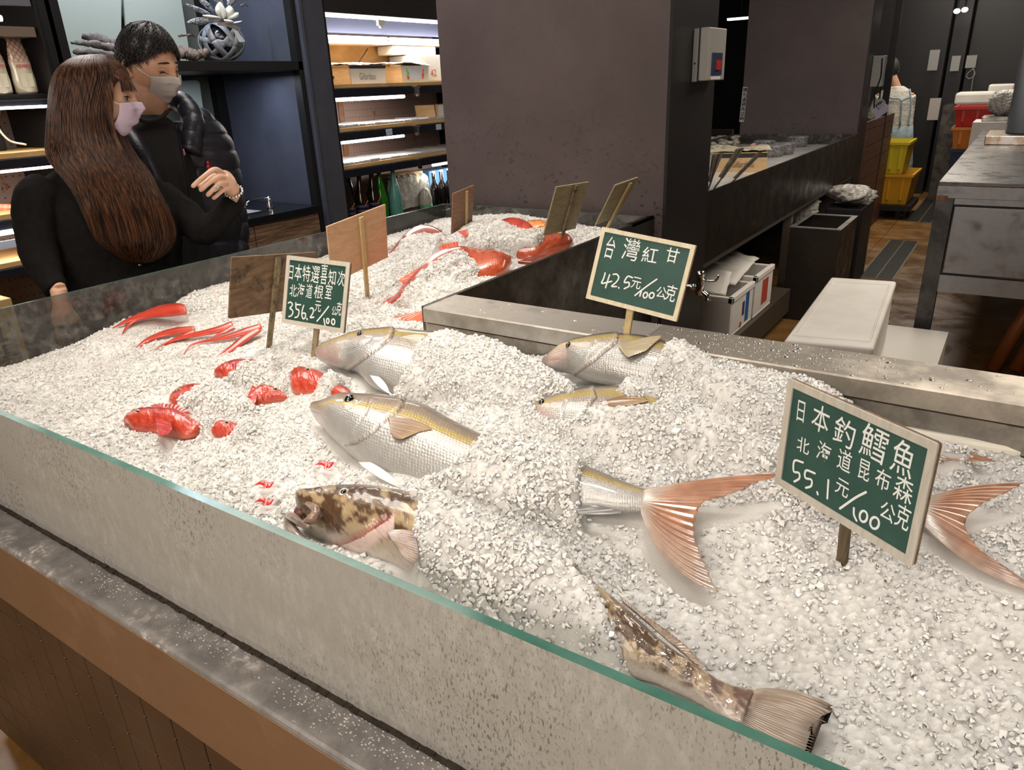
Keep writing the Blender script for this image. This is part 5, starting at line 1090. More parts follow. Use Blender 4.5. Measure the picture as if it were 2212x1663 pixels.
for lab_, y, x in (('second brown sake bottle from the black panel in the front row', 3.765, -3.80), ('third brown sake bottle of the front row, beside the green bottles', 3.89, -3.80), ('brown sake bottle in the back row nearest the black panel', 3.66, -3.93), ('brown sake bottle in the back row behind the second front bottle', 3.79, -3.93)):
    copy_thing(pb, (x, y, ZB), label=lab_)
gb_ = bottle('sake_bottle', 'bright green sake bottle in the front, next to the frosted turquoise bottle', SAKE, M_GRN, (-3.82, 3.985, ZB), M_BLKC, GB_, None, (.345, .385), .0175)
for lab_, y, x in (('green sake bottle half hidden behind the third brown bottle', 3.86, -4.0), ('green sake bottle just behind the bright green front bottle', 4.04, -3.95)): copy_thing(gb_, (x, y, ZB), label=lab_)
def lblt(t, c):
    MB().lathe([(.0155, .30), (.0165, .365)], c, 20).lathe([(.026, .262), (.0165, .31)], c, 20).build('neck_foil', mat('turquoise_foil', (.08, .42, .55), .35), t, True)
    MB().box((c[0]+.02, c[1]-.012, c[2]+.235), (c[0]+.03, c[1]+.02, c[2]+.265)).build('hang_tag', mat('label_pale', (.55, .6, .68), .5), t)
bottle('sake_bottle', 'frosted turquoise sake bottle with a cork-coloured cap', [(r*1.05, z) for r, z in SAKE], mat('frosted_turquoise', (.10, .28, .24), .3, col2=(.05, .2, .2)), (-3.79, 4.10, ZB), mat('cork_cap', (.45, .28, .12), .6), GB_, lblt, (.365, .39), .0165)
WB = [(.0001, 0), (.030, 0), (.032, .008), (.032, .13), (.026, .16), (.012, .19), (.0115, .23), (.0001, .23)]
M_CLR = mat('clear_bottle', (.66, .64, .58), .12, trans=.25, spec=.7); M_GC = mat('green_cap', (.02, .12, .07), .4)
wb = bottle('water_bottle', 'clear green-capped bottle in a shrink-wrapped pack, one of ten', WB, M_CLR, (-3.85, 4.20, ZB+.055), M_GC, 'clear bottles in the shrink-wrapped pack', None, (.215, .236), .0135)
k_ = 0
for i in range(5):
    for j in range(2):
        if i == j == 0: continue
        copy_thing(wb, (-3.85-.075*j, 4.20+.07*i, ZB+.055))
tag(MB().box((-4.0, 4.155, ZB), (-3.81, 4.52, ZB+.05)).build('cardboard_tray', mat('brown_tray', (.06, .035, .025), .6)), 'low dark tray under the shrink-wrapped clear bottles', 'tray')
b = MB(); rg = []
for x, z in ((-3.808, .06), (-3.806, .22), (-3.815, .27), (-3.85, .293), (-3.93, .296), (-3.965, .27), (-3.968, .06)): rg.append([(x, y, ZB+z+.004*math.sin(y*40)) for y in np.linspace(4.16, 4.52, 12)])
b.loft(rg, False); o = b.build('shrink_wrap', glass_mat('shrink_wrap_film', (.9, .9, .9), (.8, .78, .72), .22, .4, 30), None, True); tag(o, 'clear shrink wrap stretched over the pack of clear bottles', 'plastic wrap')
bottle('glass_flask', 'squat clear flask with green label in front of the wrapped pack', [(.0001, 0), (.045, 0), (.05, .01), (.05, .12), (.035, .17), (.02, .19), (.0001, .2)], mat('flask_glass', (.5, .5, .42), .08, trans=.4), (-3.775, 4.425, ZB), mat('green_paper', (.05, .2, .09), .5), None, None, (.02, .075), .0515)
BB = [(.0001, 0), (.036, 0), (.038, .01), (.038, .16), (.034, .185), (.015, .215), (.0145, .29), (.0001, .295)]
M_BLKB = mat('black_bottle_glass', (.006, .004, .004), .05, spec=.8)
bb = bottle('wine_bottle', 'black wine bottle with a white stopper near the plum pillar', BB, M_BLKB, (-3.79, 4.56, ZB), M_WHITE, 'black wine bottles near the pillar', None, (.285, .30), .0145)
copy_thing(bb, (-3.79, 4.655, ZB), label='middle one of the three black wine bottles near the pillar'); copy_thing(bb, (-3.79, 4.75, ZB), label='black wine bottle half hidden by the edge of the plum pillar')
tag(MB().box((-4.15, 4.36, ZB), (-3.98, 4.66, ZB+.29)).build('wooden_box', M_CRATE, None, bevel=.003), 'pine box standing behind the wrapped pack of clear bottles', 'box')
tag(MB().box((-4.12, 4.70, ZB), (-3.95, 5.0, ZB+.28)).build('blue_box', mat('blue_card', (.08, .2, .4), .5), None, bevel=.003), 'blue box behind the black wine bottles', 'box')
# -- refrigerated shelving at the far left
cl = cooler('open lit refrigerator at the left edge with bagged sauce bottles and peg panel', .6, 1.83, None)
for z, xx in ((1.60, -3.78), (1.36, -3.74), (1.105, -3.74), (.90, -3.72)): shelf(cl, .6, 1.83, z, x1=xx, rail=.035, m=M_PINE if z < 1.5 else M_BLACK)
tube(cl, .62, 1.80, -3.735, 1.545, r=.006, e=3); tube(cl, .62, 1.80, -3.735, 1.315-.03, r=.006, e=3); tube(cl, .62, 1.80, -3.72, 1.03, r=.011, e=4)
MB().box((-4.0, .61, 1.83), (-3.72, 1.82, 1.87)).build('canopy', mat('bronze_canopy', (.28, .22, .17), .3, metal=.6), cl); MB().box((XS-.03, .61, 1.95), (XS, 1.82, 3.1)).build('hood', mat('hood_grey', (.16, .17, .2), .35, metal=.5), cl)
tube(cl, .62, 1.70, -3.73, 1.90, r=.012, e=5)
tag(MB().box((-3.7235, 1.36, .9595+.0), (-3.7205, 1.50, .995)).build('price_tag', M_TAGP), 'pale blue price tag on the rail beside the woman', 'price tag')
MB().tube(spline(np.array([(-3.85, 1.50, 1.56), (-3.85, 1.64, 1.555), (-3.84, 1.61, 1.48), (-3.84, 1.64, 1.41), (-3.82, 1.70, 1.385)]), 24), .0045, 8).build('lamp_cable', mat('cream_plastic', (.62, .56, .44), .4), cl, True)
tag(MB().box((-3.99, 1.56, 1.3605), (-3.97, 1.68, 1.50)).build('black_tray', M_BLACK, None, bevel=.006), 'upright dark rounded tray on the shelf behind the white cable', 'tray')
# bagged bottles
M_BAG = bpy.data.materials.new('netted_bag'); nt = NT(M_BAG); p = nt.nodes['Principled BSDF']; v = mapped(nt); sx = node(nt, 'ShaderNodeSeparateXYZ'); link(nt, v, sx.inputs[0])
def diag(s_): return mathn(nt, 'ABSOLUTE', mathn(nt, 'SUBTRACT', mathn(nt, 'FRACT', mathn(nt, 'MULTIPLY', mathn(nt, 'ADD', sx.outputs[1], mathn(nt, 'MULTIPLY', sx.outputs[2], s_)), 45)), .5))
ln = mathn(nt, 'MINIMUM', diag(.8), diag(-.8)); net = ramp(nt, ln, [(.05, 1.0), (.09, 0.0)]); hi = mathn(nt, 'GREATER_THAN', sx.outputs[2], .13)
net = mathn(nt, 'MULTIPLY', net, hi); link(nt, mixc(nt, net, (.70, .62, .48), (.65, .10, .08)), p.inputs['Base Color']); p.inputs['Roughness'].default_value = .2; p.inputs['Coat Weight'].default_value = .7
def bag(label, c):
    t = thing('sauce_bottle', label, 'sauce bottle', c, 'bagged sauce bottles on the top shelf'); rings = []
    for z, ry, rx in ((0, .042, .026), (.01, .047, .03), (.06, .048, .031), (.10, .044, .028), (.13, .046, .024), (.19, .036, .016), (.215, .03, .006), (.235, .040, .003)):
        rings.append([(c[0]+rx*math.sin(a)*(1+.08*math.sin(5*a)), c[1]+ry*math.cos(a), c[2]+z) for a in np.linspace(0, 2*PI, 20, endpoint=False)])
    o = MB().loft(rings).build('bag', M_BAG, t, True)
    b = MB(); put_text(b, 'KEWPIE', .018, (c[0]+.030, c[1], c[2]+.115), (0, 1, 0), (0, 0, 1), 0, 0, .0003); b.build('lettering', mat('red_print', (.6, .06, .05), .5), t)
    MB().box((c[0]+.0305, c[1]-.026, c[2]+.03), (c[0]+.0315, c[1]+.026, c[2]+.085)).build('label_patch', mat('cream_label', (.72, .66, .5), .4), t)
    return t
for i, (y, x, s_) in enumerate(((1.555, -3.82, 'bagged sauce bottle at the left edge of the picture, front row'), (1.655, -3.815, 'bagged sauce bottle in front, its net print clearest'), (1.765, -3.82, 'bagged sauce bottle next to the hair of the woman'), (1.60, -3.92, 'bagged sauce bottle in the back row, farthest left'), (1.71, -3.92, 'bagged sauce bottle in the back row between two front ones'))): bag(s_, (x, y, 1.6005))
t = thing('cardboard_box', 'yellowish cardboard box with black characters at the left edge', 'box', (-3.5, 1.33, 0)); bl_ = at(43, 660, X=-3.45)
MB().box((-3.80, .95, .42), (-3.46, bl_[1]-.02, .80)).build('carton', mat('yellow_card', (.46, .34, .15), .6), t, bevel=.004); b = MB()
put_text(b, '山', .12, (-3.458, bl_[1]-.10, .665), (0, 1, 0), (0, 0, 1), 0, 0, .002); put_text(b, '場', .12, (-3.458, bl_[1]-.10, .55), (0, 1, 0), (0, 0, 1), 0, 0, .002); put_text(b, 'FARM', .03, (-3.458, bl_[1]-.09, .475), (0, 1, 0), (0, 0, 1)); b.build('lettering', M_INK, t)
MB().box((-3.80, .9, .0), (-3.46, 1.40, .418)).build('carton', mat('yellow_card', (.46, .34, .15), .6), t)
tag(MB().tube([(-3.95, 1.50, 1.112), (-3.9, 1.54, 1.118), (-3.86, 1.60, 1.115)], [.008, .02, .012], 8).build('shrimp_packet', mat('orange_shrimp', (.62, .18, .08), .4, col2=(.7, .4, .3), ns=60)), 'orange packet lying on the shelf beside the shoulder of the woman', 'packet')
lamp(2.0, 3.2, -3.95, 1.66, 7, (.8, .88, 1.0)); lamp(2.0, 3.2, -4.0, 2.9, 20, (.75, .85, 1.0))
# ---------- people ----------
M_SKIN = mat('skin', (.50, .27, .17), .45, col2=(.56, .32, .21), ns=20, sss=.12, bs=300, bst=.08, bd=.001)
M_SKINH = mat('hand_skin', (.62, .37, .25), .45, col2=(.66, .42, .3), ns=30, sss=.12)
M_KNIT = mat('black_knit', (.0055, .005, .005), .95, col2=(.009, .008, .0075), ns=60, bs=260, bst=.6, bd=.002, spec=.2)
M_TEE = mat('charcoal_jersey', (.014, .0135, .0135), .9, bs=400, bst=.3)
M_PUFF = mat('navy_nylon', (.016, .016, .024), .33, col2=(.024, .024, .034), ns=30, bs=90, bst=.35, bd=.004)
M_TROU = mat('dark_trousers', (.012, .012, .014), .8)
M_SHOE = mat('dark_shoe', (.01, .01, .01), .5)
def remesh(o, vox, smooth=3):
    m = o.modifiers.new('fuse', 'REMESH'); m.mode = 'VOXEL'; m.voxel_size = vox; m.use_smooth_shade = True
    s_ = o.modifiers.new('soften', 'SMOOTH'); s_.factor = .5; s_.iterations = smooth; return o
def ell(c, a, b_, n=28): c = np.array(c); return [c+np.array(a)*math.cos(q)+np.array(b_)*math.sin(q) for q in np.linspace(0, 2*PI, n, endpoint=False)]
def sec(pl_, pr_, py, X, dp, fwd=(1, 0, 0)):
    L, R = at(pl_, py, X=X), at(pr_, py, X=X); a = (R-L)/2; f_ = _unit(fwd)*dp; return ell((L+R)/2, a, f_)
def head_frame(c, fwd, roll=0.0, s=1.0):
    f_ = _unit(fwd); l_ = _unit(np.cross((0, 0, 1), f_)); u_ = np.cross(f_, l_); cr, sr = math.cos(roll), math.sin(roll)
    return np.array(c), f_, l_*cr+u_*sr, u_*cr-l_*sr, s
def head_r(D, male=True):
    """head surface for unit directions D (fwd, left, up), metres from the head centre"""
    x, y, z = D[..., 0], D[..., 1], D[..., 2]; g = lambda v, s: np.exp(-(v/s)**2)
    X = .098*x; Y = .076*y; Z = .118*z
    low = np.clip(-z, 0, 1); Y = Y*(1-.30*low**1.3+(.05 if male else 0)*g(z+.45, .25)); X = X*np.where(x > 0, 1-.10*low, 1-.38*low)+.012*low*(x > 0)
    fr = np.clip(x, 0, 1)**.6
    X = X+fr*(.019*g(y, .13)*g(z+.20, .17)+.010*g(y, .16)*g(z-.02, .2)+.006*g(z-.20, .10)*g(y, .55)-.011*(g(y-.36, .18)+g(y+.36, .18))*g(z-.04, .12)
                +.006*(g(y-.5, .2)+g(y+.5, .2))*g(z+.2, .2)+.009*g(y, .3)*g(z+.52, .10)+.012*g(y, .3)*g(z+.88, .14)-.004*g(y, .4)*g(z+.68, .07))
    return np.stack([X, Y, Z], -1)
def head_mesh(fr, male=True, nu=90, nv=110, s=1.0):
    c, f_, l_, u_, s = fr; b = MB(); rings = []
    for th in np.linspace(.02, PI-.02, nv):
        q = np.linspace(0, 2*PI, nu, endpoint=False); D = np.stack([np.sin(th)*np.cos(q), np.sin(th)*np.sin(q), np.full(nu, np.cos(th))], -1)
        P = head_r(D, male)*s; rings.append(list(c+P[:, :1]*f_+P[:, 1:2]*l_+P[:, 2:]*u_))
    b.loft(rings)
    for sd in (1, -1):      # ears
        e = c+f_*(-.006)+l_*sd*.074*s+u_*(-.008); R = np.stack([_unit(f_*.9+l_*sd*-.3), _unit(l_*sd+f_*-.35), u_], 1)
        pts = [e+R @ np.array([.019*math.cos(q)*(1-.25*(math.sin(q) < 0)), .007, .031*math.sin(q)]) for q in np.linspace(-2.2, 3.3, 16)]; b.tube(pts, .0052, 8); b.ball(e, (.014, .006, .024), 14, 8, 0, R)
    return b
def hp(fr, dx, dy, dz, off=0.0, male=True, s=None):
    c, f_, l_, u_, s = fr; D = _unit((dx, dy, dz)); P = head_r(D[None], male)[0]*s; n = _unit(f_*D[0]+l_*D[1]+u_*D[2]); return c+f_*P[0]+l_*P[1]+u_*P[2]+n*off
def face_mask(fr, parent, m, male=True, drop=0.0):
    rows, colsn = 26, 33; V = []
    for i in range(rows):
        v_ = i/(rows-1); row = []
        for j in range(colsn):
            u = -1+2*j/(colsn-1); z = -.10-.80*v_+.06*(1-u*u)*(1-v_)-drop; y = u*(.78-.10*v_)
            x = math.sqrt(max(.03, 1-min(.96, y*y+min(z*z, .8)))); base_ = hp(fr, x, y, z, .006, male)
            c, f_, l_, u_, _s = fr; puff = .007*(1-u*u)*math.sin(PI*min(1, v_*.9+.08)); pleat = .0035*((v_*4.5) % 1)*(1-abs(u)**4)*(v_ > .15)
            row.append(base_+f_*(puff+pleat+.002))
        V.append(row)
    b = MB(); b.loft([r+[q-fr[1]*.0016 for q in r[::-1]] for r in V]); o = b.build('face_mask', m, parent, True)
    for sd, j in ((1, -1), (-1, 0)):
        ear = fr[0]+fr[1]*(-.006)+fr[2]*sd*.082+fr[3]*.022; ear2 = fr[0]+fr[1]*(-.014)+fr[2]*sd*.080-fr[3]*.032
        for a, e in ((V[1][j], ear), (V[-3][j], ear2)):
            mid = (np.array(a)+e)/2+fr[2]*sd*.010; MB().tube(spline(np.array([a, mid, e]), 12), .0015, 6).build('ear_loop', M_WHITE, o, True)
    return V
def eye_set(fr, parent, sides, male=True, closed=False, z=.045):
    for sd in sides:
        p_ = hp(fr, .92, sd*.36, z, -.007, male)
        if not closed:
            e = MB().ball(p_, .0115, 18, 12).build('eye', mat('eye_white', (.62, .56, .52), .15), parent, True); MB().ball(p_+fr[1]*.0065+fr[3]*-.001, .0068, 12, 8).build('iris', mat('dark_iris', (.01, .006, .004), .08), e, True)
        lash = [hp(fr, .92-.06*abs(t_), sd*(.36+t_*.19), z+.030*(1-t_*t_)-(.05 if closed else 0), .0028, male) for t_ in np.linspace(-1, 1, 9)]
        MB().tube(lash, [.0006, .0013, .0017, .0018, .0018, .0018, .0017, .0013, .0008], 6).build('lashes', mat('hair_black', (.008, .007, .007), .45), parent, True)
        lid = [hp(fr, .92-.06*abs(t_), sd*(.36+t_*.2), z+.085*(1-t_*t_*.6)-(.03 if closed else 0), .0015, male) for t_ in np.linspace(-1, 1, 9)]
        MB().tube(lid, [.001, .0025, .0036, .004, .004, .004, .0036, .0025, .001], 8).build('eyelid', M_SKIN, parent, True)
        brow = [hp(fr, .9-.08*abs(t_), sd*(.38+t_*.24), z+.20+.03*(1-t_*t_), .001, male) for t_ in np.linspace(-1, 1, 9)]
        MB().tube(brow, [.001, .0028, .0034, .0036, .0034, .003, .0026, .002, .001], 8).build('eyebrow', mat('brow_black', (.02, .014, .012), .7), parent, True)
def strands(paths, r, n=4):
    """many thin hairs in one mesh; paths: (k, m, 3)"""
    paths = np.asarray(paths); k, m_, _ = paths.shape; T = np.gradient(paths, axis=1); T /= np.linalg.norm(T, axis=2, keepdims=True)+1e-9
    A = np.cross(T, np.array([.3, .9, .2])); A /= np.linalg.norm(A, axis=2, keepdims=True)+1e-9; B = np.cross(T, A)
    rr_ = r*np.sin(np.linspace(.5, PI-.12, m_))[None, :, None]
    V = np.stack([paths+rr_*(math.cos(q)*A+math.sin(q)*B) for q in np.linspace(0, 2*PI, 3, endpoint=False)], 2)  # k,m,3,3
    i, j, a = np.meshgrid(np.arange(k), np.arange(m_-1), np.arange(3), indexing='ij'); base_ = i*m_*3+j*3
    Q = np.stack([base_+a, base_+(a+1) % 3, base_+3+(a+1) % 3, base_+3+a], -1).reshape(-1, 4); return V.reshape(-1, 3), Q
def add_np(b, V, Q): o = len(b.v); b.v.extend(map(tuple, V.tolist())); b.f.extend([tuple(q+o for q in f) for f in Q.tolist()]); b.m.extend([0]*len(Q)); return b
def hair_mat(nm, a, b_, rough=.38):
    m = bpy.data.materials.new(nm); nt = NT(m); p = nt.nodes['Principled BSDF']; v = mapped(nt, (60, 60, 1.5)); n = noise(nt, v, 3, 3); sx = node(nt, 'ShaderNodeSeparateXYZ'); tc = node(nt, 'ShaderNodeTexCoord'); link(nt, tc.outputs['Object'], sx.inputs[0])
    link(nt, ramp(nt, n, [(.38, a), (.64, b_)]), p.inputs['Base Color']); p.inputs['Roughness'].default_value = rough; p.inputs['Anisotropic'].default_value = .6; link(nt, bump(nt, n, .5, .002), p.inputs['Normal']); return m
def finger(b, pts, r0, r1, n=10):
    P = spline(np.array(pts), 14); b.tube(P, list(np.linspace(r0, r1, 14)*(1+.08*np.sin(np.linspace(0, 2.5*PI, 14)))), n); b.ball(P[-1], r1, 10, 6); b.ball(P[0], r0, 10, 6)
# --- the woman ---
XW_ = -2.40
wo = thing('person', 'woman in a black buttoned top with very long brown hair and lilac face mask', 'person', (XW_, 1.2, 0))
fw = head_frame(at(212, 212, X=XW_), (.60, .77, -.10), -.03, .97)
b = head_mesh(fw, False, s=.97)
nk = at(215, 352, X=XW_-.01); b.tube([fw[0]-fw[3]*.05-fw[1]*.02, fw[0]*.45+nk*.55, nk, nk-(0, 0, .06)], [.055, .05, .055, .09], 20)
# arms, torso, legs carried inside the clothes
shR, shL = at(85, 402, X=XW_), at(352, 415, X=XW_); elR = at(88, 530, X=XW_+.02); wrR = at(126, 625, X=-2.275); elL = at(440, 500, X=XW_+.12); wrL = at(503, 424, X=XW_+.17)
hip = (shR+shL)/2; hip = np.array([XW_, hip[1], .92])
b.tube([shR, elR, wrR], [.03, .026, .022], 14); b.tube([shL, elL, wrL], [.03, .026, .022], 14)
b.loft([ell((shR+shL)/2+(0, 0, .02), (0, .15, 0), (.07, 0, 0)), ell(hip+(0, 0, .25), (0, .125, 0), (.085, 0, 0)), ell(hip, (0, .155, 0), (.10, 0, 0)), ell(hip-(0, 0, .12), (0, .15, 0), (.10, 0, 0))])
for s_ in (-1, 1): b.tube([hip+(0, .08*s_, -.05), hip+(0, .085*s_, -.45), hip+(-.01, .085*s_, -.86)], [.078, .052, .035], 14)
# hanging right hand just outside the glass
XH = -2.262; k = at(143, 700, X=XH); w0 = at(132, 655, X=XH-.005)
b.tube([wrR, w0, (w0+k)/2, k], [.023, .022, .032, .034], 14)
hq = lambda x, y, d=0: at(x, y, X=XH+d)
for i, (a, m_, e, r) in enumerate((((126, 708), (127, 725), (132, 742), .0085), ((138, 712), (139, 732), (141, 750), .009), ((150, 712), (153, 733), (154, 752), .009), ((161, 707), (166, 727), (166, 744), .008))): finger(b, [hq(*a, -.004), hq(*m_, .004), hq(*e, .0)], r, r*.8)
finger(b, [hq(152, 672, .012), hq(168, 690, .016), hq(176, 712, .012)], .010, .0075)
# raised left hand: fingers curled towards the chest
XF = XW_+.19; g_ = lambda x, y, d=0: at(x, y, X=XF+d)
b.tube([wrL, g_(502, 410), g_(492, 398), g_(478, 387)], [.023, .024, .032, .030], 16); b.ball(g_(484, 391, .0), (.020, .040, .036), 16, 10)
finger(b, [g_(478, 373, .012), g_(462, 367, .03), g_(438, 383, .035), g_(417, 402, .02)], .0108, .0072)
finger(b, [g_(484, 384, .02), g_(468, 384, .042), g_(448, 398, .04), g_(434, 410, .02)], .0105, .0074)
finger(b, [g_(489, 396, .022), g_(474, 397, .044), g_(458, 412, .04), g_(449, 421, .022)], .0100, .0072)
finger(b, [g_(494, 408, .02), g_(482, 410, .036), g_(468, 423, .03), g_(461, 428, .018)], .0088, .0064)
finger(b, [g_(488, 380, -.02), g_(466, 378, -.012), g_(446, 392, .0), g_(432, 404, .006)], .0115, .008)
remesh(b.build('body', M_SKINH, wo), .0032, 2)
eye_set(fw, wo, (-1, 1), False)
face_mask(fw, wo, mat('lilac_mask', (.56, .46, .58), .7, bs=300, bst=.1), False)
b = MB(); b.tube([g_(471, 411, .05), g_(466, 404, .05)], .004, 8); P_ = g_(466, 407, .042)
b = MB(); b.tube([P_+(.004*math.cos(q)*2.6, .0105*math.sin(q), .0105*math.cos(q)) for q in np.linspace(0, 2*PI, 20)], .0016, 6); b.ball(P_+(.011, 0, .004), .0035, 8, 6); b.build('ring', M_CHROME, wo, True)
b = MB(); P_ = g_(505, 414, -.005); ax = _unit(g_(492, 398)-wrL); a1 = _unit(np.cross(ax, (0, 0, 1))); a2 = np.cross(ax, a1)
for q in np.linspace(0, 2*PI, 16, endpoint=False): b.ball(P_+(a1*math.cos(q)+a2*math.sin(q))*.0285, .0048, 8, 6)
b.build('bracelet', M_CHROME, wo, True)
# knit top
b = MB(); f0 = (.97, -.2, 0)
b.loft([sec(180, 245, 345, XW_, .06, f0), sec(140, 290, 360, XW_, .075, f0), sec(92, 345, 385, XW_, .085, f0), sec(80, 372, 415, XW_, .095, f0), sec(98, 388, 450, XW_+.01, .115, f0), sec(112, 392, 500, XW_+.01, .125, f0), sec(118, 390, 550, XW_, .118, f0), sec(120, 388, 610, XW_, .11, f0), sec(116, 386, 680, XW_, .115, f0), sec(112, 384, 740, XW_, .115, f0)])
b.tube(spline(np.array([shR+(0, .02, -.005), at(76, 440, X=XW_+.01), at(80, 530, X=XW_+.02), at(100, 590, X=-2.33), at(122, 626, X=-2.285)]), 16), list(np.interp(np.linspace(0, 1, 16), [0, .2, .6, .9, 1], [.058, .06, .05, .036, .034])), 20)
b.tube(spline(np.array([shL+(0, -.02, -.01), at(398, 462, X=XW_+.05), at(440, 498, X=XW_+.11), at(478, 470, X=XW_+.15), at(500, 434, X=XW_+.165)]), 18), list(np.interp(np.linspace(0, 1, 18), [0, .25, .55, .9, 1], [.06, .056, .05, .036, .034])), 20)
o = remesh(b.build('knit_top', M_KNIT, wo), .006, 4); tx = bpy.data.textures.new('cloth_folds', 'CLOUDS'); tx.noise_scale = .09; d_ = o.modifiers.new('folds', 'DISPLACE'); d_.texture = tx; d_.strength = .014; d_.mid_level = .5
for x, y in ((298, 536), (302, 573)):
    MB().ball(at(x, y, X=XW_+.128), (.004, .006, .006), 12, 8).build('button', mat('pearl_button', (.2, .2, .2), .15, 1), wo, True)
b = MB(); Hh = hip
b.loft([ell(Hh+(0, 0, .02), (0, .165, 0), (.11, 0, 0)), ell(Hh-(0, 0, .14), (0, .16, 0), (.115, 0, 0))])
for s_ in (-1, 1): b.tube([Hh+(0, .08*s_, -.05), Hh+(0, .085*s_, -.45), Hh+(-.01, .085*s_, -.86)], [.088, .066, .056], 16)
remesh(b.build('trousers', M_TROU, wo), .008)
for s_ in (-1, 1): MB().loft([ell((Hh[0]-.01+dx, Hh[1]+.085*s_, zz_), (0, .04*w_, 0), (0, 0, zz_*.98)) for dx, w_, zz_ in ((-.07, .6, .03), (-.03, 1, .045), (.08, 1.05, .035), (.15, .7, .02))]).build('shoe', M_SHOE, wo, True)
# long hair: a full body of hair with loose strands over it
rows = [(118, 185, 222, -.02, .03), (124, 158, 240, -.01, .07), (140, 133, 262, 0, .095), (165, 116, 278, 0, .108), (200, 108, 270, -.005, .112), (240, 105, 258, -.01, .112), (290, 102, 268, -.01, .108), (335, 104, 292, .02, .10), (370, 128, 318, .06, .075), (410, 160, 338, .09, .055), (450, 182, 358, .11, .045), (490, 200, 371, .12, .038), (525, 222, 368, .125, .030), (555, 262, 345, .125, .016), (570, 290, 318, .125, .006)]
R0 = np.array([[*at(l_, y, X=XW_+dx), *at(r_, y, X=XW_+dx), dp] for y, l_, r_, dx, dp in rows]); R1 = spline(R0, 60)
fd = _unit((.88, -.45, 0))
def hring(i, k, n=40, q=None): L, Rr, dp = R1[i, :3], R1[i, 3:6], R1[i, 6]; qq = np.linspace(0, 2*PI, n, endpoint=False) if q is None else q; c = (L+Rr)/2; return c+np.cos(qq)[:, None]*(Rr-L)/2*k+np.sin(qq)[:, None]*fd*dp*k
M_HAIRB = hair_mat('brown_hair', (.012, .005, .003), (.15, .056, .022)); b = MB(); ang = np.linspace(0, 2*PI, 72, endpoint=False)
b.loft([list(hring(i, (.965+.012*math.sin(i))*(1 if i < 44 else max(.25, 1-(i-44)*.09)), 72)) for i in range(52)])
NSR = 2600; q0 = RNG.uniform(0, 2*PI, NSR); paths = []
tt = np.arange(60); wav = RNG.uniform(-.09, .09, (NSR, 1))*np.sin(np.linspace(0, 1, 60)[None]*RNG.uniform(4, 12, (NSR, 1))+RNG.uniform(0, 6, (NSR, 1)))*np.linspace(.2, 1.5, 60)[None]
kk = 1.0+RNG.uniform(-.03, .035, (NSR, 1))+RNG.uniform(-.03, .05, (NSR, 1))*np.linspace(0, 1.5, 60)[None]**3
Lh, Rh, dph = R1[:, :3], R1[:, 3:6], R1[:, 6]; Q_ = q0[:, None]+wav
PT = (Lh+Rh)[None]/2+np.cos(Q_)[..., None]*((Rh-Lh)/2)[None]*kk[..., None]+np.sin(Q_)[..., None]*fd*(dph[None]*kk)[..., None]
PT = PT[:, 2:, :]; endc = RNG.randint(40, 58, NSR)
for e_ in (44, 52, 58): sel = PT[(endc <= e_) & (endc > e_-9)][:, :e_, :]; 
V_, Q2 = strands(PT[:1500, :50:2], .0013); add_np(b, V_, Q2); V_, Q2 = strands(PT[1500:2000, :54:2], .0013); add_np(b, V_, Q2); V_, Q2 = strands(PT[2000:, :58:2], .0012); add_np(b, V_, Q2)
b.build('long_hair', M_HAIRB, wo, True)
# fringe and face-side locks
b = MB(); fp = []
for _ in range(260):
    y_ = random.uniform(-.75, .1); r0 = hp(fw, .45, y_, .85, .010, False); r1 = hp(fw, .82, y_*1.05, .52, .014, False); r2 = hp(fw, .95, y_*1.1-.08, .22+random.uniform(-.05, .1), .009, False)
    fp.append(spline(np.array([r0, r1, r2]), 12))
for _ in range(500):
    s_ = random.uniform(0, 1); r0 = hp(fw, .35, -.5, .85, .012, False); r1 = hp(fw, .55-.35*s_, -.85, .35, .016, False); r2 = hp(fw, .48-.4*s_, -.95, -.2, .014, False); r3 = hp(fw, .40-.3*s_, -.8, -.85, .03, False); r4 = at(262+50*(1-s_)*.8, 395+random.uniform(-10, 60), X=XW_+.12)
    fp.append(spline(np.array([r0, r1, r2, r3, r4]), 12))
V_, Q2 = strands(np.array(fp), .0014); add_np(b, V_, Q2); b.build('fringe', M_HAIRB, wo, True)
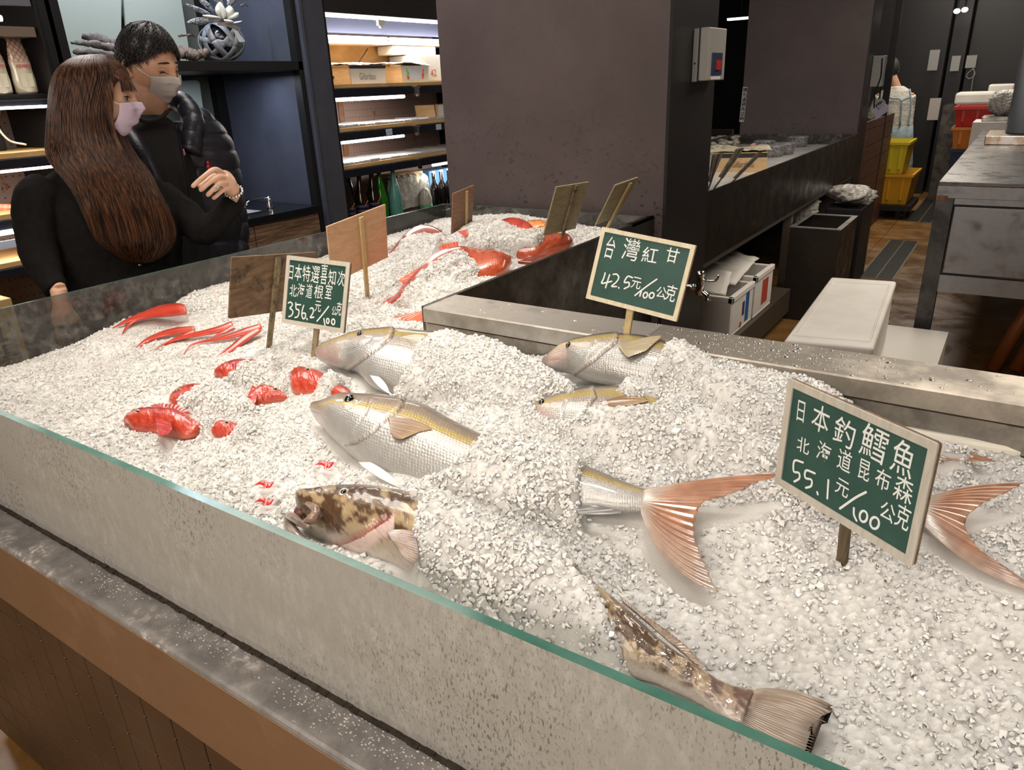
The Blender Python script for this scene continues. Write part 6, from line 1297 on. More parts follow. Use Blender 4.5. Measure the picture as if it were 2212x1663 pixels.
# --- the man ---
XM = -2.64
ma = thing('person', 'man in an open navy puffer jacket over charcoal, wearing a grey face mask', 'person', (XM, 1.6, 0))
fm = head_frame(at(322, 142, X=XM), (.93, .22, -.30), .04, 1.06)
b = head_mesh(fm, True, s=1.06); nk = at(318, 258, X=XM-.02)
b.tube([fm[0]-fm[3]*.05-fm[1]*.03, fm[0]*.4+nk*.6, nk, nk-(0, 0, .05)], [.066, .064, .068, .10], 20)
hipm = np.array([XM-.02, nk[1]+.02, .97]); shm = nk-(0, 0, .05)
b.loft([ell(shm, (0, .19, 0), (.08, 0, 0)), ell(hipm+(0, 0, .25), (0, .16, 0), (.11, 0, 0)), ell(hipm, (0, .16, 0), (.11, 0, 0)), ell(hipm-(0, 0, .1), (0, .16, 0), (.11, 0, 0))])
for s_ in (-1, 1):
    b.tube([shm+(0, .18*s_, 0), shm+(.0, .215*s_, -.28), shm+(-.02, .21*s_, -.56)], [.04, .034, .026], 12); b.tube([hipm+(0, .09*s_, -.05), hipm+(0, .095*s_, -.46), hipm+(-.01, .095*s_, -.89)], [.085, .058, .04], 12)
    hb = shm+(-.02, .21*s_, -.56); b.tube([hb, hb+(.0, 0, -.05), hb+(.0, -.0*s_, -.10)], [.026, .034, .03], 12)
    for i in range(4): finger(b, [hb+((-.03+.02*i), 0, -.10), hb+((-.03+.02*i), -.006*s_, -.14), hb+((-.03+.02*i), -.02*s_, -.17)], .0085, .007)
    finger(b, [hb+(.03, -.01*s_, -.04), hb+(.045, -.015*s_, -.08), hb+(.04, -.02*s_, -.11)], .010, .008)
remesh(b.build('body', M_SKIN, ma), .0038, 2)
eye_set(fm, ma, (-1, 1), True, closed=True)
face_mask(fm, ma, mat('grey_mask', (.46, .42, .40), .7, bs=300, bst=.1), True)
# short hair
b = MB(); nu_, nv_ = 90, 40; D = []; M_HB = hair_mat('black_hair', (.006, .005, .005), (.022, .017, .014), .4)
for i in range(nv_):
    th = (i/(nv_-1)); row = []
    for j in range(nu_):
        q = 2*PI*j/nu_; front = (1+math.cos(q))/2; lim = .90+1.22*(1-front)**.8-.05*math.sin(q)**2; a_ = th*lim
        row.append(hp(fm, math.sin(a_)*math.cos(q), math.sin(a_)*math.sin(q), math.cos(a_), .019*(1-.75*th**3)+.003*math.sin(9*q+5*th), True, 1.06))
    D.append(row)
b.loft(D, True, False)
fp = []
for _ in range(2600):
    q = random.uniform(0, 2*PI); front = (1+math.cos(q))/2; lim = .90+1.22*(1-front)**.8-.05*math.sin(q)**2; a_ = random.uniform(.05, 1)**.6*lim; da = .28-.14*front; dq = random.uniform(-.25, .1)
    fp.append([hp(fm, math.sin(x_)*math.cos(y_), math.sin(x_)*math.sin(y_), math.cos(x_), o_, True, 1.06) for x_, y_, o_ in ((a_, q, .012), (a_+da*.4, q+dq*.5, .024-.008*a_/lim), (a_+da*.75, q+dq, .019-.010*a_/lim), (a_+da, q+dq*1.2, .008))])
V_, Q2 = strands(np.array(fp), .0012); add_np(b, V_, Q2); b.build('short_hair', M_HB, ma, True)
# charcoal top
b = MB(); f1 = (.95, -.3, 0)
b.loft([sec(282, 352, 248, XM, .07, f1), sec(262, 372, 262, XM, .085, f1), sec(200, 420, 300, XM, .105, f1), sec(180, 445, 350, XM, .125, f1), sec(180, 460, 420, XM, .135, f1), sec(190, 475, 500, XM, .14, f1), sec(195, 480, 600, XM, .14, f1), sec(200, 480, 720, XM, .14, f1)])
remesh(b.build('charcoal_top', M_TEE, ma), .007, 4)
b = MB(); b.tube(spline(np.array([at(x, y, X=XM+.09) for x, y in ((292, 252), (315, 262), (345, 256), (362, 240))]), 16), .008, 8); b.build('neckband', M_TEE, ma, True)
# puffer jacket: quilted front panel, sleeve and collar
b = MB(); k = 90; rings = []
JR = [(262, 375, 470, .11, .06), (300, 378, 495, .12, .075), (350, 392, 512, .125, .08), (410, 405, 520, .13, .08), (480, 415, 528, .13, .08), (560, 420, 532, .13, .08), (660, 425, 530, .13, .08)]
J1 = spline(np.array([[*at(l_, y, X=XM+.03), *at(r_, y, X=XM+.0), dp] for y, l_, r_, x_, dp in JR]), k)
for i in range(k):
    L, Rr, dp = J1[i, :3], J1[i, 3:6], J1[i, 6]; puff = 1+.07*abs(math.sin(i*PI/11.0))**.5; c = (L+Rr)/2; rings.append([c+math.cos(q)*(Rr-L)/2*puff+math.sin(q)*_unit(f1)*dp*puff*1.15 for q in np.linspace(0, 2*PI, 36, endpoint=False)])
b.loft(rings); b.build('jacket_front', M_PUFF, ma, True)
b = MB(); P_ = spline(np.array([at(430, 268, X=XM), at(462, 330, X=XM-.01), at(486, 410, X=XM-.01), at(503, 480, X=XM+.02), at(506, 560, X=XM+.05)]), 80)
b.tube(P_, [.060*(1+.13*abs(math.sin(i*PI/10.0))**.5)*(1-.12*i/80) for i in range(80)], 24); b.ball(P_[0], .062, 20, 12); b.build('jacket_sleeve', M_PUFF, ma, True)
b = MB(); P_ = spline(np.array([at(384, 216, X=XM-.02), at(404, 232, X=XM+.03), at(418, 262, X=XM+.07), at(414, 300, X=XM+.09), at(410, 330, X=XM+.10)]), 40)
b.tube(P_, [.036*(1+.1*abs(math.sin(i*PI/9))**.5) for i in range(40)], 20); P_ = spline(np.array([at(384, 216, X=XM-.02), at(350, 225, X=XM-.12), at(300, 240, X=XM-.12), at(270, 262, X=XM-.02), at(285, 300, X=XM+.07), at(310, 345, X=XM+.12), at(335, 400, X=XM+.14)]), 50)
b.tube(P_, .032, 18); b.build('collar', M_PUFF, ma, True)
b = MB(); b.ball(at(449, 352, X=XM+.115), (.004, .006, .007), 8, 6); b.ball(at(450, 360, X=XM+.118), (.004, .009, .006), 8, 6); b.ball(at(451, 368, X=XM+.12), (.004, .004, .01), 8, 6); b.build('red_emblem', mat('emblem_red', (.55, .02, .02), .5), ma, True)
MB().prism([at(x, y, X=XM+.135) for x, y in ((393, 322), (397, 321), (400, 334), (396, 336))], (.002, 0, 0)).build('sewn_label', mat('label_red_white', (.5, .2, .2), .5), ma)
MB().tube(spline(np.array([at(x, y, X=XM+.135) for x, y in ((380, 270), (392, 320), (402, 380), (412, 440), (418, 520))]), 24), .004, 6).build('zip', mat('zip_dark', (.02, .02, .025), .3, .5), ma, True)
b = MB()
b.loft([ell(hipm+(0, 0, .05), (0, .175, 0), (.125, 0, 0)), ell(hipm-(0, 0, .14), (0, .17, 0), (.12, 0, 0))])
for s_ in (-1, 1): b.tube([hipm+(0, .09*s_, -.05), hipm+(0, .095*s_, -.46), hipm+(-.01, .095*s_, -.91)], [.098, .075, .06], 16)
remesh(b.build('trousers', M_TROU, ma), .008)
for s_ in (-1, 1): MB().loft([ell((hipm[0]-.01+dx, hipm[1]+.095*s_, zz_), (0, .045*w_, 0), (0, 0, zz_*.98)) for dx, w_, zz_ in ((-.08, .6, .03), (-.03, 1, .05), (.10, 1.05, .04), (.18, .7, .022))]).build('shoe', M_SHOE, ma, True)
# ---------- fittings on the near pillar ----------
M_GBOX = mat('grey_enamel', (.24, .24, .23), .4)
t = thing('electrical_box', 'grey enamel switch box on the black side of the near plum pillar', 'electrical box', (-1.098, 2.98, 1.54))
MB().box((-1.0995, 2.90, 1.535), (-1.079, 3.10, 1.72)).build('box_base', M_GBOX, t, bevel=.003)
MB().box((-1.075, 2.905, 1.538), (-1.038, 3.095, 1.722)).build('box_cover', mat('light_enamel', (.34, .33, .31), .35), t, bevel=.004)
b = MB().box((-1.079, 2.904, 1.536), (-1.075, 3.096, 1.721)); b.build('seam', M_BLACK, t)
MB().box((-1.038, 2.94, 1.555), (-1.034, 3.05, 1.635)).build('switch_plate', mat('navy_plate', (.02, .03, .08), .4), t)
MB().box((-1.034, 2.98, 1.575), (-1.027, 3.02, 1.61)).build('switch_lever', mat('red_switch', (.4, .02, .02), .4), t); MB().box((-1.038, 2.94, 1.541), (-1.035, 3.04, 1.553)).build('rating_label', M_WHITE, t)
MB().ball((-1.089, 2.899, 1.60), (.004, .002, .004), 10, 6).build('knockout', M_BLACK, t)
t = thing('water_tap', 'chrome lever tap standing out from the black pillar side above the foam boxes', 'tap', (-1.1, 2.74, .76))
a = lambda x, y, Y=2.74: at(x, y, Y=Y)
MB().lathe([(.014, 0), (.016, .01), (.010, .02), (.010, .10), (.012, .115)], (-1.099, 2.74, .782), 16, 0, (1, 0, 0)).build('inlet_pipe', M_CHROME, t, True)
c_ = a(1511, 621); MB().lathe([(.012, -.03), (.016, -.02), (.017, .02), (.013, .035), (.018, .05), (.019, .062), (.010, .068)], c_, 20).build('valve_body', M_CHROME, t, True)
MB().tube(spline(np.array([a(1513, 618), a(1518, 630), a(1527, 638), a(1530, 650)]), 14), [.009]*12+[.011, .011], 12).build('spout', M_CHROME, t, True)
MB().tube(spline(np.array([a(1514, 600), a(1526, 606), a(1545, 606), a(1552, 598), a(1550, 594)]), 18), .0045, 8).build('lever', M_CHROME, t, True)
# ---------- second ice counter beyond the pillar ----------
c2 = thing('ice_display_counter', 'second steel ice counter running away between the two plum pillars', 'display counter', (-1.7, 5.1, 0))
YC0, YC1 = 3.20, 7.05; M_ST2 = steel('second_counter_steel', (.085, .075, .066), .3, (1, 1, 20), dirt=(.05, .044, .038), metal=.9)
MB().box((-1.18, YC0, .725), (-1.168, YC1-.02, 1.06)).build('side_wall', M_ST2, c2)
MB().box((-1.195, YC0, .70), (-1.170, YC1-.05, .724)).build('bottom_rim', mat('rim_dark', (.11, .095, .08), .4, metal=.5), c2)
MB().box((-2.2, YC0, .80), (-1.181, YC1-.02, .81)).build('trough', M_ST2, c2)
MB().box((-2.21, YC0, .80), (-2.2, YC1-.02, 1.06)).build('back_glass', M_GLB, c2); MB().box((-2.2, YC1-.03, .80), (-1.30, YC1-.022, 1.06)).build('end_glass', M_GLB, c2)
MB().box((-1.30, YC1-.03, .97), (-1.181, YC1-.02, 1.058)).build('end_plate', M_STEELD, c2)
for y in (5.05, 6.95): MB().box((-1.23, y, .0), (-1.18, y+.05, .70)).build('leg', mat('leg_steel', (.20, .16, .12), .35, .8), c2)
MB().box((-2.2, YC0, .0), (-1.95, YC1-.1, .69)).build('back_plinth', M_BLACK, c2)
n_ = 60; X_, Y_ = np.meshgrid(np.linspace(-2.195, -1.185, 40), np.linspace(YC0+.01, YC1-.04, 140), indexing='ij'); Z_ = .965+.01*vnoise(X_, Y_, 8, 31)+.004*vnoise(X_, Y_, 30, 32); Z_[:, :8] += .0
me = bpy.data.meshes.new('crushed_ice'); i, j = np.meshgrid(np.arange(39), np.arange(139), indexing='ij'); q = (i*140+j).ravel()
me.from_pydata((np.stack([X_, Y_, Z_], -1).reshape(-1, 3)-np.array([-1.7, 5.1, .96])).tolist(), [], np.stack([q, q+140, q+141, q+1], -1).tolist()); me.materials.append(m_ice); me.polygons.foreach_set('use_smooth', [True]*len(me.polygons)); me.update()
o = bpy.data.objects.new('crushed_ice', me); COL.objects.link(o); o.location = (-1.7, 5.1, .96); tag(o, 'smooth level bed of ice in the second counter', 'crushed ice', kind='stuff'); ABS[o.name] = (-1.7, 5.1, .96)
ZI2 = .974
# crate, boards and tubs on the second counter
t = thing('oyster_crate', 'worn wooden crate printed Gillardeau standing on the second ice counter', 'crate', (-1.62, 4.75, ZI2)); e1 = _unit((.93, .37, 0)); e3 = _unit((-.37, .93, 0)); cc = at(1598, 352, Z=1.03)
MB().obox(cc+e3*.14, e1*.17, e3*.13, (0, 0, .062)).build('crate_body', M_CRATE, t, bevel=.003); b = MB(); put_text(b, 'Gillardeau', .055, cc+e1*.02-(0, 0, .012)+e3*.0085, e1, (0, 0, 1), 0, 0, 0, .62); b.build('lettering', mat('brown_ink', (.2, .12, .06), .6), t)
MB().obox(cc+e3*.0105+np.array([0, 0, .045]), e1*.168, e3*.001, (0, 0, .014)).build('dark_band', M_INK, t)
newspaper('crumpled newspaper lying on the crate of the second counter', [cc+e1*-.2+e3*.02+(0, 0, .07), cc+e1*.2+e3*.02+(0, 0, .075), cc+e1*.2+e3*.26+(0, 0, .08), cc+e1*-.2+e3*.26+(0, 0, .09)], mat('newsprint_pale', (.62, .55, .4), .6, col2=(.3, .28, .22), ns=25, lo=.5, hi=.62), seedv=9)
for lab_, pts in (('dark price board leaning left-most beside the Gillardeau crate', [(1532, 392), (1541, 335), (1563, 330), (1536, 395)]), ('dark price board leaning across the middle of the Gillardeau crate', [(1554, 382), (1592, 322), (1608, 320), (1562, 386)]), ('narrow dark price board leaning by the right edge of the Gillardeau crate', [(1585, 385), (1640, 328), (1646, 332), (1592, 386)])):
    X_ = -1.32; P = [at(x, y, X=X_) for x, y in pts]; tt_ = thing('price_sign', lab_, 'price sign', P[0], 'dark boards leaning in the second counter')
    MB().prism(P, (-.006, 0, .001)).build('board', mat('dark_board', (.045, .035, .028), .45, col2=(.16, .13, .1), ns=22), tt_)
    d0 = (P[0]+P[3])/2; d1 = (P[1]+P[2])/2; MB().tube([d1+(.004, 0, 0), d0+(.004, 0, 0), d0+(d0-d1)*(.35)], .005, 6).build('stick', mat('black_stick', (.03, .02, .012), .6), tt_)
def tub(x, y, r, label, g=None):
    c = (x, y, ZI2); t = thing('clam_tub', label, 'plastic tub', c, g); m = glass_mat('clear_plastic', (.86, .87, .9), (.6, .57, .6), .22, .5, 60)
    MB().lathe([(r*.9, .001), (r*.93, .03), (r, .07), (r*1.04, .072)], c, 28).build('tub_body', m, t, True); MB().lathe([(r*1.05, .0725), (r*1.05, .077), (r*.8, .083), (.001, .084)], c, 28).build('lid', glass_mat('clear_lid', (.7, .72, .8), (.75, .75, .8), .25, .5, 30), t, True)
    b = MB(); rr3 = random.Random(int(x*1000))
    for _ in range(22): q = rr3.uniform(0, 2*PI); d_ = r*.72*math.sqrt(rr3.random()); b.ball((x+d_*math.cos(q), y+d_*math.sin(q), ZI2+rr3.uniform(.012, .055)), (.016, .011, .009), 8, 5)
    o = b.build('clams', mat('clam_shell', (.36, .31, .25), .5, col2=(.1, .08, .07), ns=50), t, True); o['kind'] = 'stuff'
for x, y, lab_ in ((1668, 338, 'clear tub of clams nearest the crate, front one'), (1692, 332, 'clear tub of clams just right of the front tub'), (1650, 326, 'clear tub of clams behind the front tub, by the red net'), (1722, 316, 'clear tub of clams in the farther cluster, nearest end'), (1742, 309, 'clear tub of clams in the middle of the farther cluster'), (1757, 303, 'farthest clear tub of clams towards the far pillar')):
    p_ = at(x, y, Z=ZI2); tub(p_[0], p_[1], .085, lab_, 'tubs of clams on the second counter')
P_ = spline(np.array([at(x, y, X=-1.62) for x, y in ((1630, 312), (1624, 318), (1624, 328), (1632, 338))]), 14); tag(MB().tube(P_, [.012, .016, .018, .02, .022, .022, .022, .022, .02, .02, .018, .016, .012, .008], 8).build('net_bag', mat('red_net', (.55, .1, .08), .5, col2=(.75, .5, .45), ns=80), None, True), 'red netting drawn up between the crate and the clam tubs', 'net')
t = thing('shellfish_heap', 'pale shells heaped at the left end of the second counter', 'shellfish'); t.location = tuple(at(1560, 318, Z=ZI2)); ABS[t.name] = tuple(t.location); b = MB(); rr3 = random.Random(4)
for _ in range(60): p_ = at(rr3.uniform(1538, 1592), rr3.uniform(306, 322), Z=ZI2+.02); b.ball(p_+(0, 0, rr3.uniform(0, .05)), (rr3.uniform(.02, .04), rr3.uniform(.02, .03), .015), 8, 5)
o = b.build('shells', mat('pale_shell', (.6, .56, .5), .4, col2=(.2, .17, .14), ns=30), t, True); o['kind'] = 'stuff'
# ---------- under the second counter ----------
def foam_box(label, lo, hi, prints, open_=True, g=None):
    t = thing('foam_box', label, 'foam box', ((lo[0]+hi[0])/2, (lo[1]+hi[1])/2, lo[2]), g); w_ = .025; b = MB()
    b.box(lo, (hi[0], hi[1], lo[2]+.02)); b.box((lo[0], lo[1], lo[2]+.02), (hi[0], lo[1]+w_, hi[2])); b.box((lo[0], hi[1]-w_, lo[2]+.02), (hi[0], hi[1], hi[2])); b.box((lo[0], lo[1]+w_, lo[2]+.02), (lo[0]+w_, hi[1]-w_, hi[2])); b.box((hi[0]-w_, lo[1]+w_, lo[2]+.02), (hi[0], hi[1]-w_, hi[2]))
    b.build('box_body', M_STYRO, t, bevel=.006)
    b = MB(); b.box((lo[0]-.006, lo[1]-.006, hi[2]-.03), (hi[0]+.006, lo[1]+w_-.002, hi[2]+.004)).box((hi[0]-w_+.002, lo[1]-.006, hi[2]-.03), (hi[0]+.006, hi[1]+.006, hi[2]+.004)); b.build('rim', M_STYRO, t, bevel=.005)
    for (y0, y1, z0, z1, col, nm) in prints: MB().box((hi[0]+.0005, y0, z0), (hi[0]+.0015, y1, z1)).build('printed_mark', mat(nm, col, .5), t)
    return t
foam_box('open white foam box under the second counter, nearest, with a blue printed bar', (-1.62, 3.78, .22), (-1.145, 4.18, .45), [(3.98, 4.02, .30, .38, (.08, .05, .12), 'print_violet'), (4.04, 4.10, .25, .42, (.02, .12, .35), 'print_blue'), (3.95, 3.98, .24, .27, (.5, .08, .05), 'print_red2')])
foam_box('open white foam box with red printing, behind the one with the blue bar', (-1.60, 4.20, .22), (-1.14, 4.56, .47), [(4.34, 4.46, .27, .42, (.48, .06, .04), 'print_red2')])
tag(MB().box((-1.66, 3.6, .06), (-1.12, 4.98, .219)).build('low_platform', mat('dirty_platform', (.06, .045, .03), .6), None), 'low dark platform carrying the foam boxes', 'platform')
def scrap_sheet(label, P0, s_): 
    o = newspaper(label, P0, M_STYRO, 10, s_); o['category'] = 'foam sheet'; o['group'] = 'foam sheets thrown in the boxes'; o.name = 'foam_sheet'; o.modifiers['thickness'].thickness = .012
scrap_sheet('bent foam sheet sticking out of the nearest foam box', [(-1.5, 3.82, .46), (-1.2, 3.84, .44), (-1.22, 3.98, .53), (-1.5, 4.0, .56)], 3)
scrap_sheet('broken foam sheet lying across both open foam boxes', [(-1.5, 3.98, .50), (-1.2, 4.0, .46), (-1.2, 4.35, .52), (-1.45, 4.4, .55)], 6)
scrap_sheet('yellowed foam sheet on top of the box with red printing', [(-1.5, 4.2, .55), (-1.25, 4.2, .50), (-1.22, 4.5, .50), (-1.5, 4.5, .58)], 8)
# bin and bags
t = thing('steel_bin', 'square dark steel bin with a bright open rim by the aisle', 'bin', (-1.0, 5.3, 0)); x0, x1, y0, y1, h = -1.17, -.86, 5.0, 5.55, .62
b = MB(); 
for lo, hi in (((x0, y0, 0.02), (x1, y0+.012, h)), ((x0, y1-.012, .02), (x1, y1, h)), ((x0, y0+.012, .02), (x0+.012, y1-.012, h)), ((x1-.012, y0+.012, .02), (x1, y1-.012, h)), ((x0, y0, 0.0), (x1, y1, .02))): b.box(lo, hi)
b.build('bin_body', steel('bin_steel', (.07, .06, .05), .3, (20, 20, 1), dirt=(.045, .038, .032), metal=.85), t)
b = MB().box((x0-.004, y0-.004, h), (x1+.004, y0+.03, h+.006)).box((x0-.004, y1-.03, h), (x1+.004, y1+.004, h+.006)).box((x1-.03, y0+.03, h), (x1+.004, y1-.03, h+.006)).box((x0-.004, y0+.03, h), (x0+.03, y1-.03, h+.006)); b.build('rim', M_STEEL, t)
tag(MB().box((-1.16, 6.0, 0), (-.90, 6.5, .60)).build('black_crate', M_BLACK, None, bevel=.01), 'black crate behind the steel bin holding the white bag', 'crate')
def bagm(label, c, r, seed):
    rr4 = random.Random(seed); b = MB(); n, m_ = 34, 22; rings = []
    for i in range(m_+1):
        th = PI*i/m_; ring = []
        for j in range(n):
            q = 2*PI*j/n; k = 1+.22*math.sin(3*q+seed+2*th)*math.sin(th)+.16*math.sin(7*q+3*th*seed)+.10*math.sin(13*q-5*th)
            ring.append(np.array(c)+np.array([r[0]*math.sin(th)*math.cos(q)*k, r[1]*math.sin(th)*math.sin(q)*k, r[2]*math.cos(th)*(1+.25*math.sin(2*q+seed)*math.sin(th))]))
        rings.append(ring)
    b.loft(rings); o = b.build('plastic_bag', mat('thin_white_plastic', (.60, .57, .52), .3, trans=.15, sss=.1, bs=30, bst=.8, bd=.03), None, True); return tag(o, label, 'plastic bag', 'crumpled plastic bags')
bagm('crumpled white plastic bag with a raised corner on the black crate', (-1.02, 6.2, .68), (.15, .17, .07), 2); bagm('white bag tied upright beneath the second counter, left of the black crate', (-1.30, 5.9, .62), (.09, .10, .15), 5)
# ---------- column strip, lattice, far left gap ----------
t = thing('notice_strip', 'vertical white notice strip with black characters on the far plum pillar', 'notice', at(1605, 263, Y=7.05)); P = [at(x, y, Y=7.056) for x, y in ((1597, 263), (1607, 263), (1615, 188), (1605, 188))]
MB().prism(P, (0, -.003, 0)).build('strip', mat('notice_white', (.6, .6, .58), .5), t); b = MB()
top_, bot_ = at(1609.5, 195, Y=7.051), at(1602.5, 257, Y=7.051)
for i, ch in enumerate('請先過磅再結帳'): put_text(b, ch, .040, top_+(bot_-top_)*i/6, (1, 0, 0), (0, 0, 1), 0, 0, .0008)
b.build('lettering', M_INK, t)
tag(MB().box((-3.1, 8.2, .0), (-2.62, 8.25, 1.02)).build('louvred_cabinet', mat('brown_lattice', (.05, .03, .02), .6)), 'dark brown louvred cabinet seen in the gap between the pillars', 'cabinet')
tag(MB().box((-2.9, 9.6, .0), (-2.5, 10.2, .85)).build('worktable', mat('dull_steel', (.2, .19, .18), .4, .5)), 'steel table glimpsed in the gap between the pillars', 'table')
tag(MB().box((-3.02, 11.5, 0), (-2.84, 11.55, 2.3)).build('pale_wall_strip', mat('pale_strip_added_glow', (.5, .6, .62), .5, emis=(.7, .85, .9), es=.25)), 'pale wall strip with added glow at the end of the gap between the pillars', 'panel')  # plain pale wall strip, no lamp; a faint glow is put into its material
t = thing('ceiling_lamp', 'fluorescent ceiling lamp in the gap between the pillars', 'lamp', at(1600, 40, Y=10)); c_ = at(1600, 40, Y=10); MB().box(c_-(.16, .03, .012), c_+(.16, .03, .012)).build('diffuser', tube_mat('far_lamp', (1, .98, .9), 5), t); MB().box(c_-(.18, .05, -.012), c_+(.18, .05, .03)).build('housing', M_BLACK, t); MB().tube([c_+(0, 0, .03), (c_[0], c_[1], 3.2)], .008, 6).build('stem', M_BLACK, t)
# ---------- aisle to the back ----------
M_PLANK = wood('redwood_planks', (.05, .02, .012), (.13, .058, .035), (1, 1, 9), .5, 5)
t = thing('wood_partition', 'low partition of reddish wood planks beyond the far pillar', 'partition', (-1.2, 8.4, 0)); z = 0
while z < 1.1: MB().box((-1.22, 7.40, z+.001), (-1.20, 9.2, min(z+.145, 1.12))).build('plank', M_PLANK, t); z += .15
tag(MB().box((-1.255, 8.60, 0), (-1.195, 8.64, 3.19)).build('black_post', M_BLACK), 'slim black floor-to-ceiling post in front of the worker', 'post')
t = thing('electrical_box', 'pale grey box on the edge of the far plum pillar, in front of the worker', 'electrical box', (-1.17, 7.3, 1.4)); MB().box((-1.171, 7.25, 1.42), (-1.08, 7.36, 1.66)).build('box_cover', M_GBOX, t, bevel=.004); MB().box((-1.171, 7.3605, 1.42), (-1.10, 7.374, 1.66)).build('box_base', M_GBOX, t, bevel=.004); MB().tube([(-1.1, 7.245, 1.64), (-1.09, 7.244, 1.5), (-1.12, 7.244, 1.36), (-1.11, 7.244, 1.25)], .006, 6).build('cable', M_BLACK, t)
t = thing('calculator', 'calculator clipped to lilac papers hanging by the far pillar', 'calculator', at(1905, 255, Y=7.5)); P = [at(x, y, Y=7.5) for x, y in ((1884, 232), (1898, 210), (1920, 230), (1918, 240), (1892, 259))]; MB().prism(P, (0, .01, 0)).build('papers', mat('lilac_paper', (.36, .35, .46), .5), t)
P = [at(x, y, Y=7.49) for x, y in ((1889, 225), (1902, 210), (1913, 220), (1900, 236))]; MB().prism(P, (0, .008, 0)).build('keypad', mat('keypad', (.3, .29, .3), .5), t); b = MB()
for i in range(3):
    for j in range(2): b.ball(at(1897+i*4-j*3, 226-i*2+j*4-3, Y=7.489), .007, 8, 4)
b.build('keys', M_INK, t)
for i in range(9): pass
tag(MB().tube([at(x, y, Y=7.48) for x, y in ((1904, 150), (1906, 175), (1902, 195), (1900, 212))], .006, 6).build('cord', M_BLACK), 'black beaded cord holding up the calculator papers', 'cord')
# worker
YW = 10.25; WX = at(1936, 250, Y=YW)[0]; wk = thing('person', 'worker seen from behind in a white shirt and pale blue cross-back apron', 'person', (WX, YW, 0)); W_ = lambda x, y, d=0: at(x, y, Y=YW+d)
f_ = head_frame(W_(1924, 150), (-.35, .85, -.45), 0); b = head_mesh(f_, True, 40, 40, 1.0); sh_ = W_(1936, 190)
b.tube([f_[0]-f_[3]*.05, sh_, sh_-(0, 0, .08)], [.055, .055, .09], 12)
b.loft([ell(sh_-(0, 0, .05), (.16, 0, 0), (0, .08, 0)), ell((WX, YW, 1.05), (.13, 0, 0), (0, .09, 0)), ell((WX, YW, .85), (.15, 0, 0), (0, .1, 0))])
for s_ in (-1, 1):
    b.tube([(WX+.09*s_, YW, .85), (WX+.09*s_, YW, .45), (WX+.09*s_, YW, .08)], [.08, .055, .04], 10); S_ = (sh_[0]+.17*s_, YW, sh_[2]-.06)
    b.tube([S_, (S_[0]+.04*s_-.04, YW+.05, S_[2]-.27), (S_[0]-.10*(1+s_)*.5-.08, YW+.28, S_[2]-.36)], [.03, .028, .024], 10); hd_ = np.array((S_[0]-.10*(1+s_)*.5-.08, YW+.28, S_[2]-.36)); b.ball(hd_+(0, .05, -.01), (.035, .05, .02), 12, 8)
    for k in range(4): finger(b, [hd_+(-.026+.017*k, .09, -.01), hd_+(-.028+.018*k, .13, -.02), hd_+(-.028+.018*k, .145, -.05)], .009, .007, 6)
    finger(b, [hd_+(-.035*s_, .03, 0), hd_+(-.055*s_, .07, -.01), hd_+(-.05*s_, .10, -.02)], .010, .008, 6)
remesh(b.build('body', M_SKIN, wk), .007, 2)
b = MB(); b.loft([ell(W_(1936, 186)+(0, 0, .0), (.08, 0, 0), (0, .07, 0)), ell(W_(1935, 196), (.16, 0, 0), (0, .09, 0)), ell(W_(1934, 215), (.195, 0, 0), (0, .12, 0)), ell(W_(1936, 245), (.185, 0, 0), (0, .135, 0)), ell(W_(1938, 285), (.17, 0, 0), (0, .135, 0)), ell(W_(1938, 330), (.165, 0, 0), (0, .135, 0))])
for s_ in (-1, 1): S_ = np.array((sh_[0]+.15*s_, YW, sh_[2]-.09)); b.tube([S_, (S_[0]+.05*s_-.03, YW+.05, S_[2]-.22), (S_[0]-.10*(1+s_)*.5-.07, YW+.22, S_[2]-.32)], [.075, .065, .055], 14)
o = remesh(b.build('shirt', mat('white_shirt', (.52, .50, .44), .8, bs=14, bst=.8, bd=.03), wk), .01, 3)
b = MB(); b.loft([ell(W_(1936, 272), (.182, 0, 0), (0, .15, 0)), ell(W_(1935, 300), (.19, 0, 0), (0, .155, 0)), ell(W_(1932, 350), (.20, 0, 0), (0, .155, 0)), ell(W_(1931, 400), (.20, 0, 0), (0, .15, 0))]); b.build('apron_skirt', mat('blue_apron', (.22, .28, .31), .7, bs=10, bst=.8, bd=.03), wk, True)
for pts in (((1909, 200), (1925, 212), (1947, 218), (1944, 272)), ((1965, 192), (1968, 225), (1965, 250), (1962, 272)), ((1946, 219), (1956, 214), (1966, 210))): MB().tube(spline(np.array([W_(x, y, -.150) for x, y in pts]), 14), .010, 8).build('apron_strap', mat('strap_blue', (.25, .34, .4), .6), wk, True)
b = MB(); b.ball(f_[0]+f_[3]*.015-f_[1]*.012, (.115, .088, .115), 24, 16, 0, np.stack([f_[1], f_[2], f_[3]], 1)); b.build('cap', mat('dark_cap', (.02, .02, .024), .7), wk, True)
b = MB()
for s_ in (-1, 1): b.tube([(WX+.09*s_, YW, .88), (WX+.09*s_, YW, .45), (WX+.09*s_, YW, .06)], [.095, .075, .065], 12)
b.build('trousers', M_TROU, wk, True)
for s_ in (-1, 1): MB().ball((WX+.09*s_, YW+.05, .045), (.05, .13, .045), 16, 8).build('boot', M_SHOE, wk, True)
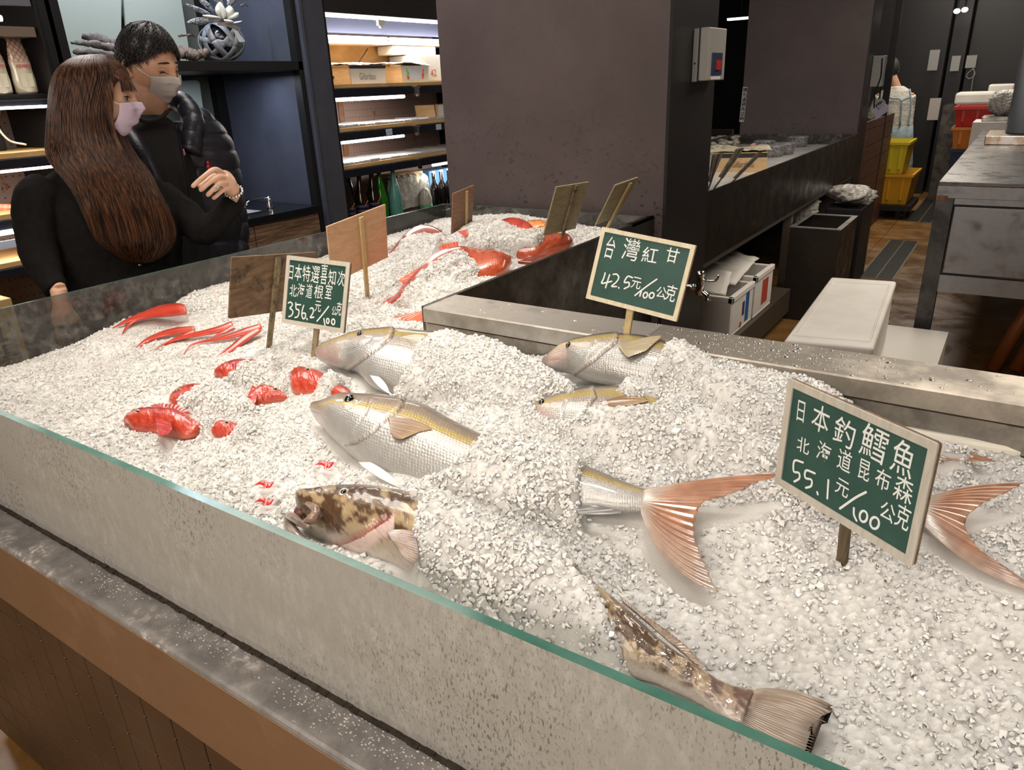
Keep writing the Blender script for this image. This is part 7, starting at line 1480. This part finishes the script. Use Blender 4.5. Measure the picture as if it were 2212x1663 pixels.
# yellow crates on a dolly
def crate_box(label, x0, x1, y0, y1, z0, h, m, taper=.03, lip=True, name='plastic_crate', g=None):
    t = thing(name, label, 'crate', ((x0+x1)/2, (y0+y1)/2, z0), g); b = MB(); q = lambda k, s_=0: [(x0+k-s_, y0+k-s_), (x1-k+s_, y0+k-s_), (x1-k+s_, y1-k+s_), (x0+k-s_, y1-k+s_)]
    R = [[(x, y, z) for x, y in q(k)] for k, z in ((taper, z0), (0, z0+h), (.012, z0+h), (taper+.012, z0+.015))]; b.loft(R, True, True); b.build('crate_body', m, t)
    if lip:
        b = MB(); o_ = q(0, .012); i_ = q(.0, -.004); b.add([(x, y, z) for z in (z0+h-.025, z0+h+.003) for x, y in o_]+[(x, y, z) for z in (z0+h-.025, z0+h+.003) for x, y in i_], [(i, (i+1) % 4, 4+(i+1) % 4, 4+i) for i in range(4)]+[(4+i, 4+(i+1) % 4, 12+(i+1) % 4, 12+i) for i in range(4)]); b.build('lip', m, t)
        b = MB()
        for k in range(3): b.box((x0+(x1-x0)*(.2+.3*k)-.012, y0+.0, z0+.05), (x0+(x1-x0)*(.2+.3*k)+.012, y0+taper*.9, z0+h-.03))
        b.build('reinforcing_rib', m, t)
    return t
M_YEL = mat('yellow_plastic', (.62, .50, .02), .4, sss=.0); M_YEL2 = mat('amber_plastic', (.60, .30, .015), .4)
crate_box('tall lemon-yellow plastic crate stacked on top of the amber one', -1.33, -1.02, 9.22, 9.8, .485, .33, M_YEL); crate_box('amber-yellow plastic crate on a black dolly below the lemon one', -1.37, -.93, 9.2, 9.9, .16, .32, M_YEL2)
t = thing('dolly', 'low black wheeled dolly under the yellow crates', 'dolly', (-1.15, 9.5, 0)); MB().box((-1.38, 9.15, .10), (-.90, 9.9, .157)).build('deck', M_BLACK, t)
for x in (-1.3, -.98):
    for y in (9.25, 9.8): MB().lathe([(.001, -.015), (.045, -.015), (.045, .015), (.001, .015)], (x, y, .047), 16, 0, (1, 0, 0)).build('wheel', M_RUBBER, t, True)
# floor drains
for lab_, ya, yb in (('nearer floor drain grating along the aisle', 6.38, 8.0), ('farther floor drain grating along the aisle', 9.1, 12.8)):
    t = thing('floor_drain', lab_, 'drain grating', (-.79, ya, 0), 'floor drain gratings'); MB().box((-.92, ya, .0005), (-.66, yb, .004)).build('frame', mat('drain_frame', (.14, .12, .08), .5, .4), t)
    b = MB(); y = ya+.02
    while y < yb-.02: b.box((-.905, y, .0045), (-.795, y+.02, .008)).box((-.785, y, .0045), (-.675, y+.02, .008)); y += .035
    b.build('grating', mat('drain_dark', (.018, .018, .016), .5), t)
# ---------- steel work table at the right ----------
wt = thing('work_table', 'stainless steel work table with a drawer at the right edge', 'table', (.3, 5.8, 0)); XA, XR, YA_, YB_ = -.305, 1.1, 4.16, 7.75
M_WT = steel('table_top_steel', (.24, .23, .22), .25, (12, 1, 1), dirt=(.15, .14, .13), bst=.06); M_WF = steel('table_front_steel', (.34, .34, .36), .32, (1, 1, 12), dirt=(.26, .26, .27))
MB().box((XA, YA_, 1.022), (XR, YB_, 1.04)).build('table_top', M_WT, wt, bevel=.003)
MB().box((XA+.001, YA_+.002, .965), (XR, YA_+.02, 1.021)).box((XA+.001, YA_+.021, .965), (XA+.02, YB_, 1.021)).build('apron', M_WF, wt)
for x, y in ((XA+.002, YA_+.004), (XA+.002, YB_-.08), (XR-.1, YA_+.004), (XR-.1, YB_-.08)): MB().box((x, y, 0), (x+.075, y+.075, .964)).build('leg', steel('leg_dark', (.11, .105, .105), .4, (1, 1, 1), dirt=(.07, .068, .066)), wt)
MB().box((XA+.085, YA_+.006, .60), (XR-.11, YA_+.02, .925)).build('drawer', M_WF, wt, bevel=.003)
MB().box((XA+.08, YA_+.008, .935), (XR-.1, YA_+.02, .963)).build('cross_rail', M_WF, wt); MB().box((XA+.078, YA_+.003, .505), (XR-.1, YA_+.03, .59)).build('cross_rail', M_WF, wt)
MB().box((XA+.08, YA_+.03, .50), (XR-.1, YB_-.1, .93)).build('drawer_box', M_BLACK, wt)
MB().box((XA+.0005, YA_+.0005, .955), (XA+.05, YA_+.0018, .975)).build('rust_patch', mat('rust', (.12, .045, .015), .8, col2=(.25, .12, .05), ns=60), wt)
t = thing('pipe_plinth', 'rust-streaked steel block standing on the work table around the white pipe', 'plinth', (-.05, 7.0, 1.04)); MB().box((-.225, 6.25, 1.0405), (.4, 6.8, 1.10)).build('block', steel('plinth_steel', (.42, .40, .38), .3, (1, 1, 1), dirt=(.3, .2, .12), ns=9), t, bevel=.006)
tag(MB().lathe([(.10, 0), (.10, 2.09)], (-.02, 6.5, 1.105), 32).build('white_pipe', mat('pale_pipe', (.42, .47, .52), .3), None, True), 'thick pale blue-white pipe rising from the work table to the ceiling', 'pipe')
tag(MB().box((-.08, 7.05, 1.0405), (.3, 7.6, 1.16)).build('foam_block', M_STYRO, None, bevel=.02), 'white foam block behind the plinth on the work table', 'foam block')
for i, (x, c, z) in enumerate(((.10, (.16, .045, .008), 0), (.20, (.2, .06, .01), .02), (.30, (.16, .05, .01), 0))):
    tag(MB().tube([(x-.02, 4.45, .03+z), (x+.16, 4.62, .62)], .035, 14).build('rolled_mat', mat('orange_roll', c, .5), None, True), ('leftmost', 'middle', 'rightmost')[i]+' orange-brown roll leaning in the dark under the work table', 'roll', 'orange-brown rolls under the work table')
# foam box with lid behind the steel ledge
t = thing('foam_box', 'long closed white foam box with ribbed lid just behind the steel ledge', 'foam box', (-.5, 3.2, 0)); Q = [at(x, y, Z=.62) for x, y in ((1693, 735), (1888, 752), (1937, 607), (1795, 598))]
ce = sum(Q)/4; sh2 = lambda k: [ce+(q-ce)*k for q in Q]
MB().prism([q-np.array([0, 0, .035]) for q in sh2(1.0)], (0, 0, .035)).build('lid', M_STYRO, t, bevel=.012, seg=3); MB().prism([q-np.array([0, 0, .30]) for q in sh2(.96)], (0, 0, .262)).build('box_body', M_STYRO, t, bevel=.01)
R_ = [q+np.array([0, 0, .0003]) for q in sh2(.86)]; b = MB(); ring_ = sh2(.88); V = [q+np.array([0, 0, .0004]) for q in ring_]+[q+np.array([0, 0, .004]) for q in sh2(.87)]+[q+np.array([0, 0, .004]) for q in sh2(.83)]+[q+np.array([0, 0, .0004]) for q in sh2(.82)]
b.add(V, [(r_*4+i, r_*4+(i+1) % 4, (r_+1)*4+(i+1) % 4, (r_+1)*4+i) for r_ in range(3) for i in range(4)]); b.build('lid_ridge', M_STYRO, t)
tag(MB().box((-.78, 2.75, 0.0), (-.14, 4.1, .318)).build('carton', mat('pale_carton', (.6, .57, .52), .6), None), 'wide pale carton underneath the closed foam box', 'carton')
# ---------- far kitchen end ----------
tag(MB().box((-.86, 10.5, 0), (.9, 11.2, 1.13)).build('back_counter', steel('back_counter_steel', (.14, .13, .12), .4, (1, 1, 9)), None), 'grey steel back counter far behind the work table', 'counter')
tag(MB().box((-.76, 10.52, 1.131), (-.36, 10.9, 1.27)).build('foam_box', M_STYRO, None, bevel=.03), 'white foam box on the far back counter above the red crate', 'foam box')
tag(MB().box((-.46, 10.95, 1.131), (-.2, 11.15, 1.34)).build('foam_box', M_STYRO, None, bevel=.02), 'foam box standing at the back of the far counter behind the bagged tray', 'foam box')
crate_box('red plastic crate stacked on the orange one in the far corner', -.63, -.22, 9.0, 9.5, .985, .19, mat('red_plastic', (.5, .03, .02), .4)); crate_box('orange plastic crate under the red one in the far corner', -.62, -.22, 9.0, 9.5, .77, .21, mat('orange_plastic', (.6, .2, .03), .4))
crate_box('dark blue crate at the bottom of the red and orange stack', -.60, -.24, 9.02, 9.5, .0, .765, mat('navy_plastic', (.02, .03, .09), .5))
tag(MB().box((-.36, 8.4, 1.07), (-.05, 8.75, 1.11)).build('metal_tray', M_STEEL, None, bevel=.006), 'shallow steel tray holding the bagged goods', 'tray'); tag(MB().box((-.42, 8.3, 0), (0, 8.8, 1.069)).build('white_stand', M_STYRO, None), 'white stand carrying the steel tray in the far corner', 'stand')
bagm('clear pinkish bag heaped on the steel tray', (-.2, 8.57, 1.22), (.11, .12, .115), 7)
M_BW = mat('black_cabinet', (.016, .016, .017), .35)
tag(MB().box((-2.0, 9.2, 0), (-1.96, 11.2, 3.1)).build('black_partition', M_BW), 'black partition to the left of the worker', 'partition')
for i, (x0, x1, y, lab_) in enumerate(((-1.95, -1.0, 11.3, 'black upright cabinet nearest the worker'), (-.98, -.80, 11.5, 'black upright cabinet in the middle of the far end'), (-.78, .9, 11.7, 'widest black cabinet across the far end'))): tag(MB().box((x0, y, 0), (x1, y+.3, 2.6)).build('tall_cabinet', M_BW, None, bevel=.004), lab_, 'cabinet', 'black cabinets at the far end')
for px, py, w_, h_, Y_, lab_ in ((2017, 130, 14, 30, 10.9, 'small grey switch box on the black wall nearest the worker'), (2064, 137, 12, 22, 11.2, 'small grey switch box in the middle of the black wall'), (2098, 133, 14, 18, 11.4, 'pair of pale switches above the coiled cable')):
    c_ = at(px, py, Y=Y_-.02); s_ = w_*Y_*1.1/F/2; tag(MB().box(c_-(s_, .02, h_*Y_*1.1/F/2), c_+(s_, .0195, h_*Y_*1.1/F/2)).build('switch_box', M_GBOX), lab_, 'switch box')
tag(MB().tube(spline(np.array([at(x, y, Y=11.35) for x, y in ((2100, 145), (2106, 160), (2094, 170), (2088, 162), (2104, 150), (2100, 180), (2098, 196))]), 40), .006, 6).build('coiled_cable', mat('grey_cable', (.2, .2, .17), .5)), 'grey cable coiled on the black wall below the pale switches', 'cable')
for px, py, lab_ in ((2067, 24, 'left one of the two small ceiling spots in the far corner'), (2084, 21, 'right one of the two small ceiling spots in the far corner')):
    c_ = at(px, py, Y=11); t = thing('ceiling_spotlight', lab_, 'lamp', c_, 'small spots at the far end'); MB().ball(c_, (.035, .035, .028), 14, 10).build('bulb', tube_mat('far_lamp', (1, .98, .9), 5), t, True); MB().tube([c_+(0, 0, .02), (c_[0], c_[1], 3.2)], .012, 8).build('stem', M_BLACK, t)
tag(MB().box((-1.05, 10.9, .95), (-.93, 11.0, 1.2)).build('white_panel_box', mat('beige_box', (.4, .36, .33), .5)), 'pale box fixed low on the black partition right of the worker', 'box')
# styrofoam trays lining the big trough
for lab_, pts, z in (('white foam tray edge showing between the two rear silver fish', [(1072, 706), (1190, 738), (1250, 762), (1160, 745), (1060, 722)], 1.005), ('white foam tray edge along the back wall right of the 55.1 board', [(1840, 862), (2250, 905), (2260, 975), (1990, 935), (1830, 880)], .985)):
    P = [at(x, y, Z=z) for x, y in pts]; tag(MB().prism([p_-np.array([0, 0, .06]) for p_ in P], (0, 0, .06)).build('foam_tray', mat('cream_foam', (.80, .76, .66), .6), None, bevel=.008), lab_, 'foam tray')
# ---------- light ----------
w = bpy.data.worlds.new('hall_ambience'); sc.world = w; w.use_nodes = True
w.node_tree.nodes['Background'].inputs['Color'].default_value = (.85, .9, 1, 1); w.node_tree.nodes['Background'].inputs['Strength'].default_value = .05
def spot(loc, tgt, e, col=(1, .86, .7), size=.12, ang=70, blend=.5):
    l = bpy.data.lights.new('ceiling_spot', 'SPOT'); l.energy = e; l.color = col; l.shadow_soft_size = size; l.spot_size = math.radians(ang); l.spot_blend = blend
    o = bpy.data.objects.new('ceiling_spot', l); COL.objects.link(o); o.location = loc
    o.rotation_euler = (Vector(tgt)-Vector(loc)).to_track_quat('-Z', 'Y').to_euler(); return o
def area(loc, tgt, e, col=(1, .9, .8), sx=.6, sy=.6):
    l = bpy.data.lights.new('unseen_area_light', 'AREA'); l.shape = 'RECTANGLE'; l.energy = e; l.color = col; l.size = sx; l.size_y = sy
    o = bpy.data.objects.new('unseen_area_light', l); COL.objects.link(o); o.location = loc
    o.rotation_euler = (Vector(tgt)-Vector(loc)).to_track_quat('-Z', 'Y').to_euler(); return o
WARM = (1, .87, .72); NEUT = (1, .93, .84)
spot((-1.45, .95, 3.0), (-1.5, .9, .95), 90, WARM, .10, 62, .7)
spot((-.75, 1.25, 3.0), (-.75, .95, .95), 60, NEUT, .10, 60, .8)
spot((.1, 1.0, 3.0), (-.1, .9, .95), 37, NEUT, .10, 62, .8)
spot((-1.6, 2.3, 3.0), (-1.6, 2.0, 1.0), 80, WARM, .10, 60, .7)
area((-.8, -.3, 3.1), (-.9, .9, .9), 38, (1, .9, .8), 1.6, 1.2)
area((-2.9, 1.9, 3.1), (-2.8, 1.9, 0), 45, (1, .92, .84), 1.0, 2.0)
area((.1, 4.5, 3.1), (-.3, 4.8, 0), 100, (1, .9, .78), .8, 3.0)
area((-.8, 9.5, 3.1), (-.8, 9.5, 0), 85, (1, .9, .78), .8, 3.0)
area((-.4, -1.8, 2.2), (-.8, .6, .9), 78, (1, .86, .74), 2.4, 1.2)  # unseen soft light behind the viewer, added to brighten the front glass and apron
sc.cycles.transparent_max_bounces = 24
sc.cycles.max_bounces = 7; sc.cycles.diffuse_bounces = 3; sc.cycles.glossy_bounces = 3; sc.cycles.transmission_bounces = 6; sc.cycles.adaptive_threshold = .04; sc.cycles.caustics_reflective = False; sc.cycles.caustics_refractive = False
